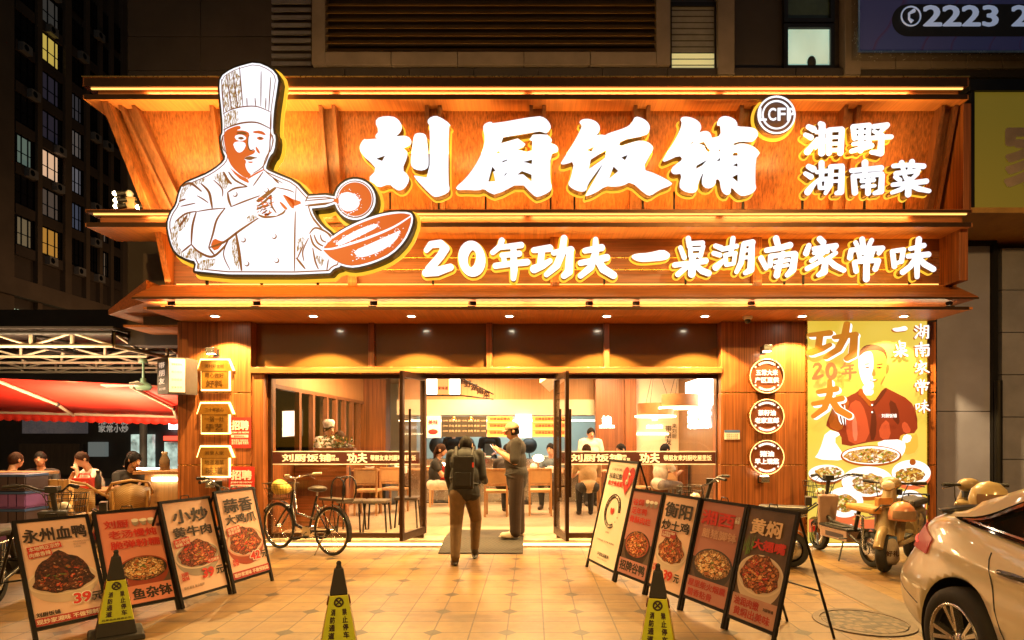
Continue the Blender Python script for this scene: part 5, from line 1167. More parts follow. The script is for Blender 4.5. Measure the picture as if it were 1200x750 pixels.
PWH = PR('white', (255, 250, 244), .95); CHIPS = [PR('chip_a', (236, 214, 140)), PR('chip_b', (196, 140, 46)), PR('chip_c', (150, 84, 20)), PR('chip_d', (214, 170, 70)), PR('chip_e', (120, 120, 24)), PR('chip_f', (250, 240, 220))]; PSK = PR('skin', (232, 176, 66)); PSK2 = PR('skin_shade', (205, 120, 48)); PHR = PR('hair', (110, 45, 14)); PSH = PR('shirt', (140, 50, 22)); PSH2 = PR('shirt_light', (196, 80, 42)); PSH3 = PR('shirt_dark', (96, 34, 14)); PBR = PR('brown', (170, 84, 22)); PCO = PR('coral', (222, 110, 62)); PBK = PR('dark', (70, 28, 10))
def foodmat(name, cols, sc, k=0.8, emit=True):
    tt = NT(name); vo = tt.n('ShaderNodeTexVoronoi'); vo.inputs['Scale'].default_value = sc; vo.inputs['Randomness'].default_value = 1
    cc = tt.coord('pos', (1, 1, 1)); dn = tt.n('ShaderNodeTexNoise'); dn.inputs['Scale'].default_value = sc * .9; tt.l(cc, dn.inputs['Vector']); vm = tt.n('ShaderNodeVectorMath'); vm.operation = 'MULTIPLY_ADD'; tt.l(dn.outputs['Color'], vm.inputs[0]); vm.inputs[1].default_value = (.9 / sc,) * 3; tt.l(cc, vm.inputs[2]); tt.l(vm.outputs[0], vo.inputs['Vector']); sp = tt.n('ShaderNodeSeparateColor'); tt.l(vo.outputs['Color'], sp.inputs[0])
    n1 = tt.noise(cc, sc * 1.7, 5, .7); f_ = tt.math('ADD', tt.math('MULTIPLY', sp.outputs[0], .55), tt.math('MULTIPLY', n1, .45))
    r_ = tt.ramp(f_, [(.22 + .56 * i / (len(cols) - 1), c) for i, c in enumerate(cols)])
    e_ = tt.math('SUBTRACT', 1.0, tt.math('MULTIPLY', vo.outputs['Distance'], 1.1)); r_ = tt.mix(1.0, r_, e_, 'MULTIPLY')
    if emit: tt.l(r_, tt.b.inputs['Emission Color']); tt.b.inputs['Emission Strength'].default_value = k; tt.b.inputs['Base Color'].default_value = (.2, .1, .03, 1)
    else: tt.l(r_, tt.b.inputs['Base Color']); tt.b.inputs['Roughness'].default_value = .5
    return tt.m
F1 = foodmat('food_print_pale', [lin((250, 240, 220)), lin((220, 190, 80)), lin((190, 130, 40)), lin((250, 230, 170))], 52, .75); F2 = foodmat('food_print_brown', [lin((120, 50, 15)), lin((200, 120, 40)), lin((235, 190, 90)), lin((150, 70, 20))], 70, .62)
q = MB(); D = [0]
def pp(pts, mat, sm=1):
    D[0] += 1; q.flat([smooth_loop(pts, sm)], PO(.002 + .0002 * D[0]), mat)
def el(cx, cy, rx, ry, mat, n=36, jit=0, a0=0):
    rr = random.Random(int(cx * 7 + cy)); pp([(cx + rx * math.cos(a) * (1 + rr.uniform(-jit, jit)), cy + ry * math.sin(a) * (1 + rr.uniform(-jit, jit))) for a in [2 * math.pi * k / n for k in range(n)]], mat, 1)
def food_chips(cx, cy, rx, ry, n=70):
    rr = random.Random(int(cx)); D[0] += 1
    for i in range(n):
        a, r_ = rr.uniform(0, 6.28), rr.random() ** .6 * .92; x, y = cx + rx * r_ * math.cos(a), cy + ry * r_ * math.sin(a); w_, h_ = rr.uniform(8, 18), rr.uniform(4, 9); t_ = rr.uniform(-.9, .9)
        q.flat([[(x + w_ * math.cos(k) * math.cos(t_) - h_ * math.sin(k) * math.sin(t_), y + w_ * math.cos(k) * math.sin(t_) + h_ * math.sin(k) * math.cos(t_)) for k in [j * 1.2566 + rr.uniform(-.3, .3) for j in range(5)]]], PO(.002 + .0002 * D[0] + .00004 * i), rr.choice(CHIPS))
    D[0] += 16
pp([(345,480),(370,448),(440,540),(515,445),(560,470),(680,530),(722,620),(724,735),(640,742),(610,790),(470,782),(250,830),(245,740),(150,700),(155,660),(200,560),(300,500)], PSH)
pp([(290,560),(350,520),(400,600),(430,780),(300,815),(270,700)], PSH2); pp([(440,560),(470,640),(460,780),(420,780)], PSH3); pp([(540,520),(600,560),(615,700),(560,640)], PSH3); pp([(620,680),(650,660),(690,730),(640,742)], PSH2); pp([(480,700),(540,640),(560,770),(490,780)], PSH2); pp([(310,640),(340,630),(350,780),(320,790)], PR('shirt_hi', (224, 120, 84)))
pp([(200,560),(300,505),(280,640),(240,735),(155,690)], PBR)
for k in range(5): pp([(205 + k * 14, 545 + k * 4), (213 + k * 14, 543 + k * 4), (262 + k * 3, 640 + k * 6), (240 + k * 8, 700)], PSH3 if k % 2 else PWH)
pp([(375,430),(508,430),(515,470),(445,548),(385,500)], PSK); pp([(375,430),(445,440),(448,500),(385,500)], PWH)
pp([(345,490),(372,448),(392,500),(440,555),(430,580),(372,510)], PBR); pp([(515,445),(535,470),(445,580),(440,556)], PSH3)
for k in range(2): el(438, 560 + k * 45, 6, 6, PWH, 10)
pp([(350,270),(358,235),(400,212),(480,212),(522,245),(532,300),(520,380),(492,440),(450,470),(410,455),(375,420),(352,340)], PSK)
pp([(350,270),(360,240),(400,225),(440,225),(448,300),(440,380),(452,465),(412,455),(375,420),(352,340)], PWH); pp([(526,310),(545,305),(543,350),(524,372)], PSK2)
pp([(352,262),(358,222),(380,195),(412,181),(470,181),(515,205),(532,245),(532,285),(522,255),(505,226),(440,214),(390,228),(362,252)], PHR)
pp([(462,306),(505,298),(508,306),(465,313)], PHR); pp([(388,302),(422,298),(424,305),(390,309)], PBR); el(482, 326, 17, 6, PBR, 12); el(408, 326, 14, 5, PBR, 12); el(484, 326, 6, 5, PBK, 10); el(410, 326, 5, 4, PBK, 10)
pp([(448,318),(462,370),(450,382),(432,376)], PSK2); pp([(415,402),(440,396),(478,398),(466,412),(440,416)], PSK2); pp([(422,402),(440,399),(470,401),(442,409)], PWH); pp([(490,420),(522,370),(520,385),(492,442)], PSK2)
q.text('刘厨饭铺', PO(.044), PWH, w=95, h=-24, at=(535, 628), bold=.02)
pp([(150,712),(250,738),(192,775),(250,858),(275,910),(70,900),(108,850)], PWH); pp([(620,738),(690,756),(722,730),(728,850),(640,880),(600,800)], PSK); pp([(470,782),(640,775),(650,840),(610,900),(480,840)], PWH); pp([(640,742),(690,752),(670,800),(620,790)], PWH)
el(430, 880, 192, 66, PBR); el(430, 876, 180, 56, PWH); el(430, 880, 168, 46, F1, 30, .06); food_chips(430, 880, 168, 46)
el(150, 1000, 112, 62, PBR); el(150, 990, 112, 55, PWH); el(160, 985, 86, 38, F1, 26, .1); food_chips(160, 985, 86, 38)
el(680, 1000, 124, 92, PCO); el(680, 985, 122, 80, PWH); el(672, 1000, 92, 46, F2, 26, .08); food_chips(672, 1000, 92, 46); el(688, 918, 20, 20, PBR)
el(405, 1060, 162, 100, PBR); el(405, 1040, 162, 95, PWH); el(415, 1055, 105, 66, F1, 26, .1); food_chips(415, 1055, 105, 66)
el(260, 1185, 118, 100, PCO); el(260, 1170, 118, 95, PWH); el(250, 1175, 84, 55, F1, 26, .1); food_chips(250, 1175, 84, 55); el(672, 1190, 98, 98, PCO); el(668, 1182, 92, 90, PWH); el(670, 1185, 70, 66, F1, 26, .08); food_chips(670, 1185, 70, 66)
pp([(34,1276),(780,1276),(780,1356),(34,1356)], PCO, 0)
q.text('订餐: 189 9', PO(.046), PWH, w=180, h=-30, at=(215, 1316), bold=.03); q.text('欢迎光临', PO(.046), PWH, w=100, h=-26, at=(690, 1316), bold=.03)
for k, (key, cx, cy, h, w_) in enumerate((('功', 185, 165, 250, 330), ('夫', 180, 525, 250, 260))):
    glyph_flat(q, key, PO(.046), cx + 6, cy + 6, -h, PWH, 6, w_); glyph_flat(q, key, PO(.048), cx - 4, cy - 2, -h, PR('gold_brush', (196, 120, 34)), 0, w_)
for key, cx, w_ in (('2', 88, 75), ('0', 172, 75), ('年', 280, 105)): glyph_flat(q, key, PO(.050), cx, 350, -110, PCO, 0, w_)
for key, cx, cy, s in (('湖', 735, 102, 95), ('南', 738, 215, 95), ('家', 738, 328, 90), ('常', 738, 448, 95), ('味', 742, 572, 85), ('一', 600, 88, 34), ('桌', 605, 212, 105)):
    glyph_flat(q, key, PO(.046), cx - 4, cy + 4, -s, PBR, 0, 98); glyph_flat(q, key, PO(.048), cx + 2, cy - 2, -s, PWH, -2, 94)
q.build('printed_picture', t)
# ------------------------------------------------------------------ A-frame menu boards
PINKP = M('print_peach', (.74, .50, .38), .55, 0, .03, 2); CORALP = M('print_coral', (.68, .25, .17), .55, 0, .04, 2); MAUVE = M('print_mauve', (.42, .18, .15), .55, 0, .04, 2); DARKP = M('print_dark', (.10, .062, .045), .5, 0, .3, 5); CREAMP = M('print_cream', (.76, .64, .52), .55, 0, .03, 2)
INK = M('ink_black', (.03, .02, .015), .5); REDI = M('ink_red', (.55, .03, .02), .5); BARR = M('bar_red', (.38, .03, .025), .5); GREYT = M('ink_grey', (.22, .15, .12), .5); WHITEI = M('ink_white', (.8, .76, .7), .5)
BOWLW = M('bowl_cream', (.58, .46, .36), .4, 0, .05); BOWLW2 = M('bowl_cream_inner', (.70, .58, .46), .4, 0, .05); BOWLB = M('bowl_black', (.035, .025, .02), .35); BOWLR = M('bowl_red', (.33, .06, .03), .4); GREYB = M('bowl_steel', (.32, .27, .22), .4)
FM = [foodmat('dish_blood_duck', [lin((40, 16, 8)), lin((86, 40, 18)), lin((130, 66, 34)), lin((60, 26, 12))], 62, 1, False), foodmat('dish_offal', [lin((150, 84, 44)), lin((215, 160, 104)), lin((235, 196, 140)), lin((160, 80, 44))], 66, 1, False),
      foodmat('dish_beef', [lin((90, 34, 14)), lin((170, 74, 36)), lin((206, 120, 60)), lin((120, 46, 20))], 66, 1, False), foodmat('dish_stew', [lin((110, 44, 16)), lin((190, 100, 50)), lin((222, 150, 90)), lin((140, 54, 26))], 56, 1, False)]
def DM(n, rgb): return M('chip_' + n, lin(rgb), .45, 0, .35, 90)
DISH_SH = M('chip_shadow', (.022, .008, .003), .6); DISH_HI = M('chip_gloss', (.55, .36, .20), .4)
DISH = {'dish_blood_duck': [DM('d1', (58, 24, 12)), DM('d2', (86, 38, 18)), DM('d3', (112, 56, 28)), DM('d4', (150, 82, 44)), DM('d5', (190, 70, 36))], 'dish_offal': [DM('o1', (226, 176, 118)), DM('o2', (206, 144, 84)), DM('o3', (240, 206, 156)), DM('o4', (170, 96, 50))],
        'dish_beef': [DM('b1', (150, 62, 28)), DM('b2', (188, 92, 46)), DM('b3', (118, 44, 20)), DM('b4', (214, 134, 76)), DM('b5', (196, 50, 24))], 'dish_stew': [DM('s1', (176, 84, 38)), DM('s2', (208, 130, 72)), DM('s3', (138, 56, 24)), DM('s4', (230, 168, 108)), DM('s5', (180, 44, 20))]}
GREENP = M('garnish_green', (.12, .22, .04), .5); REDG = M('garnish_red', (.6, .06, .02), .5)
def board(A, Bp, tl, tr, content, bgmat, label, v0=.10, rear=True, group='menu boards on the forecourt'):
    A = Vector(A); Bp = Vector(Bp); d = (Bp - A); wdt = d.length; d.normalize(); n = Vector((d.y, -d.x, 0))
    if n.y > 0: n = -n
    def solve(p, pix):
        k = (pix[0] - VX) / F; L = (p.x - k * p.y) / (n.x - k * n.y); q_ = p - n * L; return L, CH - (pix[1] - HY) * q_.y / F
    (L1, H1), (L2, H2) = solve(A, tl), solve(Bp, tr)
    L = max(.12, min(.45, (L1 + L2) / 2)); H = (H1 + H2) / 2
    t = thing('menu_board', label, 'menu board', ((A + Bp) / 2), 0, group)
    up = (Vector((0, 0, H)) - n * L); hl = up.length; uh = up.normalized(); nn = d.cross(uh).normalized()
    if nn.dot(n) < 0: nn = -nn
    h_ = hl * (1 - v0)
    fn = lambda dd: (lambda u, v: A + d * u + uh * (hl * v0 + v) + nn * dd)     # metres on the panel
    def bar(p, q_, w_, name):   # box bar along p->q
        m_ = MB(); m_.tube([p, q_], w_, BLACK, 4); return m_.build(name, t)
    for u in (.012, wdt - .012):
        m_ = MB(); m_.hexa([A + d * (u - .014) - nn * .013, A + d * (u + .014) - nn * .013, A + d * (u + .014) + nn * .013, A + d * (u - .014) + nn * .013],
            [A + d * (u - .014) + up - nn * .013, A + d * (u + .014) + up - nn * .013, A + d * (u + .014) + up + nn * .013, A + d * (u - .014) + up + nn * .013], BLACK); m_.build('frame_leg', t)
    for v in (0, h_):
        m_ = MB(); f0, f1 = fn(-.012), fn(.012); m_.hexa([f0(.026, v - .026), f0(wdt - .026, v - .026), f1(wdt - .026, v - .026), f1(.026, v - .026)], [f0(.026, v), f0(wdt - .026, v), f1(wdt - .026, v), f1(.026, v)], BLACK)
        m_.build('crossbar', t)
    if rear:
        for u in (.03, wdt - .03):
            m_ = MB(); top = A + d * u + up; m_.tube([top - nn * .01, A + d * u - n * (L * 2 + .12)], .011, BLACK, 6); m_.build('rear_leg', t)
        m_ = MB(); k_ = .62; p_ = lambda u: (A + d * u + up) * (1 - k_) + (A + d * u - n * (L * 2 + .12)) * k_; m_.tube([p_(.03), p_(wdt - .03)], .008, BLACK, 6); m_.build('stay', t)
    m_ = MB(); m_.slab([[(.026, 0), (wdt - .026, 0), (wdt - .026, h_ - .026), (.026, h_ - .026)]], fn(.004), fn(-.006), bgmat, BLACK, BLACK); m_.build('printed_panel', t)
    q_ = MB(); content(q_, fn, wdt, h_ - .026); q_.build('print', t)
    m_ = MB(); hp = A + d * (wdt / 2) + up; m_.tube([hp - d * .05, hp - d * .04 + Vector((0, 0, .03)), hp + d * .04 + Vector((0, 0, .03)), hp + d * .05], .005, BLACK, 6); m_.build('carry_handle', t)
    return t
def ellipse(cx, cy, rx, ry, n=32, jit=0, seed=1, tilt=0):
    rr = random.Random(seed); o_ = []
    for k in range(n):
        a = 2 * math.pi * k / n; r_ = 1 + rr.uniform(-jit, jit); x, y = rx * r_ * math.cos(a), ry * r_ * math.sin(a)
        o_.append((cx + x * math.cos(tilt) - y * math.sin(tilt), cy + x * math.sin(tilt) + y * math.cos(tilt)))
    return o_
def bowl(q, fn, cx, cy, rx, ry, mats, food, heap=0.0, seed=1, clipw=None):
    cl = lambda pts: [(min(max(x, .028), clipw), max(y, .004)) for x, y in pts] if clipw else pts
    outer, rim, inn = mats
    q.flat([cl([(cx + rx * math.cos(a), cy + (ry if math.sin(a) > 0 else ry * 1.55) * math.sin(a)) for a in [2 * math.pi * k / 36 for k in range(36)]])], fn(.006), outer)
    q.flat([cl(ellipse(cx, cy, rx, ry))], fn(.0075), rim); q.flat([cl(ellipse(cx, cy, rx * .93, ry * .90))], fn(.009), inn)
    pts = [(cx + rx * .84 * math.cos(a) * (1 + .06 * math.sin(a * 7 + seed)), cy - ry * .05 + (ry * .80 + heap * max(0, math.sin(a))) * math.sin(a) * (1 + .07 * math.sin(a * 9 + seed * 2))) for a in [2 * math.pi * k / 40 for k in range(40)]]
    q.flat([cl(pts)], fn(.0105), food)
    rr = random.Random(seed); pal = DISH.get(food.name, DISH['dish_stew']); n = 120
    for i in range(n):      # pieces of food in the printed picture, back to front
        u = 1 - i / n; a = rr.uniform(0, 6.28); r_ = rr.random() ** .55 * .82
        x = cx + rx * .84 * r_ * math.cos(a); yy = r_ * math.sin(a); y = cy - ry * .05 + (ry * .80 + heap * max(0, yy)) * yy
        s = rx * rr.uniform(.045, .105); k_ = rr.uniform(.35, .75); t_ = rr.uniform(-1, 1); m_ = pal[min(len(pal) - 1, int(rr.random() ** 1.2 * len(pal)))]
        f_ = fn(.0112 + .00002 * i)
        pts = [(x + s * math.cos(p) * math.cos(t_) - s * k_ * math.sin(p) * math.sin(t_), y + s * math.cos(p) * math.sin(t_) + s * k_ * math.sin(p) * math.cos(t_)) for p in [q_ * 1.047 + rr.uniform(-.25, .25) for q_ in range(6)]]
        q.flat([cl([(px_ + s * .10, py_ - s * .22) for px_, py_ in pts])], f_, DISH_SH); q.flat([cl(pts)], fn(.0112 + .00002 * i + .00001), m_)
        if rr.random() < .4: q.flat([cl([(x + (px_ - x) * .35 - s * .1, y + (py_ - y) * .3 + s * .15) for px_, py_ in pts])], fn(.0112 + .00002 * i + .000016), DISH_HI)
    for i in range(7):
        a, r_ = rr.uniform(0, 6.28), rr.uniform(0, .55); x = cx + rx * r_ * math.cos(a); y = cy + ry * r_ * math.sin(a) + heap * .3; s = rx * rr.uniform(.05, .12)
        q.flat([cl(ellipse(x, y, s, s * .16, 8, .1, i, rr.uniform(-.8, .8)))], fn(.0141), (GREENP, REDG, GREENP)[i % 3])
def badge(q, fn, txt, cx, cy, w, h, tilt=.12, c1=None, c2=None):
    c1 = c1 or REDI; c2 = c2 or CREAMP
    q.flat([[(cx + x * math.cos(tilt) - y * math.sin(tilt), cy + x * math.sin(tilt) + y * math.cos(tilt)) for x, y in ((-w / 2, -h / 2), (w / 2, -h / 2), (w / 2, h / 2), (-w / 2, h / 2))]], fn(.013), c1)
    q.text(txt, lambda u, v: fn(.0148)(cx + u * math.cos(tilt) - v * math.sin(tilt), cy + u * math.sin(tilt) + v * math.cos(tilt)), c2, w=w * .92, h=h * .82, at=(0, 0), bold=.025)
def T(q, fn, body, mat, x, y, w=None, h=None, bold=.03, shear=0, d=.0145): q.text(body, fn(d), mat, w=w, h=h, at=(x, y), bold=bold, shear=shear)
def bar_(q, fn, x0, x1, y0, y1, mat, d=.013): q.flat([[(x0, y0), (x1, y0), (x1, y1), (x0, y1)]], fn(d), mat)
def faces3(q, fn, cx, cy, w, mat=GREYB):
    for i in range(3): q.flat([ellipse(cx + (i - 1) * w * .36, cy, w * .15, w * .17, 14, .12, i)], fn(.014), mat); q.flat([ellipse(cx + (i - 1) * w * .36, cy + w * .10, w * .17, w * .09, 12, .15, i + 5)], fn(.0155), WHITEI)
def c1(q, fn, W_, H_):
    T(q, fn, '永州血鸭', INK, W_ * .5, H_ * .86, W_ * .84, H_ * .14, .035); badge(q, fn, '本地鸭正宗炒', W_ * .33, H_ * .735, W_ * .44, H_ * .055, .1); badge(q, fn, '肉嫩香辣', W_ * .26, H_ * .675, W_ * .3, H_ * .055, .1)
    T(q, fn, 'YONGZHOU BLOOD\nDUCK HUNAN\nCUISINE', GREYT, W_ * .83, H_ * .73, W_ * .24, H_ * .07, 0)
    bowl(q, fn, W_ * .5, H_ * .40, W_ * .47, H_ * .14, (BOWLW, BOWLW2, BOWLW), FM[0], H_ * .17, 3, W_ - .028)
    T(q, fn, '39', WHITEI, W_ * .68, H_ * .195, W_ * .27, H_ * .125, .09, .12, .0145); T(q, fn, '39', REDI, W_ * .68, H_ * .195, W_ * .24, H_ * .105, .045, .12, .0165); T(q, fn, '元', INK, W_ * .89, H_ * .185, None, H_ * .09, .04)
    T(q, fn, '刘厨饭铺', INK, W_ * .22, H_ * .105, W_ * .3, H_ * .042, .04); bar_(q, fn, .028, W_ - .028, H_ * .005, H_ * .075, BARR); T(q, fn, '现炒家湘味 不做预制菜', CREAMP, W_ * .5, H_ * .04, W_ * .88, H_ * .048, .03)
def c2(q, fn, W_, H_):
    T(q, fn, '刘厨', REDI, W_ * .3, H_ * .87, W_ * .36, H_ * .09, .03); faces3(q, fn, W_ * .7, H_ * .87, W_ * .34); T(q, fn, '老汤慢炖', REDI, W_ * .52, H_ * .755, W_ * .72, H_ * .09, .03); T(q, fn, '脆弹粉糯', REDI, W_ * .53, H_ * .64, W_ * .74, H_ * .09, .03)
    bar_(q, fn, .028, W_ - .028, H_ * .12, H_ * .32, DARKP, .0052); bowl(q, fn, W_ * .58, H_ * .36, W_ * .38, H_ * .14, (BOWLR, BOWLR, BOWLB), FM[1], .02, 5, W_ - .028)
    bar_(q, fn, .028, W_ - .028, .004, H_ * .19, CORALP, .0128); T(q, fn, '鱼杂钵', INK, W_ * .64, H_ * .10, W_ * .6, H_ * .125, .04)
def c3(q, fn, W_, H_):
    T(q, fn, '小炒', INK, W_ * .52, H_ * .84, W_ * .72, H_ * .16, .035); T(q, fn, '黄牛肉', INK, W_ * .5, H_ * .665, W_ * .76, H_ * .12, .035); badge(q, fn, '大火快炒\n鲜嫩入味', W_ * .25, H_ * .56, W_ * .3, H_ * .09, .1)
    bowl(q, fn, W_ * .5, H_ * .40, W_ * .44, H_ * .145, (GREYB, BOWLW2, GREYB), FM[2], .05, 7, W_ - .028); badge(q, fn, '今日特惠', W_ * .78, H_ * .31, W_ * .26, H_ * .045, .06)
    T(q, fn, '39', REDI, W_ * .62, H_ * .19, W_ * .24, H_ * .11, .05, .12); T(q, fn, '元', INK, W_ * .86, H_ * .19, None, H_ * .095, .045); T(q, fn, '刘厨\n饭铺', REDI, W_ * .17, H_ * .2, W_ * .14, H_ * .09, .03); T(q, fn, '现炒湘味 每日新鲜', GREYT, W_ * .3, H_ * .08, W_ * .4, H_ * .03, .01)
def c4(q, fn, W_, H_):
    T(q, fn, '蒜香', INK, W_ * .5, H_ * .84, W_ * .72, H_ * .17, .035); T(q, fn, '大鸡爪', INK, W_ * .5, H_ * .68, W_ * .76, H_ * .12, .035); bowl(q, fn, W_ * .5, H_ * .40, W_ * .46, H_ * .17, (BOWLR, M('plate_pink', (.6, .3, .22), .4), BOWLW), FM[2], .04, 9, W_ - .028)
    badge(q, fn, '软糯脱骨\n蒜香浓郁', W_ * .27, H_ * .55, W_ * .32, H_ * .09, .1); T(q, fn, '42', WHITEI, W_ * .66, H_ * .22, W_ * .3, H_ * .125, .09, .12, .0145); T(q, fn, '42', REDI, W_ * .66, H_ * .22, W_ * .26, H_ * .105, .05, .12, .0165); T(q, fn, '元', INK, W_ * .89, H_ * .21, None, H_ * .09, .045)
    T(q, fn, '刘厨\n饭铺', REDI, W_ * .16, H_ * .19, W_ * .14, H_ * .08, .03); bar_(q, fn, .028, W_ - .028, H_ * .005, H_ * .085, BARR); T(q, fn, '现炒家湘味 不做预制菜', CREAMP, W_ * .5, H_ * .045, W_ * .86, H_ * .05, .03)
def gp(px, py): g_ = G(px, py); return (g_.x, g_.y, 0)
board(gp(40, 752), gp(131, 731), (11, 611), (104, 602.5), c1, PINKP, 'peach menu board with a heaped bowl of dark duck, nearest on the left row')
board(gp(131, 731), gp(211, 714), (108, 602), (183, 592), c2, CORALP, 'coral menu board with a red bowl of fish offal, behind the left traffic cone', .12)
board(gp(213, 714), gp(271, 696), (186, 591), (244, 578.5), c3, PINKP, 'peach menu board with stir-fried beef for 39 yuan, between the coral and the chicken-feet boards', .10)
board(gp(274, 696), gp(320, 680.5), (248, 577), (298, 570), c4, PINKP, 'peach menu board with garlic chicken feet for 42 yuan, nearest the bicycle', .12)
def d0(q, fn, W_, H_):
    T(q, fn, '川渝热门榜', GREYT, W_ * .36, H_ * .925, W_ * .34, H_ * .028, .01); T(q, fn, '抖音日购', INK, W_ * .36, H_ * .86, W_ * .44, H_ * .055, .03); T(q, fn, '购优惠套餐', REDI, W_ * .4, H_ * .785, W_ * .5, H_ * .055, .03)
    hx, hy, s = W_ * .78, H_ * .845, W_ * .19
    q.flat([[(hx + s * 16 / 16 * math.sin(a) ** 3, hy + s * 1.25 * (13 * math.cos(a) - 5 * math.cos(2 * a) - 2 * math.cos(3 * a) - math.cos(4 * a)) / 16) for a in [2 * math.pi * k / 40 for k in range(40)]]], fn(.0145), REDI)
    q.tube([fn(.018)(hx + .015, hy + .07), fn(.018)(hx + .015, hy - .03)], .009, WHITEI, 6); q.tube([fn(.018)(hx + .015, hy + .07), fn(.018)(hx + .05, hy + .045)], .009, WHITEI, 6); q.tube([fn(.018)(hx - .005 + .022 * math.cos(a), hy - .035 + .022 * math.sin(a)) for a in [k * math.pi / 6 for k in range(12)]], .008, WHITEI, 6, True)
    cx, cy = W_ * .5, H_ * .52
    for r_ in (.20, .165):
        q.tube([fn(.012)(cx + W_ * r_ * 1.25 * math.cos(a), cy + W_ * r_ * 1.25 * math.sin(a)) for a in [k * math.pi / 20 for k in range(34)]], .006, INK, 5)
    q.flat([[(cx + .05 * math.sin(a) ** 3, cy + .05 * (13 * math.cos(a) - 5 * math.cos(2 * a) - 2 * math.cos(3 * a) - math.cos(4 * a)) / 16) for a in [2 * math.pi * k / 30 for k in range(30)]]], fn(.0145), REDI)
    for k in range(18): a = k * 2 * math.pi / 18; q.flat([ellipse(cx + W_ * .227 * math.cos(a), cy + W_ * .227 * math.sin(a), .012, .007, 6, .3, k, a)], fn(.0145), INK)
    T(q, fn, '套餐内', GREYT, W_ * .5, H_ * .31, W_ * .12, H_ * .018, .01); T(q, fn, '以实物为准 门店咨询 欢迎到店', GREYT, W_ * .5, H_ * .22, W_ * .62, H_ * .018, .01); T(q, fn, '抖音生活服务', INK, W_ * .52, H_ * .09, W_ * .4, H_ * .035, .03); T(q, fn, '美好生活触手可及', GREYT, W_ * .52, H_ * .05, W_ * .34, H_ * .016, .0)
def d1(q, fn, W_, H_):
    T(q, fn, '谷饲', REDI, W_ * .3, H_ * .87, W_ * .36, H_ * .085, .03); faces3(q, fn, W_ * .72, H_ * .87, W_ * .36); T(q, fn, '足年鸭', REDI, W_ * .38, H_ * .765, W_ * .5, H_ * .085, .03); T(q, fn, '骨酥肉烂', REDI, W_ * .46, H_ * .66, W_ * .68, H_ * .085, .03)
    bar_(q, fn, .028, W_ - .028, H_ * .16, H_ * .40, DARKP, .0052); bowl(q, fn, W_ * .5, H_ * .37, W_ * .40, H_ * .16, (BOWLB, BOWLB, BOWLR), FM[3], .03, 11, W_ - .028); bar_(q, fn, .028, W_ - .028, .004, H_ * .18, MAUVE, .0128); T(q, fn, '招牌谷鸭', INK, W_ * .5, H_ * .1, W_ * .82, H_ * .125, .04)
def d2(q, fn, W_, H_):
    T(q, fn, '衡阳', INK, W_ * .5, H_ * .85, W_ * .76, H_ * .17, .035); T(q, fn, '炒土鸡', INK, W_ * .5, H_ * .68, W_ * .78, H_ * .12, .035); badge(q, fn, '土鸡现杀现炒\n肉质紧实', W_ * .36, H_ * .58, W_ * .4, H_ * .075, .02, BARR)
    bowl(q, fn, W_ * .5, H_ * .40, W_ * .43, H_ * .14, (BOWLW, BOWLW2, BOWLW), FM[3], .08, 13, W_ - .028); T(q, fn, '39', REDI, W_ * .55, H_ * .15, W_ * .26, H_ * .11, .05, .12); T(q, fn, '元', INK, W_ * .8, H_ * .15, None, H_ * .09, .045); T(q, fn, '刘厨\n饭铺', REDI, W_ * .16, H_ * .2, W_ * .14, H_ * .08, .03)
def d3(q, fn, W_, H_):
    T(q, fn, '湘西', REDI, W_ * .46, H_ * .84, W_ * .74, H_ * .155, .04); T(q, fn, '腊猪脚钵', M('ink_peach', (.62, .36, .26), .5), W_ * .55, H_ * .68, W_ * .76, H_ * .095, .03); T(q, fn, '土法\n熏腊', WHITEI, W_ * .88, H_ * .86, W_ * .1, H_ * .07, .02)
    bar_(q, fn, .028, W_ - .028, H_ * .20, H_ * .42, DARKP, .0052); bowl(q, fn, W_ * .52, H_ * .38, W_ * .43, H_ * .155, (BOWLB, BOWLB, FM[1]), FM[1], .02, 15, W_ - .028); bar_(q, fn, .028, W_ - .028, .004, H_ * .215, MAUVE, .0128); T(q, fn, '屋里柴火烟熏', BARR, W_ * .5, H_ * .155, W_ * .84, H_ * .075, .03); T(q, fn, '腊香粘骨', BARR, W_ * .38, H_ * .06, W_ * .56, H_ * .075, .03)
def d4(q, fn, W_, H_):
    T(q, fn, '黄焖', M('ink_cream', (.72, .5, .32), .5), W_ * .46, H_ * .84, W_ * .62, H_ * .15, .035); T(q, fn, '大翘嘴', REDI, W_ * .58, H_ * .685, W_ * .66, H_ * .10, .04)
    rr = random.Random(2)
    for k in range(14): x = W_ * rr.uniform(.08, .26); y = H_ * rr.uniform(.55, .66); q.flat([[(x, y), (x + .012, y), (x + rr.uniform(-.03, .05), y + H_ * .13)]], fn(.012 + k * .0004), GREENP)
    bowl(q, fn, W_ * .5, H_ * .42, W_ * .46, H_ * .18, (BOWLW, BOWLW2, BOWLW), FM[3], .04, 17, W_ - .028); bar_(q, fn, .028, W_ - .028, .004, H_ * .215, M('print_rose', (.45, .24, .19), .55), .0128); T(q, fn, '油润肉嫩', BARR, W_ * .36, H_ * .155, W_ * .52, H_ * .08, .03); T(q, fn, '黄焖出美味', BARR, W_ * .5, H_ * .065, W_ * .74, H_ * .08, .03); T(q, fn, '刘厨饭铺', INK, W_ * .8, H_ * .15, W_ * .2, H_ * .03, .02)
board(gp(687, 664), gp(719, 681), (712.5, 538.8), (753, 540.5), d0, CREAMP, 'tall cream board with a red heart and a ring emblem', .08, True, 'menu boards on the forecourt')
board(gp(720, 682), gp(755, 697), (743, 572.5), (778, 577), d1, MAUVE, 'dull red menu board with duck in a black bowl, next to the tall cream board', .12)
board(gp(756, 697), gp(796, 715), (780, 577), (822, 583.5), d2, PINKP, 'peach menu board with stir-fried chicken, behind the right traffic cone', .12)
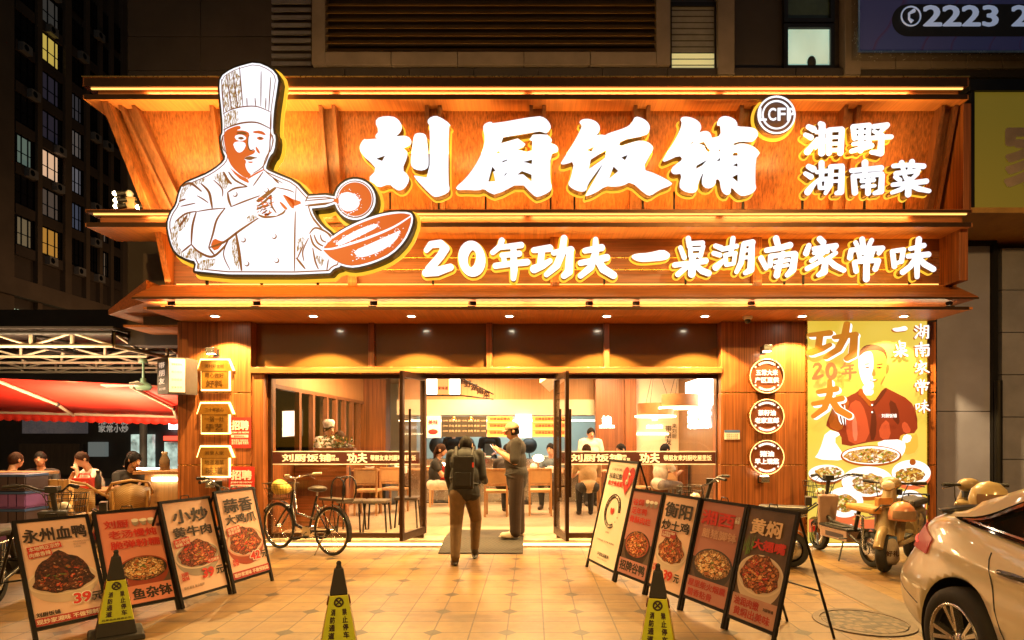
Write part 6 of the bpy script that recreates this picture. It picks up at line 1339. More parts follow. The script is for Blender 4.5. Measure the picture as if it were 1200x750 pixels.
board(gp(797, 715), gp(848, 737), (824, 584), (877, 591), d3, MAUVE, 'dull red menu board with smoked pork in a wide black bowl', .14)
board(gp(849, 737), gp(906, 762), (879, 591.5), (937, 600), d4, DARKP, 'dark brown menu board with a big bowl of braised fish, nearest on the right row', .12)
# ------------------------------------------------------------------ traffic cones
CY = M('cone_yellow', (.62, .58, .03), .4, 0, .1, 15); CGREEN = M('cone_lime', (.42, .52, .03), .4, 0, .1, 15); INKR = M('cone_ink_brown', (.14, .03, .01), .5)
def cone(px, py, hgt, rz, label):
    Y = F * (CH - hgt) / (py - HY); x = X_(px, Y); t = thing('traffic_cone', label, 'traffic cone', (x, Y, 0), rz, 'no-parking cones')
    mt = Matrix.Translation((x, Y, 0)) @ rotz(rz)
    hw = lambda z: .135 + (.03 - .135) * (z - .05) / (hgt - .09)
    def ring(z0, z1, mat, name):
        q = MB(); a, b2 = hw(z0), hw(z1); q.hexa([mt @ Vector(v) for v in ((-a, -a, z0), (a, -a, z0), (a, a, z0), (-a, a, z0))], [mt @ Vector(v) for v in ((-b2, -b2, z1), (b2, -b2, z1), (b2, b2, z1), (-b2, b2, z1))], mat); return q.build(name, t, .008)
    q = MB(); q.hexa([mt @ Vector(v) for v in ((-.19, -.19, 0), (.19, -.19, 0), (.19, .19, 0), (-.19, .19, 0))], [mt @ Vector(v) for v in ((-.18, -.18, .045), (.18, -.18, .045), (.18, .18, .045), (-.18, .18, .045))], RUBBER); q.build('base', t, .012)
    ring(.045, .15, RUBBER, 'foot_band'); ring(.15, hgt - .22, CY, 'printed_sleeve'); ring(hgt - .22, hgt - .04, RUBBER, 'cap')
    q = MB(); c = mt @ Vector((0, 0, hgt - .04)); q.cyl(c, c + Vector((0, 0, .03)), .022, .014, RUBBER); q.ball(c + Vector((0, 0, .035)), .018, RUBBER, 10, 8); q.build('knob', t)
    q = MB(); z0, z1 = .15, hgt - .22
    for k in range(4):
        m2 = mt @ rotz(k * math.pi / 2)
        fn = lambda u, v, e=.004: m2 @ Vector((u * hw(v) / hw(z0), -hw(v) - e, v))
        if k % 2 == 0: q.raw([fn(-hw(z0) + .004, z0 + .004, .002), fn(hw(z0) - .004, z0 + .004, .002), fn(hw(z0) - .004, z1 - .004, .002), fn(-hw(z0) + .004, z1 - .004, .002)], [(0, 1, 2, 3)], CGREEN)
        H_ = z1 - z0
        cz = z1 - H_ * .13; r_ = H_ * .085
        q.tube([fn(r_ * 1.7 * math.cos(a), cz + r_ * math.sin(a)) for a in [i * math.pi / 10 for i in range(20)]], .006, INK if k % 2 == 0 else INKR, 5, True)
        for s in (-1, 1): q.tube([fn(-r_ * 1.2, cz - s * r_ * .7), fn(r_ * 1.2, cz + s * r_ * .7)], .006, INK if k % 2 == 0 else INKR, 5)
        for col, word in ((-.055, '消防通道'), (.055, '禁止停车')):
            for i, ch in enumerate(word): q.text(ch, fn, INK if k % 2 == 0 else INKR, h=H_ * .14, at=(col, z1 - H_ * (.33 + i * .155)), bold=.045)
        q.text('后果自负违者必究', fn, INK if k % 2 == 0 else INKR, w=.2, h=H_ * .05, at=(0, z0 + H_ * .07), bold=.02)
    q.build('lettering', t)
cone(136, 646, .68, .62, 'no-parking cone standing in front of the coral board, its wide base in view')
cone(397, 659, .70, .30, 'no-parking cone standing alone in the open forecourt before the bicycle')
cone(771, 662, .70, -.22, 'no-parking cone standing in front of the right row of boards')
# manhole cover
c = G(1012, 729); MH = NT('cast_iron'); vo = MH.n('ShaderNodeTexVoronoi'); vo.inputs['Scale'].default_value = 17; vo.distance = 'CHEBYCHEV'; MH.l(MH.coord('pos'), vo.inputs['Vector'])
MH.l(MH.ramp(vo.outputs['Distance'], [(.3, (.12, .08, .05)), (.5, (.03, .02, .015))]), MH.b.inputs['Base Color']); MH.b.inputs['Metallic'].default_value = .4; MH.b.inputs['Roughness'].default_value = .55
MH.bump(vo.outputs['Distance'], .8, .006)
t = thing('manhole_cover', 'round cast iron manhole cover set in the tiles before the parked car', 'manhole cover', (c.x, c.y, 0)); q = MB(); q.lathe([(0, .008), (.33, .008), (.335, .004)], (c.x, c.y, 0), MH.m, 40, None, False); q.build('lid', t)
q = MB(); q.lathe([(.342, .004), (.345, .010), (.40, .010), (.405, .003)], (c.x, c.y, 0), M('iron_ring', (.09, .06, .04), .5, .4), 40, None, False); q.build('ring', t)
# ------------------------------------------------------------------ bicycle
def wheel(q, c, r, mt, tyre_r=.018, spokes=18, rim=CHROME, tyre=RUBBER):
    c = Vector(c); pt = lambda a, rr_, y=0: mt @ (c + Vector((rr_ * math.cos(a), y, rr_ * math.sin(a))))
    q.tube([pt(k * math.pi / 20, r - tyre_r) for k in range(40)], tyre_r, tyre, 8, True)
    q.tube([pt(k * math.pi / 20, r - tyre_r * 2.3) for k in range(40)], tyre_r * .5, rim, 6, True)
    for k in range(spokes):
        a = 2 * math.pi * k / spokes; q.cyl(pt(a + .25 * (1 if k % 2 else -1), .03, .02 * (1 if k % 2 else -1)), pt(a, r - tyre_r * 2.3), .0018, mat=CHROME, n=4, cap=False)
    q.cyl(pt(0, 0, -.04), pt(0, 0, .04), .02, mat=CHROME, n=10)
def bicycle(rx, ry, fx, fy, label):
    rz = math.atan2(fy - ry, fx - rx); L = math.hypot(fx - rx, fy - ry); t = thing('bicycle', label, 'bicycle', (rx, ry, 0), rz)
    mt = Matrix.Translation((rx, ry, 0)) @ rotz(rz); v = lambda x, y, z: mt @ Vector((x, y, z)); Rw = .325
    q = MB(); wheel(q, (0, 0, Rw), Rw, mt); q.build('rear_wheel', t); q = MB(); wheel(q, (L, 0, Rw), Rw, mt); q.build('front_wheel', t)
    BK = M('bike_black', (.02, .018, .018), .25, .3, coat=.5); q = MB()
    bb = v(.44, 0, .28); st = v(.28, 0, .78); hd0, hd1 = v(L - .26, 0, .62), v(L - .31, 0, .84)
    q.tube([hd0, v(.70, 0, .36), bb], .021, BK); q.tube([hd1, v(.68, 0, .52), v(.36, 0, .47)], .016, WHITEP if False else CHROME); q.tube([bb, st], .017, BK)
    for s in (-1, 1): q.tube([v(0, s * .06, Rw), bb], .010, BK); q.tube([v(0, s * .06, Rw), v(.31, s * .02, .66)], .009, BK)
    q.tube([hd0, hd1], .022, BK); q.build('frame', t)
    q = MB()
    for s in (-1, 1): q.tube([v(L, s * .05, Rw), v(L - .16, s * .05, .52), v(L - .25, s * .03, .62)], .013, BK)
    q.build('fork', t)
    q = MB(); q.tube([hd1, v(L - .34, 0, 1.0)], .014, CHROME); q.tube([v(L - .55, .27, 1.06), v(L - .36, .20, 1.04), v(L - .33, 0, 1.0), v(L - .36, -.20, 1.04), v(L - .55, -.27, 1.06)], .012, CHROME)
    for s in (-1, 1): q.tube([v(L - .55, s * .27, 1.06), v(L - .43, s * .23, 1.05)], .018, M('grip', (.5, .42, .3), .6)); q.tube([v(L - .36, s * .2, 1.03), v(L - .47, s * .22, .99)], .006, CHROME)
    q.build('handlebar', t)
    q = MB(); q.tube([st, v(.27, 0, .84)], .013, CHROME); q.ball(v(.25, 0, .875), (.14, .09, .045), M('saddle', (.05, .03, .02), .5), 16, 8, rotz(rz)); q.tube([v(.30, 0, .87), v(.44, 0, .865)], [.04, .018], M('saddle', (.05, .03, .02), .5), 8)
    q.build('saddle', t)
    for wx, nm in ((0, 'rear_mudguard'), (L, 'front_mudguard')):
        q = MB(); a0, a1 = (R(20), R(200)) if wx == 0 else (R(10), R(150))
        pts = [(wx + (Rw + .025) * math.cos(a), Rw + (Rw + .025) * math.sin(a)) for a in [a0 + (a1 - a0) * k / 16 for k in range(17)]]
        q.raw([v(x, y, z) for x, z in pts for y in (-.028, .028)], [(2 * i, 2 * i + 1, 2 * i + 3, 2 * i + 2) for i in range(16)], BK, True); q.build(nm, t)
    q = MB(); q.box(-.32, .14, -.09, .09, .735, .765, M('carrier_pad', (.06, .04, .03), .6), mt)
    for s in (-1, 1): q.tube([v(0, s * .07, Rw), v(-.12, s * .08, .735)], .007, BK); q.tube([v(0, s * .07, Rw), v(.08, s * .08, .735)], .007, BK)
    [q.tube([v(x_, sy_, z_) for x_, z_ in [(-.31, .76), (-.345, .84), (-.35, .93), (-.325, 1.0), (-.27, 1.045), (-.21, 1.05), (-.15, 1.01), (-.115, .94), (-.105, .85), (-.105, .77)]], .011, BK) for sy_ in (-.1, .1)]; q.tube([v(-.24, -.1, 1.048), v(-.24, .1, 1.048)], .010, BK)
    q.build('carrier', t)
    q = MB(); q.cyl(v(.44, -.05, .28), v(.44, .05, .28), .09, mat=CHROME, n=18)
    for s in (-1, 1): q.tube([v(.44, s * .06, .28), v(.44 + s * .12, s * .07, .20)], .009, CHROME); q.box(.44 + s * .12 - .045, .44 + s * .12 + .045, s * .12 - .05, s * .12 + .05, .185, .21, BLACK, mt)
    q.tube([v(.44, .055, .36), v(0, .055, Rw + .04)], .006, BLACK, 5); q.tube([v(.44, .055, .20), v(0, .055, Rw - .04)], .006, BLACK, 5); q.cyl(v(0, .05, Rw), v(0, .06, Rw), .045, mat=BLACK, n=14)
    q.build('drivetrain', t)
    q = MB(); q.tube([v(.05, .05, Rw), v(.16, .14, .01)], .009, STEEL, 6); q.build('kickstand', t)
    q = MB(); x0, x1 = L - .22, L + .14; WIRE = M('basket_wire', (.05, .035, .02), .4, .5)
    rim_ = [(x0, -.16), (x1, -.17), (x1, .17), (x0, .16)]; low = [(x0 + .03, -.11), (x1 - .07, -.11), (x1 - .07, .11), (x0 + .03, .11)]
    for z, k_ in ((.92, 1.0), (.85, .66), (.78, .33), (.70, 0.0)):
        q.tube([v(b_[0] + (a_[0] - b_[0]) * k_, b_[1] + (a_[1] - b_[1]) * k_, z) for a_, b_ in zip(rim_, low)], .006 if k_ == 1 else .003, WIRE, 5, True)
    for i in range(4):
        for k in range(6):
            u = k / 6; a_ = [rim_[i][j] + (rim_[(i + 1) % 4][j] - rim_[i][j]) * u for j in (0, 1)]; b_ = [low[i][j] + (low[(i + 1) % 4][j] - low[i][j]) * u for j in (0, 1)]
            q.cyl(v(a_[0], a_[1], .92), v(b_[0], b_[1], .70), .0025, mat=WIRE, n=4, cap=False)
    for k in range(5): y = -.11 + .055 * k; q.cyl(v(x0 + .03, y, .70), v(x1 - .07, y, .70), .0025, mat=WIRE, n=4)
    q.build('basket', t)
    return t, mt, L
bt, bmt, bL = bicycle(-2.65, 8.27, -3.56, 8.80, 'black city bicycle with front basket and rear carrier parked by the left window')
def lumpy(name, c, r, mat, seed, label, cat, sub=3, amp=.25):
    bm = bmesh.new(); bmesh.ops.create_icosphere(bm, subdivisions=sub, radius=1); rr = random.Random(seed); dirs = [Vector((rr.uniform(-1, 1), rr.uniform(-1, 1), rr.uniform(-1, 1))).normalized() for _ in range(16)]; am = [rr.uniform(-amp, amp) for _ in dirs]
    for v_ in bm.verts:
        n = v_.co.normalized(); k = 1 + sum(a * max(0, n.dot(d)) ** 6 for a, d in zip(am, dirs)); v_.co = Vector((n.x * r[0] * k, n.y * r[1] * k, n.z * r[2] * k)) + Vector(c)
    q = MB(); bm.verts.ensure_lookup_table(); q.raw([v_.co.copy() for v_ in bm.verts], [[v_.index for v_ in f.verts] for f in bm.faces], mat, True); bm.free()
    return tag(q.build(name), label, cat)
cb = bmt @ Vector((bL - .05, 0, .86)); lumpy('plastic_bag', cb, (.14, .13, .12), M('bag_yellow', (.62, .42, .08), .35, 0, .3, 14, .4), 4, 'crumpled yellow plastic bag in the bicycle basket', 'bag', 3, .35)

# ------------------------------------------------------------------ electric bikes
EB_B = M('ebike_black', (.03, .028, .026), .4); EB_P = M('ebike_pale', (.38, .25, .20), .35, coat=.3); EB_T = M('tan_seat', (.42, .20, .05), .5, 0, .15, 10, .1); EB_BE = M('ebike_beige', (.30, .22, .11), .3, coat=.4); EB_BL = M('ebike_blue', (.05, .10, .28), .35, coat=.3)
def tread(q, c, r, w, mat=RUBBER, hub=STEEL):
    mt = Matrix.Rotation(R(90), 4, 'X')
    q.lathe([(r - w * .8, -w / 2), (r - w * .2, -w / 2), (r, -w * .25), (r, w * .25), (r - w * .2, w / 2), (r - w * .8, w / 2)], c, mat, 28, mt)
    q.lathe([(0, -w * .3), (r * .35, -w * .3), (r - w * .8, -w * .42), (r - w * .8, w * .42), (r * .35, w * .3), (0, w * .3)], c, hub, 24, mt)
def ebike0(body, seatm):
    t = thing('electric_bike', 'x', 'electric bike'); r = .215; WB = 1.16
    q = MB(); tread(q, (0, 0, r), r, .08); q.build('rear_wheel', t); q = MB(); tread(q, (WB, 0, r), r, .075); q.build('front_wheel', t)
    q = MB()
    for s in (-1, 1): q.tube([(WB, s * .06, r), (WB - .10, s * .05, .52), (WB - .14, s * .02, .62)], .017, EB_B)
    q.raw([(WB + (r + .03) * math.cos(a), y, r + (r + .03) * math.sin(a)) for a in [R(15) + R(140) * k / 12 for k in range(13)] for y in (-.05, .05)], [(2 * i, 2 * i + 1, 2 * i + 3, 2 * i + 2) for i in range(12)], body, True); q.build('fork', t)
    q = MB(); q.tube([(WB - .13, 0, .58), (WB - .24, 0, .98)], .024, EB_B); q.tube([(WB - .42, .33, 1.06), (WB - .33, .22, 1.07), (WB - .24, .1, 1.0), (WB - .24, -.1, 1.0), (WB - .33, -.22, 1.07), (WB - .42, -.33, 1.06)], .012, EB_B)
    for s in (-1, 1): q.tube([(WB - .44, s * .36, 1.06), (WB - .36, s * .25, 1.07)], .019, PLBLK); q.tube([(WB - .31, s * .2, 1.06), (WB - .36, s * .32, 1.03)], .006, STEEL)
    q.box(WB - .27, WB - .19, -.06, .06, .98, 1.05, PLBLK); q.build('handlebar', t)
    q = MB(); q.ball((WB - .05, 0, .80), (.07, .075, .065), M('lamp_glass', (.7, .62, .5), .15), 14, 10); q.build('headlight', t)
    q = MB(); bx0, bx1 = WB - .12, WB + .16
    for z, k in ((.95, 0), (.88, .01), (.80, .025), (.73, .035)): q.tube([(bx0 + k, -.15 + k, z), (bx1 - k, -.15 + k, z), (bx1 - k, .15 - k, z), (bx0 + k, .15 - k, z)], .005, EB_B, 5, True)
    for k in range(7): x = bx0 + (bx1 - bx0) * k / 6; q.cyl((x, -.15, .95), (x, -.12, .73), .003, mat=EB_B, n=4); q.cyl((x, .15, .95), (x, .12, .73), .003, mat=EB_B, n=4); q.cyl((x, -.12, .73), (x, .12, .73), .003, mat=EB_B, n=4)
    for k in range(5): y = -.12 + .06 * k; q.cyl((bx1, y, .95), (bx1 - .03, y, .73), .003, mat=EB_B, n=4)
    q.build('basket', t)
    q = MB(); q.hexa([(WB - .20, -.11, .30), (WB - .14, -.11, .34), (WB - .14, .11, .34), (WB - .20, .11, .30)], [(WB - .26, -.15, .78), (WB - .18, -.13, .80), (WB - .18, .13, .80), (WB - .26, .15, .78)], body); q.build('leg_shield', t, .02)
    q = MB(); q.box(.34, WB - .22, -.12, .12, .24, .38, body); q.box(.32, WB - .2, -.13, .13, .382, .41, PLBLK); q.build('battery_deck', t, .02)
    q = MB(); q.tube([(WB - .2, 0, .5), (WB - .32, 0, .44), (.34, 0, .40), (.26, 0, .66)], .026, EB_B); q.tube([(0, .08, r), (.34, .08, .34)], .018, EB_B); q.tube([(0, -.08, r), (.34, -.08, .34)], .018, EB_B)
    for s in (-1, 1): q.tube([(0.02, s * .1, r), (.06, s * .09, .62)], .016, STEEL)
    q.build('frame', t)
    q = MB(); q.box(-.20, .36, -.13, .13, .66, .74, seatm); q.build('seat', t, .03)
    q = MB(); q.tube([(-.14, .1, .66), (-.30, .1, .78), (-.30, -.1, .78), (-.14, -.1, .66)], .011, EB_B); q.box(-.24, -.17, -.09, .09, .76, .86, seatm); q.build('back_support', t, .03)
    q = MB(); q.raw([((r + .035) * math.cos(a), y, r + (r + .035) * math.sin(a)) for a in [R(20) + R(165) * k / 12 for k in range(13)] for y in (-.055, .055)], [(2 * i, 2 * i + 1, 2 * i + 3, 2 * i + 2) for i in range(12)], EB_B, True); q.build('rear_mudguard', t)
    q = MB(); q.box(-.275, -.255, -.05, .05, .46, .52, M('tail_red', (.5, .02, .02), .2)); q.build('tail_light', t)
    q = MB(); q.box(-.31, -.30, -.09, .09, .30, .42, M('plate_blue', (.08, .16, .34), .4)); q.build('number_plate', t)
    q = MB(); q.tube([(.42, .11, .24), (.34, .22, .01)], .011, EB_B); q.build('kickstand', t)
    q = MB()
    for s in (-1, 1):
        q.tube([(WB - .36, s * .2, 1.05), (WB - .16, s * .15, .96), (WB - .12, s * .06, .75), (WB - .06, s * .07, .45)], .005, PLBLK, 5); q.tube([(WB - .30, s * .1, 1.03), (WB - .12, s * .03, .95), (WB - .18, s * .02, .7)], .004, PLBLK, 5)
        for k in range(7): q.tube([(.02 + .006 * k + .022 * math.cos(a), s * .1 + .022 * math.sin(a), .33 + .033 * k) for a in [j * math.pi / 4 for j in range(8)]], .005, STEEL, 5, True)
        q.tube([(.30, s * .13, .30), (.36, s * .21, .29)], .011, EB_B, 6); q.tube([(.0, s * .07, r), (.0, s * .085, r)], .06, STEEL, 14)
    q.tube([(-.18, .09, .64), (-.02, .1, .60), (.2, .1, .62)], .012, STEEL, 6); q.tube([(-.18, -.09, .64), (-.02, -.1, .60), (.2, -.1, .62)], .012, STEEL, 6); q.box(.40, .80, .1205, .1225, .27, .33, M('sticker_dark', (.05, .04, .05), .4)); q.box(.40, .80, -.1225, -.1205, .27, .33, M('sticker_dark', (.05, .04, .05), .4)); q.build('fittings', t)
    q = MB(); q.box(.44, WB - .3, -.105, .105, .412, .425, RUBBER); q.build('foot_mat', t, .006)
    return t
def place(proto, rx, ry, fx, fy, label, group): pass
EB1 = ebike0(EB_P, EB_T); EB1.location = (4.12, 7.55, 0); EB1.rotation_euler = (0, 0, math.atan2(1.18, -.12)); EB1['label'] = 'pale electric bike with tan seat and front basket, before the lit poster'
EB2 = ebike0(EB_B, M('black_seat', (.03, .025, .022), .5)); EB2.location = (3.12, 7.55, 0); EB2.rotation_euler = (0, 0, R(160)); EB2['label'] = 'black electric bike half hidden behind the right row of menu boards'
for (x, y, a, lb) in ((-5.0, 5.75, 97, 'black electric bike behind the blood duck board, at the edge of the photo'), (-4.55, 7.0, 30, 'black electric bike behind the coral board, near the rattan chair')):
    copy_tree(EB2, (x, y, 0), R(a), lb)
for o in [o for o in bpy.data.objects if o.name.startswith('electric_bike')]: o['group'] = 'parked electric bikes'
def scooter0(label, cat, loc, rz, body):
    t = thing('motor_scooter', label, cat, loc, rz, 'parked scooters'); mt = Matrix.Translation(loc) @ rotz(rz); v = lambda x, y, z: mt @ Vector((x, y, z)); r = .22
    q = MB(); 
    for x, nm in ((0, 'rear_wheel'), (1.2, 'front_wheel')):
        q = MB(); m2 = mt @ Matrix.Rotation(R(90), 4, 'X'); c = Vector((0, 0, 0)); w = .1
        lm = mt @ Matrix.Translation((x, 0, r)) @ Matrix.Rotation(R(90), 4, 'X')
        q.lathe([(0, -w * .3), (r * .55, -w * .4), (r * .9, -w * .5), (r, -w * .25), (r, w * .25), (r * .9, w * .5), (r * .55, w * .4), (0, w * .3)], (0, 0, 0), RUBBER, 28, lm); q.build(nm, t)
    q = MB(); q.hexa([v(1.02, -.17, .36), v(1.10, -.13, .34), v(1.10, .13, .34), v(1.02, .17, .36)], [v(.86, -.20, .82), v(.98, -.12, .86), v(.98, .12, .86), v(.86, .20, .82)], body); q.tube([v(1.16, 0, .42), v(1.02, 0, .84), v(.93, 0, 1.02)], [.10, .085, .06], body, 12); q.build('leg_shield', t, .03)
    q = MB(); q.tube([v(1.2, .07, r), v(1.10, .06, .5)], .02, BLACK); q.tube([v(1.2, -.07, r), v(1.10, -.06, .5)], .02, BLACK); q.tube([v(1.2 + .27 * math.cos(a), 0, r + .27 * math.sin(a)) for a in [R(20) + R(120) * k / 10 for k in range(11)]], .055, body, 8); q.build('front_mudguard', t)
    q = MB(); q.tube([v(.80, .34, 1.03), v(.92, .1, 1.02), v(.92, -.1, 1.02), v(.80, -.34, 1.03)], .016, PLBLK); q.ball(v(.95, 0, 1.02), (.10, .12, .08), body, 14, 10, rotz(rz)); q.build('handlebar', t)
    q = MB(); q.ball(v(1.05, 0, 1.0), (.05, .075, .06), M('lamp_glass', (.7, .62, .5), .15), 14, 10, rotz(rz)); q.build('headlight', t)
    q = MB()
    for s in (-1, 1): q.ball(v(1.06, s * .12, .70), (.045, .055, .04), M('indicator', (.62, .25, .12), .2), 12, 8, rotz(rz))
    q.build('indicator', t)
    q = MB(); q.box(.36, 1.02, -.15, .15, .28, .36, body, mt); q.box(-.15, .42, -.15, .15, .34, .66, body, mt); q.tube([v(-.28, 0, .62), v(.2, 0, .5), v(.42, 0, .42)], [.09, .19, .14], body, 12); q.build('body', t, .05)
    q = MB(); q.box(-.28, .45, -.14, .14, .68, .78, M('black_seat', (.03, .025, .022), .5), mt); q.build('seat', t, .04)
    q = MB(); q.box(-.40, -.34, -.1, .1, .52, .60, M('tail_red', (.5, .02, .02), .2), mt); q.build('tail_light', t)
    q = MB(); q.tube([v(.45, .1, .3), v(.40, .24, .01)], .012, BLACK); q.build('kickstand', t)
    q = MB(); q.box(.44, 1.0, -.13, .13, .362, .376, RUBBER, mt)
    for s in (-1, 1): q.tube([v(.80, s * .34, 1.03), v(.87, s * .2, 1.025)], .021, RUBBER, 8); q.tube([v(.86, s * .2, 1.01), v(.82, s * .33, .985)], .007, CHROME, 6); q.tube([v(.88, s * .18, 1.03), v(.97, s * .14, .9), v(1.0, s * .1, .7)], .006, PLBLK, 5); q.box(-.05, .34, s * .153 - .002, s * .153 + .002, .42, .54, M('sticker_dark', (.05, .04, .05), .4), mt)
    q.box(1.055, 1.065, -.05, .05, .60, .66, M('plate_blue', (.08, .16, .34), .4), mt); q.tube([v(1.09, -.06, .36), v(1.02, -.11, .80)], .009, CHROME, 6); q.tube([v(1.09, .06, .36), v(1.02, .11, .80)], .009, CHROME, 6); q.box(.84, .90, -.10, .10, .88, .95, PLBLK, mt); q.build('fittings', t)
    q = MB()
    for s in (-1, 1): q.tube([v(-.38, s * .12, .66), v(-.40, s * .12, .80), v(-.22, s * .13, .80)], .012, BLACK, 6)
    q.tube([v(-.40, -.12, .80), v(-.40, .12, .80)], .012, BLACK, 6); q.build('rear_rack', t)
    return t, v
SC1, sv = scooter0('beige scooter with tall leg shield parked before the lit poster', 'scooter', (4.95, 8.15, 0), R(226), EB_BE)
SC2, sv2 = scooter0('beige scooter mostly hidden behind the parked car', 'scooter', (4.9, 6.3, 0), R(80), EB_BE)
def helmet(c, r, mat, label, rz=0):
    t = thing('helmet', label, 'helmet', c); c = Vector(c); q = MB(); q.lathe([(0, r), (r * .5, r * .87), (r * .85, r * .52), (r, 0), (r * .97, -r * .5), (r * .90, -r * .52), (r * .92, 0), (r * .75, r * .5), (0, r * .9)], c, mat, 24); q.build('shell', t)
    q = MB(); q.lathe([(r * 1.02, -r * .35), (r * 1.03, r * .15), (r * .98, r * .3)], c, M('visor', (.25, .16, .1), .1), 14, rotz(rz), True, R(130)); q.build('visor', t)
p_ = P(1057, 602, 7.2); helmet(p_, .145, M('helmet_pink', (.62, .26, .14), .25, coat=.4), 'salmon pink helmet hanging on the beige scooter before the poster', R(200))
p_ = Vector((X_(1159, 6.1), 6.1, Z_(584, 6.1))); helmet(p_, .17, M('helmet_beige', (.58, .45, .22), .22, coat=.5), 'beige round helmet on the scooter behind the parked car', R(200))
# grey plastic bag hanging from the pale bike
c = P(1041, 641, 7.30); t = thing('carrier_bag', 'grey plastic carrier bag hanging at the rear of the pale electric bike', 'bag', (c.x, c.y, c.z - .2)); BAGM = M('bag_grey', (.36, .32, .28), .4, 0, .25, 18, .5)
q = MB(); prof = [(0, -.19), (.09, -.20), (.125, -.14), (.12, -.02), (.095, .09), (.05, .15), (.03, .19)]
q.lathe(prof, c, BAGM, 20, Matrix.Scale(.7, 4, (0, 1, 0))); q.build('pouch', t)
q = MB(); q.tube([c + Vector((-.03, 0, .16)), c + Vector((-.05, .02, .27)), c + Vector((.0, .05, .30)), c + Vector((.03, 0, .17))], .012, BAGM, 6); q.build('handle', t)
q = MB(); q.text('好礼', lambda u, v: (c.x + u, c.y - .089, c.z + v), DARKT, w=.15, h=.07, at=(0, -.06), bold=.03); q.build('print', t)

# ------------------------------------------------------------------ parked car
t = thing('parked_car', 'cream white saloon car parked with its rear towards the restaurant', 'car', (3.5, 2.5, 0))
CARX, CARY = 3.52, 4.86
cv = lambda x, y, z: Vector((CARX - y, CARY - x, z))
PAINT = NT('car_paint'); PAINT.b.inputs['Base Color'].default_value = (.74, .66, .48, 1); PAINT.b.inputs['Roughness'].default_value = .30; PAINT.b.inputs['Coat Weight'].default_value = .8; PAINT.b.inputs['Coat Roughness'].default_value = .05; PAINT = PAINT.m
CGLASS = NT('car_glass'); CGLASS.b.inputs['Base Color'].default_value = (.012, .012, .012, 1); CGLASS.b.inputs['Roughness'].default_value = .04; CGLASS = CGLASS.m
secs = [(0.0, .50, .34, .84), (.06, .68, .30, .93), (.2, .795, .26, 1.03), (.45, .87, .22, 1.06), (.75, .90, .20, 1.07), (1.0, .905, .2, 1.05), (1.4, .905, .2, 1.0), (2.0, .905, .2, .97), (2.7, .905, .2, .95), (3.2, .90, .2, .96), (3.55, .89, .2, .94), (3.9, .87, .22, .90), (4.3, .82, .24, .82), (4.5, .72, .28, .74), (4.6, .58, .34, .66)]
verts = []; n_s = 13
for x, w, zb, zt in secs:
    zs_ = zb + .10; h = zt - zb
    tu = .13 if x < .35 else .11 if x < .6 else .085 if x < .9 else .06 if x < 1.2 else .035 if x < 1.8 else .02
    half = [(w * .55, zb), (w - .10, zb + .01), (w - .025, zb + .09), (w, zb + .30 * h + .08), (w - .004 - tu * .3, zb + .52 * h), (w - .034 - tu * .6, zb + .655 * h), (w - .006 - tu, zb + .725 * h), (w - .012 - tu, zb + .75 * h), (w - .085 - tu, zb + .91 * h), (w - .16 - tu, zt - .015), (w * .50, zt + .008), (0, zt + .015)]
    verts.append(half)
k = len(verts[0]); allv = []
for (x, *_), half in zip(secs, verts):
    allv += [cv(x, y, z) for y, z in half] + [cv(x, -y, z) for y, z in half[-2::-1]]
ring = 2 * k - 1; fs = []
for i in range(len(secs) - 1):
    for j in range(ring):
        j2 = (j + 1) % ring; fs.append((i * ring + j, (i + 1) * ring + j, (i + 1) * ring + j2, i * ring + j2))
fs += [tuple(range(ring)), tuple(range((len(secs) - 1) * ring, len(secs) * ring))[::-1]]
q = MB(); q.raw(allv, fs, PAINT, True); bod = q.build('body', t)
bm = bmesh.new(); bm.from_mesh(bod.data); bmesh.ops.recalc_face_normals(bm, faces=bm.faces); bm.to_mesh(bod.data); bm.free()
sub = bod.modifiers.new('s', 'SUBSURF'); sub.levels = 2; sub.render_levels = 2
cut = MB(); RWx, FWx, RW = .98, 3.68, .325
for x in (RWx, FWx): cut.cyl(cv(x, 1.2, RW), cv(x, -1.2, RW), .385, mat=PLBLK, n=48)
cu = cut.build('cut'); bo = bod.modifiers.new('b', 'BOOLEAN'); bo.object = cu; bo.operation = 'DIFFERENCE'; bo.solver = 'EXACT'
dg = bpy.context.evaluated_depsgraph_get(); me = bpy.data.meshes.new_from_object(bod.evaluated_get(dg)); bod.modifiers.clear(); bod.data = me
bpy.data.objects.remove(cu); bod.data.materials.append(PLBLK) if len(bod.data.materials) < 2 else None
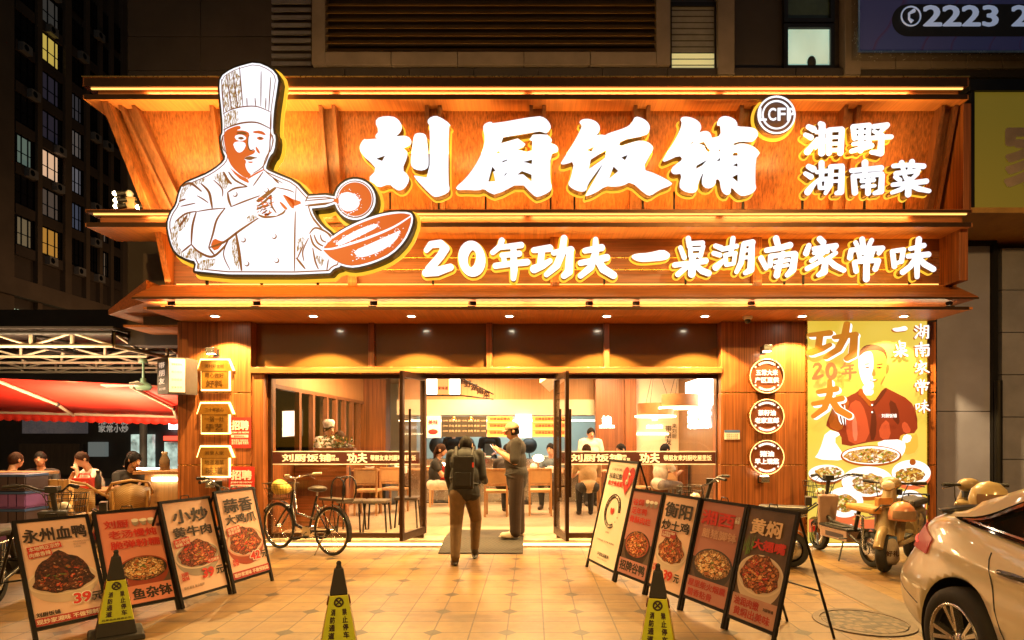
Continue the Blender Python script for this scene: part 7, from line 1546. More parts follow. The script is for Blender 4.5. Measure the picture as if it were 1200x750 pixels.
def wheel_car(x, s, parent):
    c = cv(x, s * .80, RW); mt = Matrix.Rotation(R(90), 4, 'Y'); sg = -s   # outboard = -X for s=+1
    mo = Matrix.Rotation(R(-90) if s > 0 else R(90), 4, 'Y')
    q = MB(); q.lathe([(.20, .06), (.225, .10), (.28, .105), (.315, .085), (.325, .05), (.325, -.08), (.30, -.10), (.2, -.1)], c, RUBBER, 48, mo); w_ = q.build('wheel', parent)
    q = MB(); q.lathe([(.222, .098), (.212, .10), (.205, .07), (.20, -.05), (0, -.05)], c, M('rim_dark', (.03, .03, .03), .4, .5), 40, mo); ALLOY = M('alloy', (.62, .60, .56), .25, .9)
    q.lathe([(.228, .096), (.222, .106), (.214, .106), (.208, .09)], c, ALLOY, 48, mo); q.lathe([(0, .078), (.04, .076), (.05, .06)], c, ALLOY, 20, mo)
    for k_ in range(5):
        for dlt in (-.17, .17):
            a = 2 * math.pi * k_ / 5 + .3; r0, r1 = .04, .214
            def pt(r_, an, w2, zz_): return c + mo @ Vector((r_ * math.cos(an) - w2 * math.sin(an), r_ * math.sin(an) + w2 * math.cos(an), zz_))
            a1 = a + dlt
            q.hexa([pt(r0, a, -.012, .03), pt(r0, a, .012, .03), pt(r1, a1, .02, .05), pt(r1, a1, -.02, .05)], [pt(r0, a, -.01, .074), pt(r0, a, .01, .074), pt(r1, a1, .014, .098), pt(r1, a1, -.014, .098)], ALLOY)
        q.cyl(c + mo @ Vector((.06 * math.cos(a), .06 * math.sin(a), .06)), c + mo @ Vector((.06 * math.cos(a), .06 * math.sin(a), .08)), .009, mat=CHROME, n=8)
    q.build('rim', w_)
for x in (RWx, FWx):
    for s in (1, -1): wheel_car(x, s, t)
for x in (RWx, FWx):
    for s in (1, -1):
        q = MB(); q.raw([cv(x + .384 * math.cos(a), s * y, RW + .384 * math.sin(a)) for a in [math.pi * kk / 20 - .4 for kk in range(28)] for y in (.50, .86)], [(2 * i, 2 * i + 1, 2 * i + 3, 2 * i + 2) for i in range(27)], PLBLK, True); q.build('wheel_arch_liner', t)
# greenhouse: dark glass shell with body-coloured roof and pillars
gs = [(.62, .66, 1.075, .0), (.80, .70, 1.06, .10), (1.15, .74, 1.03, .26), (1.55, .78, 1.0, .40), (2.1, .80, .97, .475), (2.6, .80, .95, .49), (3.0, .79, .95, .40), (3.4, .77, .95, .22), (3.75, .72, .95, .02)]
gv = []; 
for x, w, zb, hh in gs: gv.append([(w, zb - .03), (w - .02, zb + hh * .02), (w - .06 - .05 * hh, zb + hh * .5), (w - .10 - .16 * hh, zb + hh * .90), (w - .22 - .16 * hh, zb + hh * .99 + .004), (0, zb + hh + .02)])
kk = len(gv[0]); av = []
for (x, *_), half in zip(gs, gv): av += [cv(x, y, z) for y, z in half] + [cv(x, -y, z) for y, z in half[-2::-1]]
rg = 2 * kk - 1; f2 = []
for i in range(len(gs) - 1):
    for j in range(rg - 1): f2.append((i * rg + j, i * rg + j + 1, (i + 1) * rg + j + 1, (i + 1) * rg + j))
q = MB(); q.raw(av, f2, CGLASS, True); gl_ = q.build('window_glass', t); sb = gl_.modifiers.new('s', 'SUBSURF'); sb.levels = 2; sb.render_levels = 2
def gpt(fi, fj, off=.012, side=1):   # point on the greenhouse (fi = position along sections, fj = around)
    i = min(int(fi), len(gs) - 2); u = fi - i; j = min(int(fj), kk - 2); w_ = fj - j
    def at(a, b_): y, z = gv[a][b_]; return Vector((gs[a][0], y, z))
    p0 = at(i, j) * (1 - w_) + at(i, j + 1) * w_; p1 = at(i + 1, j) * (1 - w_) + at(i + 1, j + 1) * w_; p = p0 * (1 - u) + p1 * u
    return cv(p.x, side * (p.y + off * (1 if fj < 3.3 else 0)), p.z + off * (.3 if fj < 3 else 1))
def gstrip(pa, pb, mat, name, n_=14, off=.012):
    for side in (1, -1):
        q = MB(); vs = []
        for m_ in range(n_ + 1):
            u = m_ / n_; a = [pa[0][c_] + (pa[1][c_] - pa[0][c_]) * u for c_ in (0, 1)]; b_ = [pb[0][c_] + (pb[1][c_] - pb[0][c_]) * u for c_ in (0, 1)]
            for w2 in range(5): vs.append(gpt(a[0] + (b_[0] - a[0]) * w2 / 4, a[1] + (b_[1] - a[1]) * w2 / 4, off, side))
        q.raw(vs, [(m_ * 5 + w2, m_ * 5 + w2 + 1, m_ * 5 + 6 + w2, m_ * 5 + 5 + w2) for m_ in range(n_) for w2 in range(4)], mat, True); q.build(name, t)
gstrip(((2.75, 2.95), (6.3, 2.95)), ((2.75, 5.0), (6.3, 5.0)), PAINT, 'roof', 24, .016)
gstrip(((.0, .0), (2.75, 2.95)), ((.0, 2.4), (2.75, 4.0)), PAINT, 'rear_pillar', 16, .015)
gstrip(((6.3, 2.95), (7.95, 1.0)), ((6.3, 3.9), (7.95, 2.6)), PAINT, 'front_pillar', 12, .015)
gstrip(((.9, .55), (7.6, .55)), ((.9, .85), (7.6, .85)), CHROME, 'window_trim', 30, .022)
gstrip(((.9, .7), (2.75, 2.85)), ((1.05, .7), (2.95, 2.85)), CHROME, 'window_trim', 10, .022)
gstrip(((2.75, 2.8), (6.3, 2.8)), ((2.75, 2.95), (6.3, 2.95)), CHROME, 'window_trim', 20, .022)
gstrip(((2.55, .8), (2.9, 2.85)), ((2.75, .8), (3.05, 2.85)), PAINT, 'quarter_pillar', 10, .017)
gstrip(((4.4, .8), (4.5, 2.85)), ((4.65, .8), (4.7, 2.85)), PLBLK, 'door_pillar', 10, .017)
# tail lamps, seams, handles, bumper details: strips laid on the skin of the body by nearest-surface projection
from mathutils.bvhtree import BVHTree
bvh = BVHTree.FromPolygons([v.co.copy() for v in bod.data.vertices], [list(p.vertices) for p in bod.data.polygons])
inv = Matrix.Translation(Vector(t.location)).inverted()
def skin(x, y, z, off=.004):
    w_ = inv @ cv(x, y, z); l_, n_, i_, d_ = bvh.find_nearest(w_)
    dirv = (w_ - l_); n_ = n_ if n_.dot(Vector((w_.x - (CARX - 3.5), 0, 0))) >= 0 or True else -n_
    return l_ + n_ * off + Vector(t.location)
q = MB(); sp_ = []
for k_ in range(13):
    y = -.60 + .1 * k_; e_ = (abs(y) / .60) ** 4 * .05
    sp_ += [skin(.26 + e_, y, 1.2, .004), skin(.20 + e_, y, 1.2, .004) + Vector((0, .0, .035)), skin(.22 + e_, y, 1.2, .05), skin(.44, y, 1.2, .012)]
q.raw(sp_, [(k_ * 4 + a, k_ * 4 + (a + 1) % 4, k_ * 4 + 4 + (a + 1) % 4, k_ * 4 + 4 + a) for k_ in range(12) for a in range(4)] + [(0, 1, 2, 3), (48, 49, 50, 51)], PLBLK, True); q.build('spoiler', t)
TAIL = EM('tail_lamp_red', (.55, .008, .010), .30, (.16, .003, .004)); TAIL2 = EM('tail_lamp_bright', (1, .12, .08), .6)
for s in (1, -1):
    q = MB(); grid = []
    for iu in range(9):
        u = iu / 8
        for iv in range(5):
            v_ = iv / 4; x = .02 + .50 * u; y = .40 + .50 * u; z = .86 - .10 * (1 - u) * .3 + (.12 - .05 * u) * (v_ - .5) * 2 + .03 * u
            grid.append(skin(x, s * y, z, .012))
    q.raw(grid, [(a * 5 + b_, a * 5 + b_ + 1, a * 5 + 6 + b_, a * 5 + 5 + b_) for a in range(8) for b_ in range(4)], TAIL, True)
    q.tube([skin(.0 + .26 * u, s * (.54 + .36 * u), .88 + .02 * u, .016) for u in (0, .25, .5, .75, 1)], .008, TAIL2, 6)
    q.build('tail_light', t)
q = MB()
for s in (1, -1):
    q.tube([skin(x_, s * .95, z, .0008) for x_, z in ((1.16, 1.0), (1.17, .94), (1.20, .86), (1.25, .74), (1.31, .62), (1.37, .50), (1.44, .38), (1.50, .28))], .0045, PLBLK, 5)
    for x_ in (2.28, 3.3): q.tube([skin(x_, s * .95, .26 + .07 * i_, .0008) for i_ in range(10)], .0045, PLBLK, 5)
    q.tube([skin(.60 + .12 * math.cos(a_), s * .95, .78 + .10 * math.sin(a_), .0008) for a_ in [k_ * math.pi / 10 for k_ in range(21)]], .003, PLBLK, 5) if s < 0 else None
for s in (1, -1): q.tube([skin(x, s * .95, .27, .001) for x in [1.5 + .2 * i for i in range(9)]], .005, PLBLK, 5); q.tube([skin(x, s * .95, .56 - .12 * (x / .55), .0005) for x in (.08, .2, .32, .44, .55)], .004, PLBLK, 5)
q.build('panel_seam', t)
for s in (1, -1):
    for x in (1.31, 2.40):
        q = MB(); p0, p1, p2 = skin(x, s * .95, .86, .022), skin(x + .11, s * .95, .86, .036), skin(x + .22, s * .95, .86, .022); q.tube([p0, p1, p2], [.015, .019, .015], M('handle_black', (.02, .02, .02), .12), 10); q.build('handle', t)
q = MB(); q.hexa([cv(-.012, -.26, .62), cv(-.012, .26, .62), cv(.02, .26, .62), cv(.02, -.26, .62)], [cv(-.0, -.26, .76), cv(-.0, .26, .76), cv(.03, .26, .76), cv(.03, -.26, .76)], M('plate_blue', (.08, .16, .34), .4)); q.build('number_plate', t)
for s in (1, -1):
    q = MB(); c = cv(3.28, s * .98, .98); q.ball(c, (.10, .07, .07), PAINT, 14, 10); q.tube([c, cv(3.25, s * .84, .93)], .025, PLBLK, 8); q.build('wing_mirror', t)
    q = MB(); grid = [skin(4.25 + .3 * u, s * (.86 - .26 * u), .70 + .08 * (v_ - .5), .01) for u in [i / 6 for i in range(7)] for v_ in (0, .5, 1)]
    q.raw(grid, [(a * 3 + b_, a * 3 + b_ + 1, a * 3 + 4 + b_, a * 3 + 3 + b_) for a in range(6) for b_ in range(2)], M('headlamp', (.6, .6, .6), .1), True); q.build('headlight', t)
# ------------------------------------------------------------------ people: limbs and heads fused into one continuous skin each
SKIN = M('skin', (.50, .27, .16), .5, 0, .08, 12); HAIRB = M('hair_black', (.010, .007, .006), .75, 0, .4, 60, .5, spec=.15); HAIRBR = M('hair_brown', (.035, .014, .007), .75, 0, .4, 60, .5, spec=.15); LIP = M('lip', (.34, .11, .08), .5); EYE = M('eye_dark', (.02, .015, .012), .3)
def cloth(name, col): return M('cloth_' + name, col, .8, 0, .2, 14, .35)
C_BLK = cloth('black', (.013, .012, .012)); C_CHAR = cloth('charcoal', (.026, .020, .018)); C_KH = cloth('khaki', (.12, .07, .03)); C_WH = cloth('white', (.62, .55, .46)); C_GR = cloth('grey', (.22, .19, .17)); C_RED = cloth('red', (.35, .03, .025)); C_DB = cloth('dark_brown', (.028, .013, .008)); C_SHOE = M('shoe_pale', (.55, .44, .33), .6); C_SHD = M('shoe_dark', (.03, .02, .015), .5); C_CAP = cloth('cap_tan', (.30, .20, .12)); C_TEAL = cloth('blue_grey', (.10, .13, .15)); C_TAN = cloth('tan', (.40, .28, .16))
class Body:
    def __init__(s): s.pr = []
    def cap(s, p0, p1, r0, r1, mat): s.pr.append(('c', Vector(p0), Vector(p1), r0, r1, mat)); return s
    def chain(s, pts, rs, mat):
        for i in range(len(pts) - 1): s.cap(pts[i], pts[i + 1], rs[i], rs[i + 1], mat)
        return s
    def ell(s, c, r, mat, m=None): s.pr.append(('e', Vector(c), Vector(r), (m or Matrix.Identity(3)).to_3x3(), None, mat)); return s
    def head(s, c, fwd, mat_hair=None, tilt=0.0, beard=False, mats=True):   # c: centre of the skull; fwd: facing direction
        c = Vector(c); f = Vector(fwd).normalized(); up = Vector((0, 0, 1)); sd = f.cross(up).normalized(); up = sd.cross(f).normalized()
        m = Matrix((sd, f, up)).transposed()
        s.ell(c, (.076, .094, .105), SKIN, m); s.ell(c + f * .028 - up * .06, (.056, .064, .062), SKIN, m)
        s.cap(c + f * .092 - up * .005, c + f * .112 - up * .032, .010, .015, SKIN); s.cap(c - up * .07 - f * .02, c - up * .17 - f * .045, .054, .058, SKIN)
        for k in (-1, 1): s.ell(c + sd * k * .078 - f * .008 - up * .01, (.014, .024, .034), SKIN, m); s.ell(c + sd * k * .03 + f * .086 + up * .012, (.010, .006, .004), EYE, m); s.cap(c + sd * k * .016 + f * .088 + up * .030, c + sd * k * .046 + f * .077 + up * .032, .003, .0025, EYE)
        s.cap(c + f * .088 - sd * .02 - up * .062, c + f * .088 + sd * .02 - up * .062, .007, .007, LIP); return m
    def hand(s, w, d, n, k=1.0, curl=.5):   # wrist, pointing direction, palm normal
        w, d, n = Vector(w), Vector(d).normalized(), Vector(n).normalized(); sd = d.cross(n).normalized(); pc = w + d * .045 * k
        s.cap(w, w + d * .03 * k, .024, .026, SKIN)
        for i in range(4):
            o = sd * (.030 - .020 * i) * k; b0 = pc + o * .8; L = (.036, .042, .039, .030)[i] * k
            d1 = (d * math.cos(curl * .6) + n * math.sin(curl * .6)); d2 = (d * math.cos(curl * 1.5) + n * math.sin(curl * 1.5))
            p1 = b0 + d * .03 * k; p2 = p1 + d1 * L; p3 = p2 + d2 * L * .8; s.chain([w + d * .015 + o * .5, b0, p1, p2, p3], [.016, .014, .0105, .0095, .008], SKIN)
        t0 = w + d * .02 * k + sd * .024 * k; s.chain([t0, t0 + (d * .6 + sd * .8).normalized() * .035 * k, t0 + (d * .85 + sd * .45 + n * .4).normalized() * .065 * k], [.014, .012, .009], SKIN)
    def build(s, name, parent, vox=.010, smooth=3):
        mb = MB(); dm = SKIN
        for p in s.pr:
            if p[0] == 'c':
                a, b_, r0, r1 = p[1:5]; mb.ball(a, r0, dm, 14, 9); mb.ball(b_, r1, dm, 14, 9)
                if (b_ - a).length > 1e-4: mb.cyl(a, b_, r0, r1, dm, 14)
            else: mb.ball(p[1], tuple(p[2]), dm, 20, 14, p[3])
        o = mb.build('tmp'); rm = o.modifiers.new('r', 'REMESH'); rm.mode = 'VOXEL'; rm.voxel_size = vox; sm = o.modifiers.new('s', 'SMOOTH'); sm.iterations = smooth; sm.factor = .5
        dg = bpy.context.evaluated_depsgraph_get(); me = bpy.data.meshes.new_from_object(o.evaluated_get(dg)); bpy.data.objects.remove(o)
        n = len(me.polygons); C = np.empty(n * 3); me.polygons.foreach_get('center', C); C = C.reshape(-1, 3); best = np.full(n, 1e9); idx = np.zeros(n, int); mats = []
        for p in s.pr:
            m_ = p[5]
            if m_ not in mats: mats.append(m_)
            k = mats.index(m_)
            if p[0] == 'c':
                a, b_ = np.array(p[1]), np.array(p[2]); e = b_ - a; t_ = np.clip(((C - a) @ e) / (e @ e + 1e-9), 0, 1); d = np.linalg.norm(C - a - t_[:, None] * e, axis=1) - (p[3] + (p[4] - p[3]) * t_)
            else:
                L = (C - np.array(p[1])) @ np.array(p[3]); r = np.array(p[2]); q_ = np.linalg.norm(L / r, axis=1); d = (q_ - 1) * r.min()
            if m_ in (EYE, LIP): d = d - .0012
            u = d < best; best[u] = d[u]; idx[u] = k
        me.materials.clear(); [me.materials.append(m_) for m_ in mats]
        me.polygons.foreach_set('material_index', idx.astype(np.int32)); me.polygons.foreach_set('use_smooth', np.ones(n, bool))
        vs = np.empty(len(me.vertices) * 3); me.vertices.foreach_get('co', vs); vs = vs.reshape(-1, 3)
        inv = np.array(parent.matrix_basis.inverted()); vs = vs @ inv[:3, :3].T + inv[:3, 3]; me.vertices.foreach_set('co', vs.ravel()); me.update()
        o = bpy.data.objects.new(name, me); COL.objects.link(o); o.parent = parent; return o
def hair_cap(parent, c, m, mat, length=0.0, bun=False, vol=1.0):
    q = MB(); c = Vector(c); rr = random.Random(int(abs(c.x * 1000))); R3 = m.to_4x4() if hasattr(m, 'to_4x4') else m
    n_u, n_v = 22, 10; vs = []
    for j in range(n_v + 1):
        for i in range(n_u):
            a = 2 * math.pi * i / n_u; back = (1 - math.sin(a)) / 2; low = R(24) - R(64 + 30 * length) * back ** .55
            ph = math.pi / 2 - (math.pi / 2 - low) * j / n_v
            k = 1.0 + rr.uniform(-.03, .03); vs.append(c + R3 @ Vector((.086 * vol * k * math.cos(ph) * math.cos(a), .104 * vol * k * math.cos(ph) * math.sin(a) - .006, .116 * vol * k * math.sin(ph) + .004)))
    q.raw(vs, [(j * n_u + i, j * n_u + (i + 1) % n_u, (j + 1) * n_u + (i + 1) % n_u, (j + 1) * n_u + i) for j in range(n_v) for i in range(n_u)], mat, True)
    if length > .5:
        for k in range(9): x = -.07 + .0175 * k; q.tube([c + R3 @ Vector((x * .6, -.07, .05)), c + R3 @ Vector((x, -.105, -.06)), c + R3 @ Vector((x * .8, -.10, -.22))], [.03, .028, .012], mat, 7)
    if bun: q.ball(c + R3 @ Vector((0, -.11, .05)), .045, mat, 12, 8)
    q.build('hair', parent)
# ---- man in the cap, standing in the doorway, reading his phone
def man_cap():
    X, Y, z = -.235, 9.02, .12; t = thing('person', 'person in tan cap and dark shirt standing in the doorway, hands raised before the chest', 'person', (X, Y, z), 0, None); b = Body(); v = lambda x, y, h: Vector((X + x, Y + y, z + h))
    for y, xo in ((-.09, -.05), (.10, .05)):   # legs, loose trousers
        b.chain([v(.02, y * .9, .86), v(.02 + xo * .4, y, .48), v(.03 + xo * .5, y, .09)], [.112, .092, .082], C_DB); b.chain([v(.03 + xo, y, .05), v(-.12 + xo, y, .04)], [.05, .046], C_SHOE); b.ell(v(-.04 + xo, y, .022), (.155, .05, .022), C_SHOE)
    for k in range(5): b.ell(v(.0, 0, .86 + .08 * k), (.172 - .004 * k, .196, .014), C_CHAR, Matrix.Rotation(.28 * (-1) ** k, 3, 'Y'))
    b.chain([v(.02, -.07, .90), v(.02, .07, .90)], [.125, .125], C_DB)
    b.ell(v(.02, 0, .93), (.165, .195, .16), C_CHAR); b.ell(v(.0, 0, 1.10), (.165, .19, .22), C_CHAR); b.ell(v(.01, 0, 1.28), (.145, .205, .15), C_CHAR); b.cap(v(.02, -.15, 1.375), v(.02, .15, 1.375), .068, .068, C_CHAR); b.cap(v(.02, 0, .80), v(.02, 0, .9), .15, .16, C_CHAR)
    for s in (-1, 1):
        sh, el = v(.02, s * .185, 1.36), v(.0, s * .225, 1.10); b.chain([sh, el + Vector((0, 0, .03))], [.082, .075], C_CHAR)
        wr = v(-.235, s * .075, 1.21 + (.03 if s < 0 else .05)); b.chain([el, el * .45 + wr * .55, wr], [.052, .046, .031], SKIN)
        b.hand(wr, Vector((-.75, -s * .5, .28)), Vector((.15, -s * .6, .75)), 1.0, .75)
    hc = v(-.045, 0, 1.535); m = b.head(hc, (-1, -.12, -.16)); b.build('body', t, .0085)
    q = MB(); R3 = m.to_4x4(); dome = []
    n_u, n_v = 24, 8
    for j in range(n_v + 1):
        for i in range(n_u): a = 2 * math.pi * i / n_u; ph = math.pi / 2 * (1 - j / n_v) + .1 * j / n_v; dome.append(hc + R3 @ Vector((.089 * math.cos(ph) * math.cos(a), .108 * math.cos(ph) * math.sin(a) - .004, .118 * math.sin(ph) + .014)))
    q.raw(dome, [(j * n_u + i, j * n_u + (i + 1) % n_u, (j + 1) * n_u + (i + 1) % n_u, (j + 1) * n_u + i) for j in range(n_v) for i in range(n_u)], C_CAP, True)
    br = []
    for k in range(9):
        a = R(30) + R(120) * k / 8
        for r_ in (.0, .5, 1.0): br.append(hc + R3 @ Vector(((.087 + .0 * r_) * math.cos(a) * (1 - .12 * r_), .104 * math.sin(a) + .085 * r_ * math.sin(a) ** 1.5, .032 - .028 * r_)))
    q.raw(br, [(k * 3 + j, k * 3 + j + 1, (k + 1) * 3 + j + 1, (k + 1) * 3 + j) for k in range(8) for j in (0, 1)], C_CAP, True); q.ball(hc + R3 @ Vector((0, 0, .133)), .011, C_CAP, 8, 6)
    o = q.build('cap', t); sd_ = o.modifiers.new('s', 'SOLIDIFY'); sd_.thickness = .005
    q = MB(); hb = []
    for j in range(4):
        for i in range(13): a = R(160) + R(220) * i / 12; hb.append(hc + R3 @ Vector((.084 * math.cos(a), .100 * math.sin(a) - .004, .03 - .03 * j)))
    q.raw(hb, [(j * 13 + i, j * 13 + i + 1, (j + 1) * 13 + i + 1, (j + 1) * 13 + i) for j in range(3) for i in range(12)], HAIRB, True); q.build('hair', t)
    q = MB(); q.hexa([v(.0, -.21, .80), v(.0, -.20, .80), v(.0, -.20, .81), v(.0, -.21, .81)], [v(.0, -.21, 1.2), v(.0, -.20, 1.2), v(.0, -.20, 1.21), v(.0, -.21, 1.21)], C_CHAR)
    ph = thing('phone', 'dark phone held up by the man in the cap', 'phone', v(-.33, 0, 1.27)); q = MB(); mt = Matrix.Translation(v(-.325, 0, 1.275)) @ Matrix.Rotation(R(-35), 4, 'Y'); q.box(-.005, .005, -.04, .04, -.08, .08, PLBLK, mt); q.build('case', ph, .003)
    q = MB(); q.box(.0052, .0062, -.036, .036, -.074, .074, EM('phone_screen', (.7, .8, 1), .8), mt); q.build('screen', ph)
man_cap()
# ---- walker leaving towards the door, back to the viewer, head bowed
def walker():
    X, Y = -.84, 7.66; t = thing('person', 'person in dark jacket and khaki trousers walking into the doorway, seen from behind', 'person', (X, Y, 0)); b = Body(); v = lambda x, y, h: Vector((X + x, Y + y, h))
    hip = .86
    b.chain([v(-.075, .08, hip), v(-.10, .12, .49), v(-.095, -.02, .11)], [.108, .080, .058], C_KH); b.chain([v(.085, .14, hip), v(.12, .40, .52), v(.105, .42, .15)], [.106, .078, .056], C_KH); b.cap(v(-.055, .11, .90), v(.055, .12, .90), .12, .12, C_KH)
    b.chain([v(-.095, -.01, .06), v(-.13, .14, .035)], [.048, .042], C_SHD); b.ell(v(-.115, .06, .022), (.048, .145, .022), C_SHD, Matrix.Rotation(.25, 3, 'Z')); b.chain([v(.105, .41, .10), v(.11, .55, .05)], [.048, .04], C_SHD); b.ell(v(.107, .48, .05), (.045, .13, .026), C_SHD, Matrix.Rotation(.35, 3, 'X'))
    b.cap(v(-.095, .12, .875), v(.095, .12, .875), .105, .105, C_BLK); b.ell(v(0, .12, .92), (.185, .15, .15), C_BLK); b.ell(v(0, .15, 1.07), (.185, .14, .20), C_BLK); b.ell(v(0, .21, 1.25), (.195, .135, .17), C_BLK); b.cap(v(-.13, .26, 1.35), v(.13, .26, 1.35), .066, .066, C_BLK); b.cap(v(0, .24, 1.36), v(0, .27, 1.41), .072, .062, C_BLK)
    for k in range(4): b.ell(v(.02 * (-1) ** k, .13, .88 + .07 * k), (.196 - .006 * k, .15, .014), C_BLK, Matrix.Rotation(.2 * (-1) ** k, 3, 'Y'))
    for s, sw in ((-1, .16), (1, -.06)):
        sh, el = v(s * .172, .26, 1.34), v(s * .215, .22 + sw * .4, 1.08); wr = v(s * .20, .30 + sw, .88) if s < 0 else v(s * .235, .42, 1.00); b.chain([sh, el, wr], [.075, .062, .046], C_BLK); b.hand(wr, (wr - el).normalized(), Vector((-s, .2, 0)), 1.0, .5)
    hc = v(0, .33, 1.47); m = b.head(hc, (.05, 1, -.45)); b.build('body', t, .010); hair_cap(t, hc, m, HAIRB, .35)
    q = MB(); mt = Matrix.Translation(v(0, .055, 1.13)) @ Matrix.Rotation(R(-10), 4, 'X')
    q.box(-.13, .13, -.06, .05, -.20, .20, cloth('pack', (.014, .012, .012)), mt); q.box(-.10, .10, -.09, -.06, -.18, .0, cloth('pack', (.014, .012, .012)), mt); o = q.build('backpack_tmp'); o.name = 'backpack'
    mw = Matrix.Translation((X, Y, 0)).inverted(); [setattr(v_, 'co', mw @ v_.co) for v_ in o.data.vertices]; o.parent = t; bv = o.modifiers.new('b', 'BEVEL'); bv.width = .035; bv.segments = 4
    q = MB(); q.box(.108, .13, -.062, -.058, .06, .12, PRINTR, mt); q.build('pack_label', o) if False else q.build('pack_label', t)
    for s in (-1, 1): q = MB(); q.tube([v(s * .10, .10, 1.33), v(s * .11, .22, 1.44), v(s * .115, .33, 1.40)], .018, cloth('pack', (.014, .012, .012)), 6); q.build('strap', t)
walker()
# ---- seated diners and staff
def seated(x, y, rz, label, shirt, legs, hair, z0=.1, lean=.15, arms='table', long_=0.0, cap=None, group='diners', bun=False, seat=.47, turn=0.0, vox=.013):
    t = thing('person', label, 'person', (x, y, z0), 0, None); mt = Matrix.Translation((x, y, z0)) @ rotz(rz); b = Body(); v = lambda a, f, h: mt @ Vector((a, -f, h))   # f: forward
    for s in (-1, 1):
        b.chain([v(s * .09, 0, seat + .08), v(s * .11, .42, seat + .06), v(s * .11, .40, .10)], [.105, .072, .05], legs); b.chain([v(s * .11, .40, .05), v(s * .115, .53, .035)], [.045, .038], C_SHD)
    lx = lambda h: lean * (h - seat) * 1.0
    b.ell(v(0, lx(seat + .1), seat + .10), (.17, .14, .13), shirt, rotz(rz)); b.ell(v(0, lx(seat + .3), seat + .30), (.165, .125, .20), shirt, rotz(rz)); b.ell(v(0, lx(seat + .45), seat + .44), (.18, .12, .12), shirt, rotz(rz)); b.cap(v(-.15, lx(.96), seat + .52), v(.15, lx(.96), seat + .52), .062, .062, shirt)
    for s in (-1, 1):
        sh = v(s * .19, lx(.96), seat + .50)
        if arms == 'table': el, wr = v(s * .25, .14 + lx(.96), seat + .27), v(s * .12, .38 + lx(.9), seat + .32)
        elif arms == 'face': el, wr = v(s * .24, .24 + lx(.96), seat + .27), v(s * .07, .22 + lx(1.0), seat + .52 + .05 * s)
        else: el, wr = v(s * .25, .02, seat + .22), v(s * .2, .22, seat + .14)
        md = sh.lerp(el, .55); b.chain([sh, md], [.066, .062], shirt); b.chain([md, el, wr], [.045, .042, .030], SKIN); b.hand(wr, (wr - el).normalized(), Vector((0, 0, -1)), 1.0, .6)
    hc = v(0, lx(1.2) + .05, seat + .74); f = (mt.to_3x3() @ Vector((math.sin(turn), -math.cos(turn), -lean * .8))); m = b.head(hc, f); b.build('body', t, vox)
    hair_cap(t, hc, m, cap or hair, long_, bun); return t
def standing(x, y, rz, label, shirt, legs, hair, z0=.1, apron=None, hat=None, H=1.0, arms='work'):
    t = thing('person', label, 'person', (x, y, z0)); mt = Matrix.Translation((x, y, z0)) @ rotz(rz) @ Matrix.Scale(H, 4); b = Body(); v = lambda a, f, h: mt @ Vector((a, -f, h))
    for s in (-1, 1): b.chain([v(s * .09, 0, .88), v(s * .10, .02, .48), v(s * .10, 0, .08)], [.11, .08, .06], legs); b.chain([v(s * .10, 0, .05), v(s * .11, .14, .035)], [.048, .04], C_SHD)
    b.ell(v(0, 0, .95), (.18, .14, .15), shirt, rotz(rz)); b.ell(v(0, .01, 1.15), (.175, .13, .22), shirt, rotz(rz)); b.ell(v(0, .0, 1.30), (.19, .125, .13), shirt, rotz(rz)); b.cap(v(-.15, 0, 1.39), v(.15, 0, 1.39), .065, .065, shirt)
    for s in (-1, 1):
        sh, el, wr = v(s * .195, 0, 1.37), v(s * .26, .06, 1.10), v(s * .14, .30, 1.06); md = sh.lerp(el, .6); b.chain([sh, md], [.07, .062], shirt); b.chain([md, el, wr], [.046, .043, .03], SKIN); b.hand(wr, (wr - el).normalized(), Vector((0, 0, -1)), 1.0, .6)
    hc = v(0, .04, 1.56); m = b.head(hc, mt.to_3x3() @ Vector((0, -1, -.12))); b.build('body', t, .013); hair_cap(t, hc, m, hair, .2)
    if hat:
        q = MB(); q.lathe([(.088, 0), (.092, .05), (.10, .10), (.07, .14), (0, .145)], hc + Vector((0, 0, .03)), hat, 18); q.build('hat', t)
    if apron:
        q = MB(); q.hexa([v(-.15, .13, .5), v(.15, .13, .5), v(.15, .135, .5), v(-.15, .135, .5)], [v(-.11, .15, 1.28), v(.11, .15, 1.28), v(.11, .155, 1.28), v(-.11, .155, 1.28)], apron); q.build('apron', t)
    return t
def at(px, Y): return X_(px, Y), Y
x, y = at(507, 11.9); seated(x, y, R(90), 'person in black top seated at the table left of the walker', C_BLK, C_WH, HAIRBR, long_=.8, bun=False)
x, y = at(592, 11.75); seated(x, y, R(170), 'person in dark clothes seated behind the chair beside the man in the cap', C_CHAR, C_BLK, HAIRB, lean=.2)
x, y = at(555, 13.1); seated(x, y, R(200), 'person in red top seated deep in the room behind the walker', C_RED, C_BLK, HAIRB)
x, y = at(690, 11.25); seated(x, y, R(185), 'person in tan shirt seated with back turned behind the tall cream board', C_TAN, C_BLK, HAIRBR, lean=.25)
x, y = at(772, 11.9); seated(x, y, R(120), 'person in white top seated behind the right pane', C_WH, C_GR, HAIRB)
x, y = at(735, 12.3); seated(x, y, R(-60), 'person in grey top seated in front of the lit wall letters', C_GR, C_BLK, HAIRB)
x, y = at(648, 12.9); seated(x, y, R(-20), 'person in blue-grey shirt seated by the mushroom lamp right of the door', C_TEAL, C_BLK, HAIRB)
standing(-3.55, 10.85, R(60), 'person in white uniform and cap standing behind the left pane', C_WH, C_BLK, HAIRB, hat=cloth('hat_white', (.65, .58, .48)), H=1.02)
standing(X_(400, 10.9), 10.9, R(-30), 'person with brown hair standing behind the leafy plant', C_DB, C_BLK, HAIRBR, H=.93)
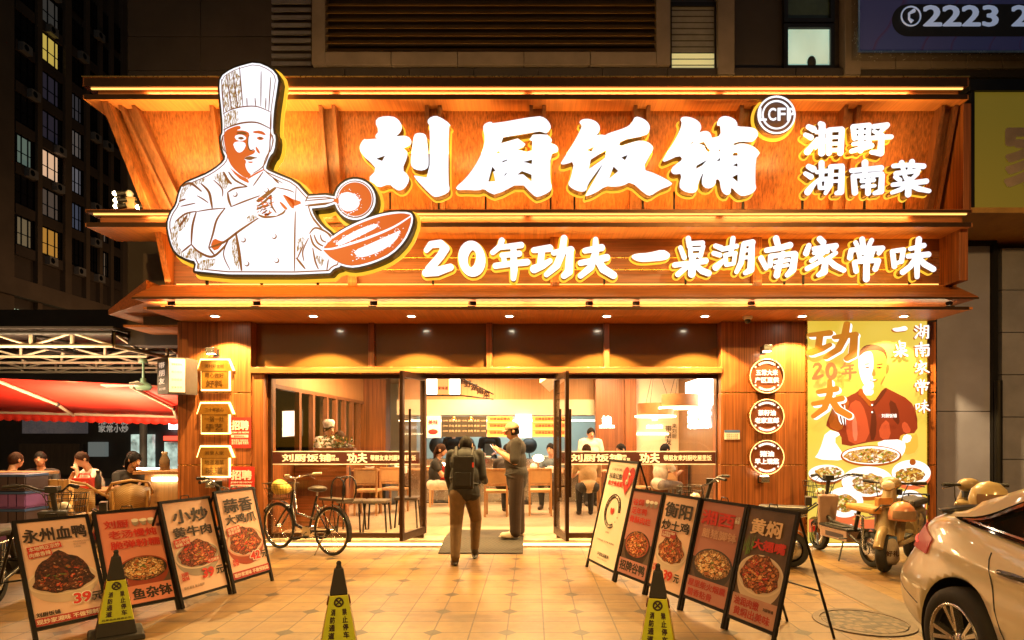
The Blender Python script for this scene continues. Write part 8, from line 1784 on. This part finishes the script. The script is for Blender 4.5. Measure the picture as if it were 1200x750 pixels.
standing(X_(574, 15.1), 15.1, R(0), 'cook in dark uniform at the kitchen range seen past the walker', C_BLK, C_BLK, HAIRB, apron=C_TEAL, H=1.0)
standing(X_(532, 15.2), 15.2, R(180), 'cook in dark uniform facing the range above the walker', C_BLK, C_BLK, HAIRB, hat=cloth('hat_grey', (.3, .27, .24)))
standing(X_(692, 13.2), 13.2, R(10), 'person in white shirt standing at the service counter below the dark partition', C_WH, C_BLK, HAIRB, H=.98)
# outdoor tables
x, y = at(143, 9.9); seated(x, y, R(60), 'person in dark tee with long black hair leaning on the outdoor table', C_CHAR, C_BLK, HAIRB, 0, .45, 'table', .9, group=None, vox=.010)
x, y = at(120, 10.3); seated(x, y, R(-30), 'person in white tee bowed over the outdoor table behind the red box', C_WH, C_BLK, HAIRBR, 0, .35, 'face')
x, y = at(49, 10.2); seated(x, y, R(25), 'person with short black hair looking over the pine divider', C_BLK, C_BLK, HAIRB, 0, .05)
x, y = at(163, 10.6); seated(x, y, R(-15), 'person in black tee with hand at the mouth facing the forecourt', C_BLK, C_BLK, HAIRB, 0, .1, 'face')
x, y = at(9, 9.6); seated(x, y, R(165), 'person with brown hair seated with back turned behind the crates', C_DB, C_BLK, HAIRBR, 0, .1, 'table', .3)
# ------------------------------------------------------------------ outdoor seating under the red awning
ALU = M('pale_truss', (.58, .48, .34), .5, .1, .15, 6); DKT = M('dark_truss', (.05, .045, .04), .5, .4)
t = thing('truss_frame', 'dark steel truss roof frame over the outdoor tables', 'roof frame', (-8, 10.5, 0))
def truss(p0, p1, h, n, mat, name='truss_beam', r=.035, diag=True):
    p0, p1 = Vector(p0), Vector(p1); up = Vector((0, 0, h)); q = MB(); q.cyl(p0, p1, r, mat=mat, n=4); q.cyl(p0 + up, p1 + up, r * 1.3, mat=DKT, n=4)
    for i in range(n + 1):
        a = p0.lerp(p1, i / n); q.cyl(a, a + up, r * .8, mat=mat, n=4)
        if diag and i < n: b_ = p0.lerp(p1, (i + 1) / n); q.cyl(a if i % 2 else a + up, b_ + up if i % 2 else b_, r * .7, mat=mat, n=4)
    return q.build(name, t)
zt = 2.95
truss((-12, 9.5, zt), (-6.36, 9.5, zt), .20, 9, ALU); truss((-6.36, 9.5, zt), (-6.36, 13.0, zt), .20, 5, ALU)
for y in (10.4, 11.3, 12.2, 13.0): truss((-12, y, zt - .05), (-6.4, y, zt - .05), .18, 8, ALU, r=.03)
for x in (-7.6, -9.0, -10.4): truss((x, 9.55, zt), (x, 12.9, zt), .16, 4, DKT, r=.028)
q = MB(); q.box(-12, -6.3, 9.4, 13.1, 3.20, 3.23, M('roof_sheet', (.05, .04, .035), .6)); q.build('roof_sheet', t)
for p_ in ((-6.36, 13.0), (-12, 13.0), (-12, 9.5)): q = MB(); q.cyl((p_[0], p_[1], 0), (p_[0], p_[1], zt), .05, mat=DKT, n=10); q.build('post', t)
t = thing('awning', 'red fabric awning with scalloped edge sloping away under the steel truss', 'awning', (-9, 11.5, 0)); REDA = M('awning_red', (.62, .03, .015), .6, 0, .1, 3)
q = MB(); n = 40; A0, A1 = (-13.5, 9.9, 2.72), (-6.0, 10.6, 2.42); B0, B1 = (-14.5, 13.6, 2.18), (-6.5, 13.6, 1.98)
row0 = [Vector(A0).lerp(Vector(A1), i / n) for i in range(n + 1)]; row1 = [Vector(B0).lerp(Vector(B1), i / n) + Vector((0, 0, .01 * math.sin(i * 1.1))) for i in range(n + 1)]
mid = [a.lerp(b_, .5) - Vector((0, 0, .05 + .012 * math.sin(i * .8))) for i, (a, b_) in enumerate(zip(row0, row1))]
q.raw(row0 + mid + row1, [(r_ * (n + 1) + i, r_ * (n + 1) + i + 1, (r_ + 1) * (n + 1) + i + 1, (r_ + 1) * (n + 1) + i) for r_ in (0, 1) for i in range(n)], REDA, True); o = q.build('canopy', t); o.modifiers.new('s', 'SOLIDIFY').thickness = .006
q = MB(); n = 200; vs = []
for i in range(n + 1): p = Vector(B0).lerp(Vector(B1), i / n); vs += [p + Vector((0, .01, .01)), p + Vector((0, .012, -.17 - .035 * abs(math.sin(i * math.pi / 5))))]
q.raw(vs, [(2 * i, 2 * i + 2, 2 * i + 3, 2 * i + 1) for i in range(n)], REDA, True); o = q.build('valance', t); o.modifiers.new('s', 'SOLIDIFY').thickness = .005
q = MB(); q.cyl(Vector(B0) + Vector((0, -.03, -.02)), Vector(B1) + Vector((0, -.03, -.02)), .035, mat=ALU, n=8); q.build('front_bar', t)
for u in (.35, .62, .9):
    a, b_ = Vector(A0).lerp(Vector(A1), u), Vector(B0).lerp(Vector(B1), u - .05); m_ = a.lerp(b_, .5) + Vector((.3, 0, -.12)); q = MB(); q.tube([a + Vector((0, 0, -.04)), m_, b_ + Vector((0, -.05, -.05))], .032, ALU, 6); q.ball(m_, .05, DKT, 10, 8); q.build('folding_arm', t)
# ceiling fan
c = P(168, 452, 10.0); t = thing('ceiling_fan', 'mint green ceiling fan hanging under the truss', 'ceiling fan', c); MINT = M('mint_paint', (.30, .52, .40), .35)
q = MB(); q.lathe([(0, -.08), (.09, -.07), (.13, -.02), (.10, .03), (.04, .06), (.04, .12), (0, .12)], c, MINT, 20); q.build('motor', t); q = MB(); q.cyl(c + Vector((0, 0, .1)), c + Vector((0, 0, .42)), .018, mat=MINT); q.lathe([(0, .36), (.07, .36), (.05, .43), (0, .43)], c, MINT, 14); q.build('rod', t)
for k in range(3):
    a = k * 2.094 + 3.0; q = MB(); d = Vector((math.cos(a), math.sin(a), 0)); s = Vector((-d.y, d.x, .25)).normalized(); q.hexa([c + d * .1 - s * .03, c + d * .72 - s * .06, c + d * .72 + s * .06, c + d * .1 + s * .03], [c + d * .1 - s * .03 + Vector((0, 0, .006)), c + d * .72 - s * .06 + Vector((0, 0, .006)), c + d * .72 + s * .06 + Vector((0, 0, .006)), c + d * .1 + s * .03 + Vector((0, 0, .006))], M('fan_blade', (.62, .6, .5), .4)); q.build('blade', t)
# hanging sign box on the corner
t = thing('hanging_sign', 'small box sign on the building corner, dark lettered side and cream menu side', 'hanging sign', (-5.2, 8.7, 2.2)); Y1, Y2 = 8.45, 8.75
a, b_, c_ = P(186, 0, Y2).x, P(197, 0, Y1).x, P(214, 0, Y1 + .02).x; z0, z1 = Z_(461, Y1), Z_(418, Y1)
q = MB(); q.hexa([(b_, Y1, z0), (c_, Y1 + .1, z0), (c_, Y2 + .1, z0), (a - .02, Y2, z0)], [(b_, Y1, z1), (c_, Y1 + .1, z1), (c_, Y2 + .1, z1), (a - .02, Y2, z1)], M('sign_dark', (.06, .045, .04), .5)); q.build('casing', t)
q = MB(); CRM = EM('cream_sign', (.85, .62, .30), .62, (.7, .6, .45)); f_ = lambda u, v: (b_ + (c_ - b_) * u, Y1 + .1 * u - .004, z0 + (z1 - z0) * v); q.flat([[(.06, .04), (.96, .04), (.96, .96), (.06, .96)]], f_, CRM)
for k in range(4): q.text(('湖南家常味', '每日现炒', '欢迎品尝', '堂食外带')[k], lambda u, v: (b_ + (c_ - b_) * u, Y1 + .1 * u - .007, z0 + (z1 - z0) * v), PRINTR, w=.6, h=.06, at=(.5, .8 - k * .21))
q.build('menu_face', t)
q = MB(); g_ = lambda u, v: (a - .02 + (b_ - a + .02) * u - .004, Y2 + (Y1 - Y2) * u - .004, z0 + (z1 - z0) * v)
for k, ch in enumerate('带朋友'): q.text(ch, g_, EM('dim_sign_letter', (.7, .6, .5), .4), w=.55, h=.17, at=(.45, .80 - k * .22), bold=.03)
q.text('来刘厨', g_, EM('dim_sign_letter', (.7, .6, .5), .4), w=.6, h=.07, at=(.5, .14)); q.build('lettering', t)
# rattan chair, tables, counter, divider, crates
def rattan(x, y, rz, label):
    t = thing('rattan_chair', label, 'chair', (x, y, 0), rz, 'rattan chairs'); mt = Matrix.Translation((x, y, 0)) @ rotz(rz); v = lambda a, b_, h: mt @ Vector((a, b_, h)); BAM = M('bamboo', (.42, .24, .08), .4, 0, .15, 10)
    WEAVE = NT('rattan_weave') if 'rattan_weave' not in MATS else None
    if WEAVE:
        wv = WEAVE.n('ShaderNodeTexChecker'); wv.inputs['Scale'].default_value = 75; WEAVE.l(WEAVE.coord('pos'), wv.inputs['Vector']); wv.inputs[1].default_value = (.46, .30, .13, 1); wv.inputs[2].default_value = (.30, .17, .06, 1); WEAVE.l(wv.outputs[0], WEAVE.b.inputs['Base Color']); WEAVE.b.inputs['Roughness'].default_value = .6; MATS['rattan_weave'] = WEAVE.m
    WM = MATS['rattan_weave']
    arc = [(-.27, -.18), (-.29, .05), (-.22, .24), (0, .31), (.22, .24), (.29, .05), (.27, -.18)]
    q = MB(); q.tube([v(a, b_, .66 if i in (0, 6) else .74 if i in (1, 5) else .90 if i in (2, 4) else .94) for i, (a, b_) in enumerate(arc)], .020, BAM, 8); q.build('top_rail', t)
    q = MB(); vs = []
    for i in range(13):
        u = i / 12; a = -math.pi * .42 + math.pi * .84 * u; x0, y0 = .25 * math.sin(a), .06 + .22 * math.cos(a); vs += [v(x0, y0, .50), v(x0 * 1.04, y0 + .02, .90 - .10 * abs(u - .5) * 2)]
    q.raw(vs, [(2 * i, 2 * i + 2, 2 * i + 3, 2 * i + 1) for i in range(12)], WM, True); o = q.build('backrest', t); o.modifiers.new('s', 'SOLIDIFY').thickness = .012
    q = MB(); q.lathe([(0, .47), (.24, .47), (.255, .455), (.24, .43), (0, .43)], v(0, 0, 0), WM, 24); q.build('seat', t)
    for a, b_ in ((-.22, -.2), (.22, -.2), (-.2, .2), (.2, .2)): q = MB(); q.tube([v(a * 1.05, b_ * 1.05, 0), v(a, b_, .45), v(a * 1.1, b_ * (1.2 if b_ > 0 else .9), .78 if b_ > 0 else .66)], .017, BAM, 8); q.build('leg', t)
Yc_ = 9.15; rattan(X_(105, Yc_), Yc_, R(165), 'rattan armchair with rounded bamboo back beside the pine divider'); rattan(X_(152, 9.3), 9.3, R(215), 'rattan armchair half hidden behind the long-haired person')
def otable(px, Y, label):
    x = X_(px, Y); t = thing('outdoor_table', label, 'table', (x, Y, 0), 0, 'outdoor tables'); q = MB(); q.box(x - .55, x + .55, Y - .35, Y + .35, .72, .76, OAK); q.build('tabletop', t, .006)
    for sx in (-1, 1):
        for sy in (-1, 1): q = MB(); q.box(x + sx * .5 - .02, x + sx * .5 + .02, Y + sy * .3 - .02, Y + sy * .3 + .02, 0, .72, BLACK); q.build('leg', t)
otable(118, 9.75, 'wooden outdoor table with the red box and dark bottle'); otable(40, 9.75, 'wooden outdoor table behind the pine divider')
c = P(98, 0, 9.7); q = MB(); q.box(c.x - .13, c.x + .13, 9.62, 9.82, .76, .93, M('box_red', (.6, .05, .03), .4)); q.box(c.x - .09, c.x + .09, 9.612, 9.62, .81, .87, WHITEP); q.tube([(c.x - .1, 9.72, .93), (c.x - .08, 9.72, .99), (c.x + .08, 9.72, .99), (c.x + .1, 9.72, .93)], .012, PRINTR, 6); tag(q.build('red_box', None, .008), 'red carry box with white label on the outdoor table', 'box')
c = P(115, 0, 9.62); q = MB(); q.lathe([(0, .76), (.045, .76), (.045, .93), (.025, .98), (.025, 1.02), (.03, 1.02), (.03, 1.05), (0, 1.05)], (c.x, 9.62, 0), PLBLK, 16); tag(q.build('bottle'), 'dark thermos bottle on the outdoor table by the leaning person', 'bottle')
Y = 9.45; x0, x1 = X_(158, Y), X_(212, Y); t = thing('bar_counter', 'pine bar counter with a white light bar under its top at the building corner', 'counter', ((x0 + x1) / 2, Y, 0)); q = MB(); q.box(x0 + .15, x1, Y, Y + .5, 0, 1.0, PINE); q.build('front', t)
q = MB(); q.box(x0, x1, Y - .06, Y + .6, 1.0, 1.05, OAK); q.build('countertop', t, .006); q = MB(); q.box(X_(180, Y), X_(209, Y), Y - .05, Y - .012, .905, .955, EM('bar_light', (1, .9, .7), 10)); q.build('light_bar', t)
q = MB(); q.box(X_(160, 10.2), X_(190, 10.2), 10.2, 10.23, 1.02, 1.06, EM('bar_light', (1, .9, .7), 10)); q.build('light_bar', t)
c = P(193, 0, 9.7); q = MB(); q.lathe([(0, 1.05), (.07, 1.05), (.075, 1.2), (.04, 1.28), (.045, 1.33), (0, 1.34)], (c.x, 9.7, 0), M('jar_glass', (.16, .10, .05), .15), 18); tag(q.build('jar'), 'brown glass jar standing on the pine bar counter', 'jar')
Y = 8.3; x0, x1 = X_(32, Y), X_(81, Y); t = thing('divider_panel', 'upright pine board divider beside the stacked crates', 'divider', ((x0 + x1) / 2, Y, 0)); q = MB(); w = (x1 - x0) / 4
for k in range(4): q.box(x0 + k * w + .004, x0 + (k + 1) * w - .004, Y, Y + .03, .12, Z_(562, Y), PINE)
q.build('boards', t); q = MB()
for z in (.25, .8): q.box(x0, x1, Y + .032, Y + .06, z, z + .06, PINE)
for x in (x0, x1 - .05): q.box(x, x + .05, Y + .032, Y + .09, 0, .95, PINE)
q.build('frame', t)
q = MB(); q.box(X_(-60, 9), X_(48, 9), 9.0, 9.35, 1.02, 1.06, OAK); q.box(X_(-60, 9), X_(46, 9), 9.02, 9.06, 0, 1.02, PINE); tag(q.build('side_counter'), 'low pine counter top behind the stacked crates', 'counter')
CRB = [M('crate_dark', (.05, .035, .05), .5), M('crate_violet', (.16, .07, .26), .45), M('crate_blue', (.03, .07, .22), .45)]
for k in range(5):
    Y = 7.9; z = .0 + k * .22; x0, x1 = X_(-30, Y), X_(29, Y); t = thing('plastic_crate', ('lowest dark crate of the stack beside the pine divider', 'violet crate second from the bottom of the stack', 'dark crate in the middle of the stack beside the divider', 'violet crate just below the topmost one in the stack', 'topmost dark crate of the stack beside the pine divider')[k], 'crate', ((x0 + x1) / 2, Y, z), 0, 'stacked plastic crates')
    q = MB(); m_ = CRB[k % 2]
    for j in range(6): xa = x0 + (x1 - x0) * j / 6; q.box(xa + .006, xa + (x1 - x0) / 6 - .006, Y, Y + .02, z + .03, z + .185, m_)
    q.box(x0 + .01, x1 - .01, Y + .02, Y + .38, z + .005, z + .03, m_); q.box(x1 - .02, x1, Y + .02, Y + .38, z + .03, z + .185, m_); q.box(x0, x0 + .02, Y + .02, Y + .38, z + .03, z + .185, m_); q.box(x0 + .01, x1 - .01, Y + .36, Y + .38, z + .03, z + .185, m_); q.build('box', t)
    q = MB(); q.box(x0 - .008, x1 + .008, Y - .01, Y + .39, z + .186, z + .216, CRB[2]); q.build('lid', t, .004)
area_light('assumed_awning_lamp', (-7.6, 10.0, 2.5), (-7.4, 10.2, 0), .8, .5, 80, (1.0, .66, .33)); area_light('truss_fill', (-7.8, 9.2, 2.5), (-7.8, 11.0, 3.1), 2.4, .1, 60, (1.0, .72, .42)); area_light('awning_fill', (-7.8, 11.2, 1.25), (-8.2, 11.8, 3), 1.6, .8, 150, (1.0, .66, .36)); area_light('assumed_counter_lamp', (-5.6, 9.3, 2.4), (-5.8, 9.4, 0), .3, .3, 40, (1, .7, .35))  # truss and upward awning lights are added fills, the other lamps assumed; no fixtures
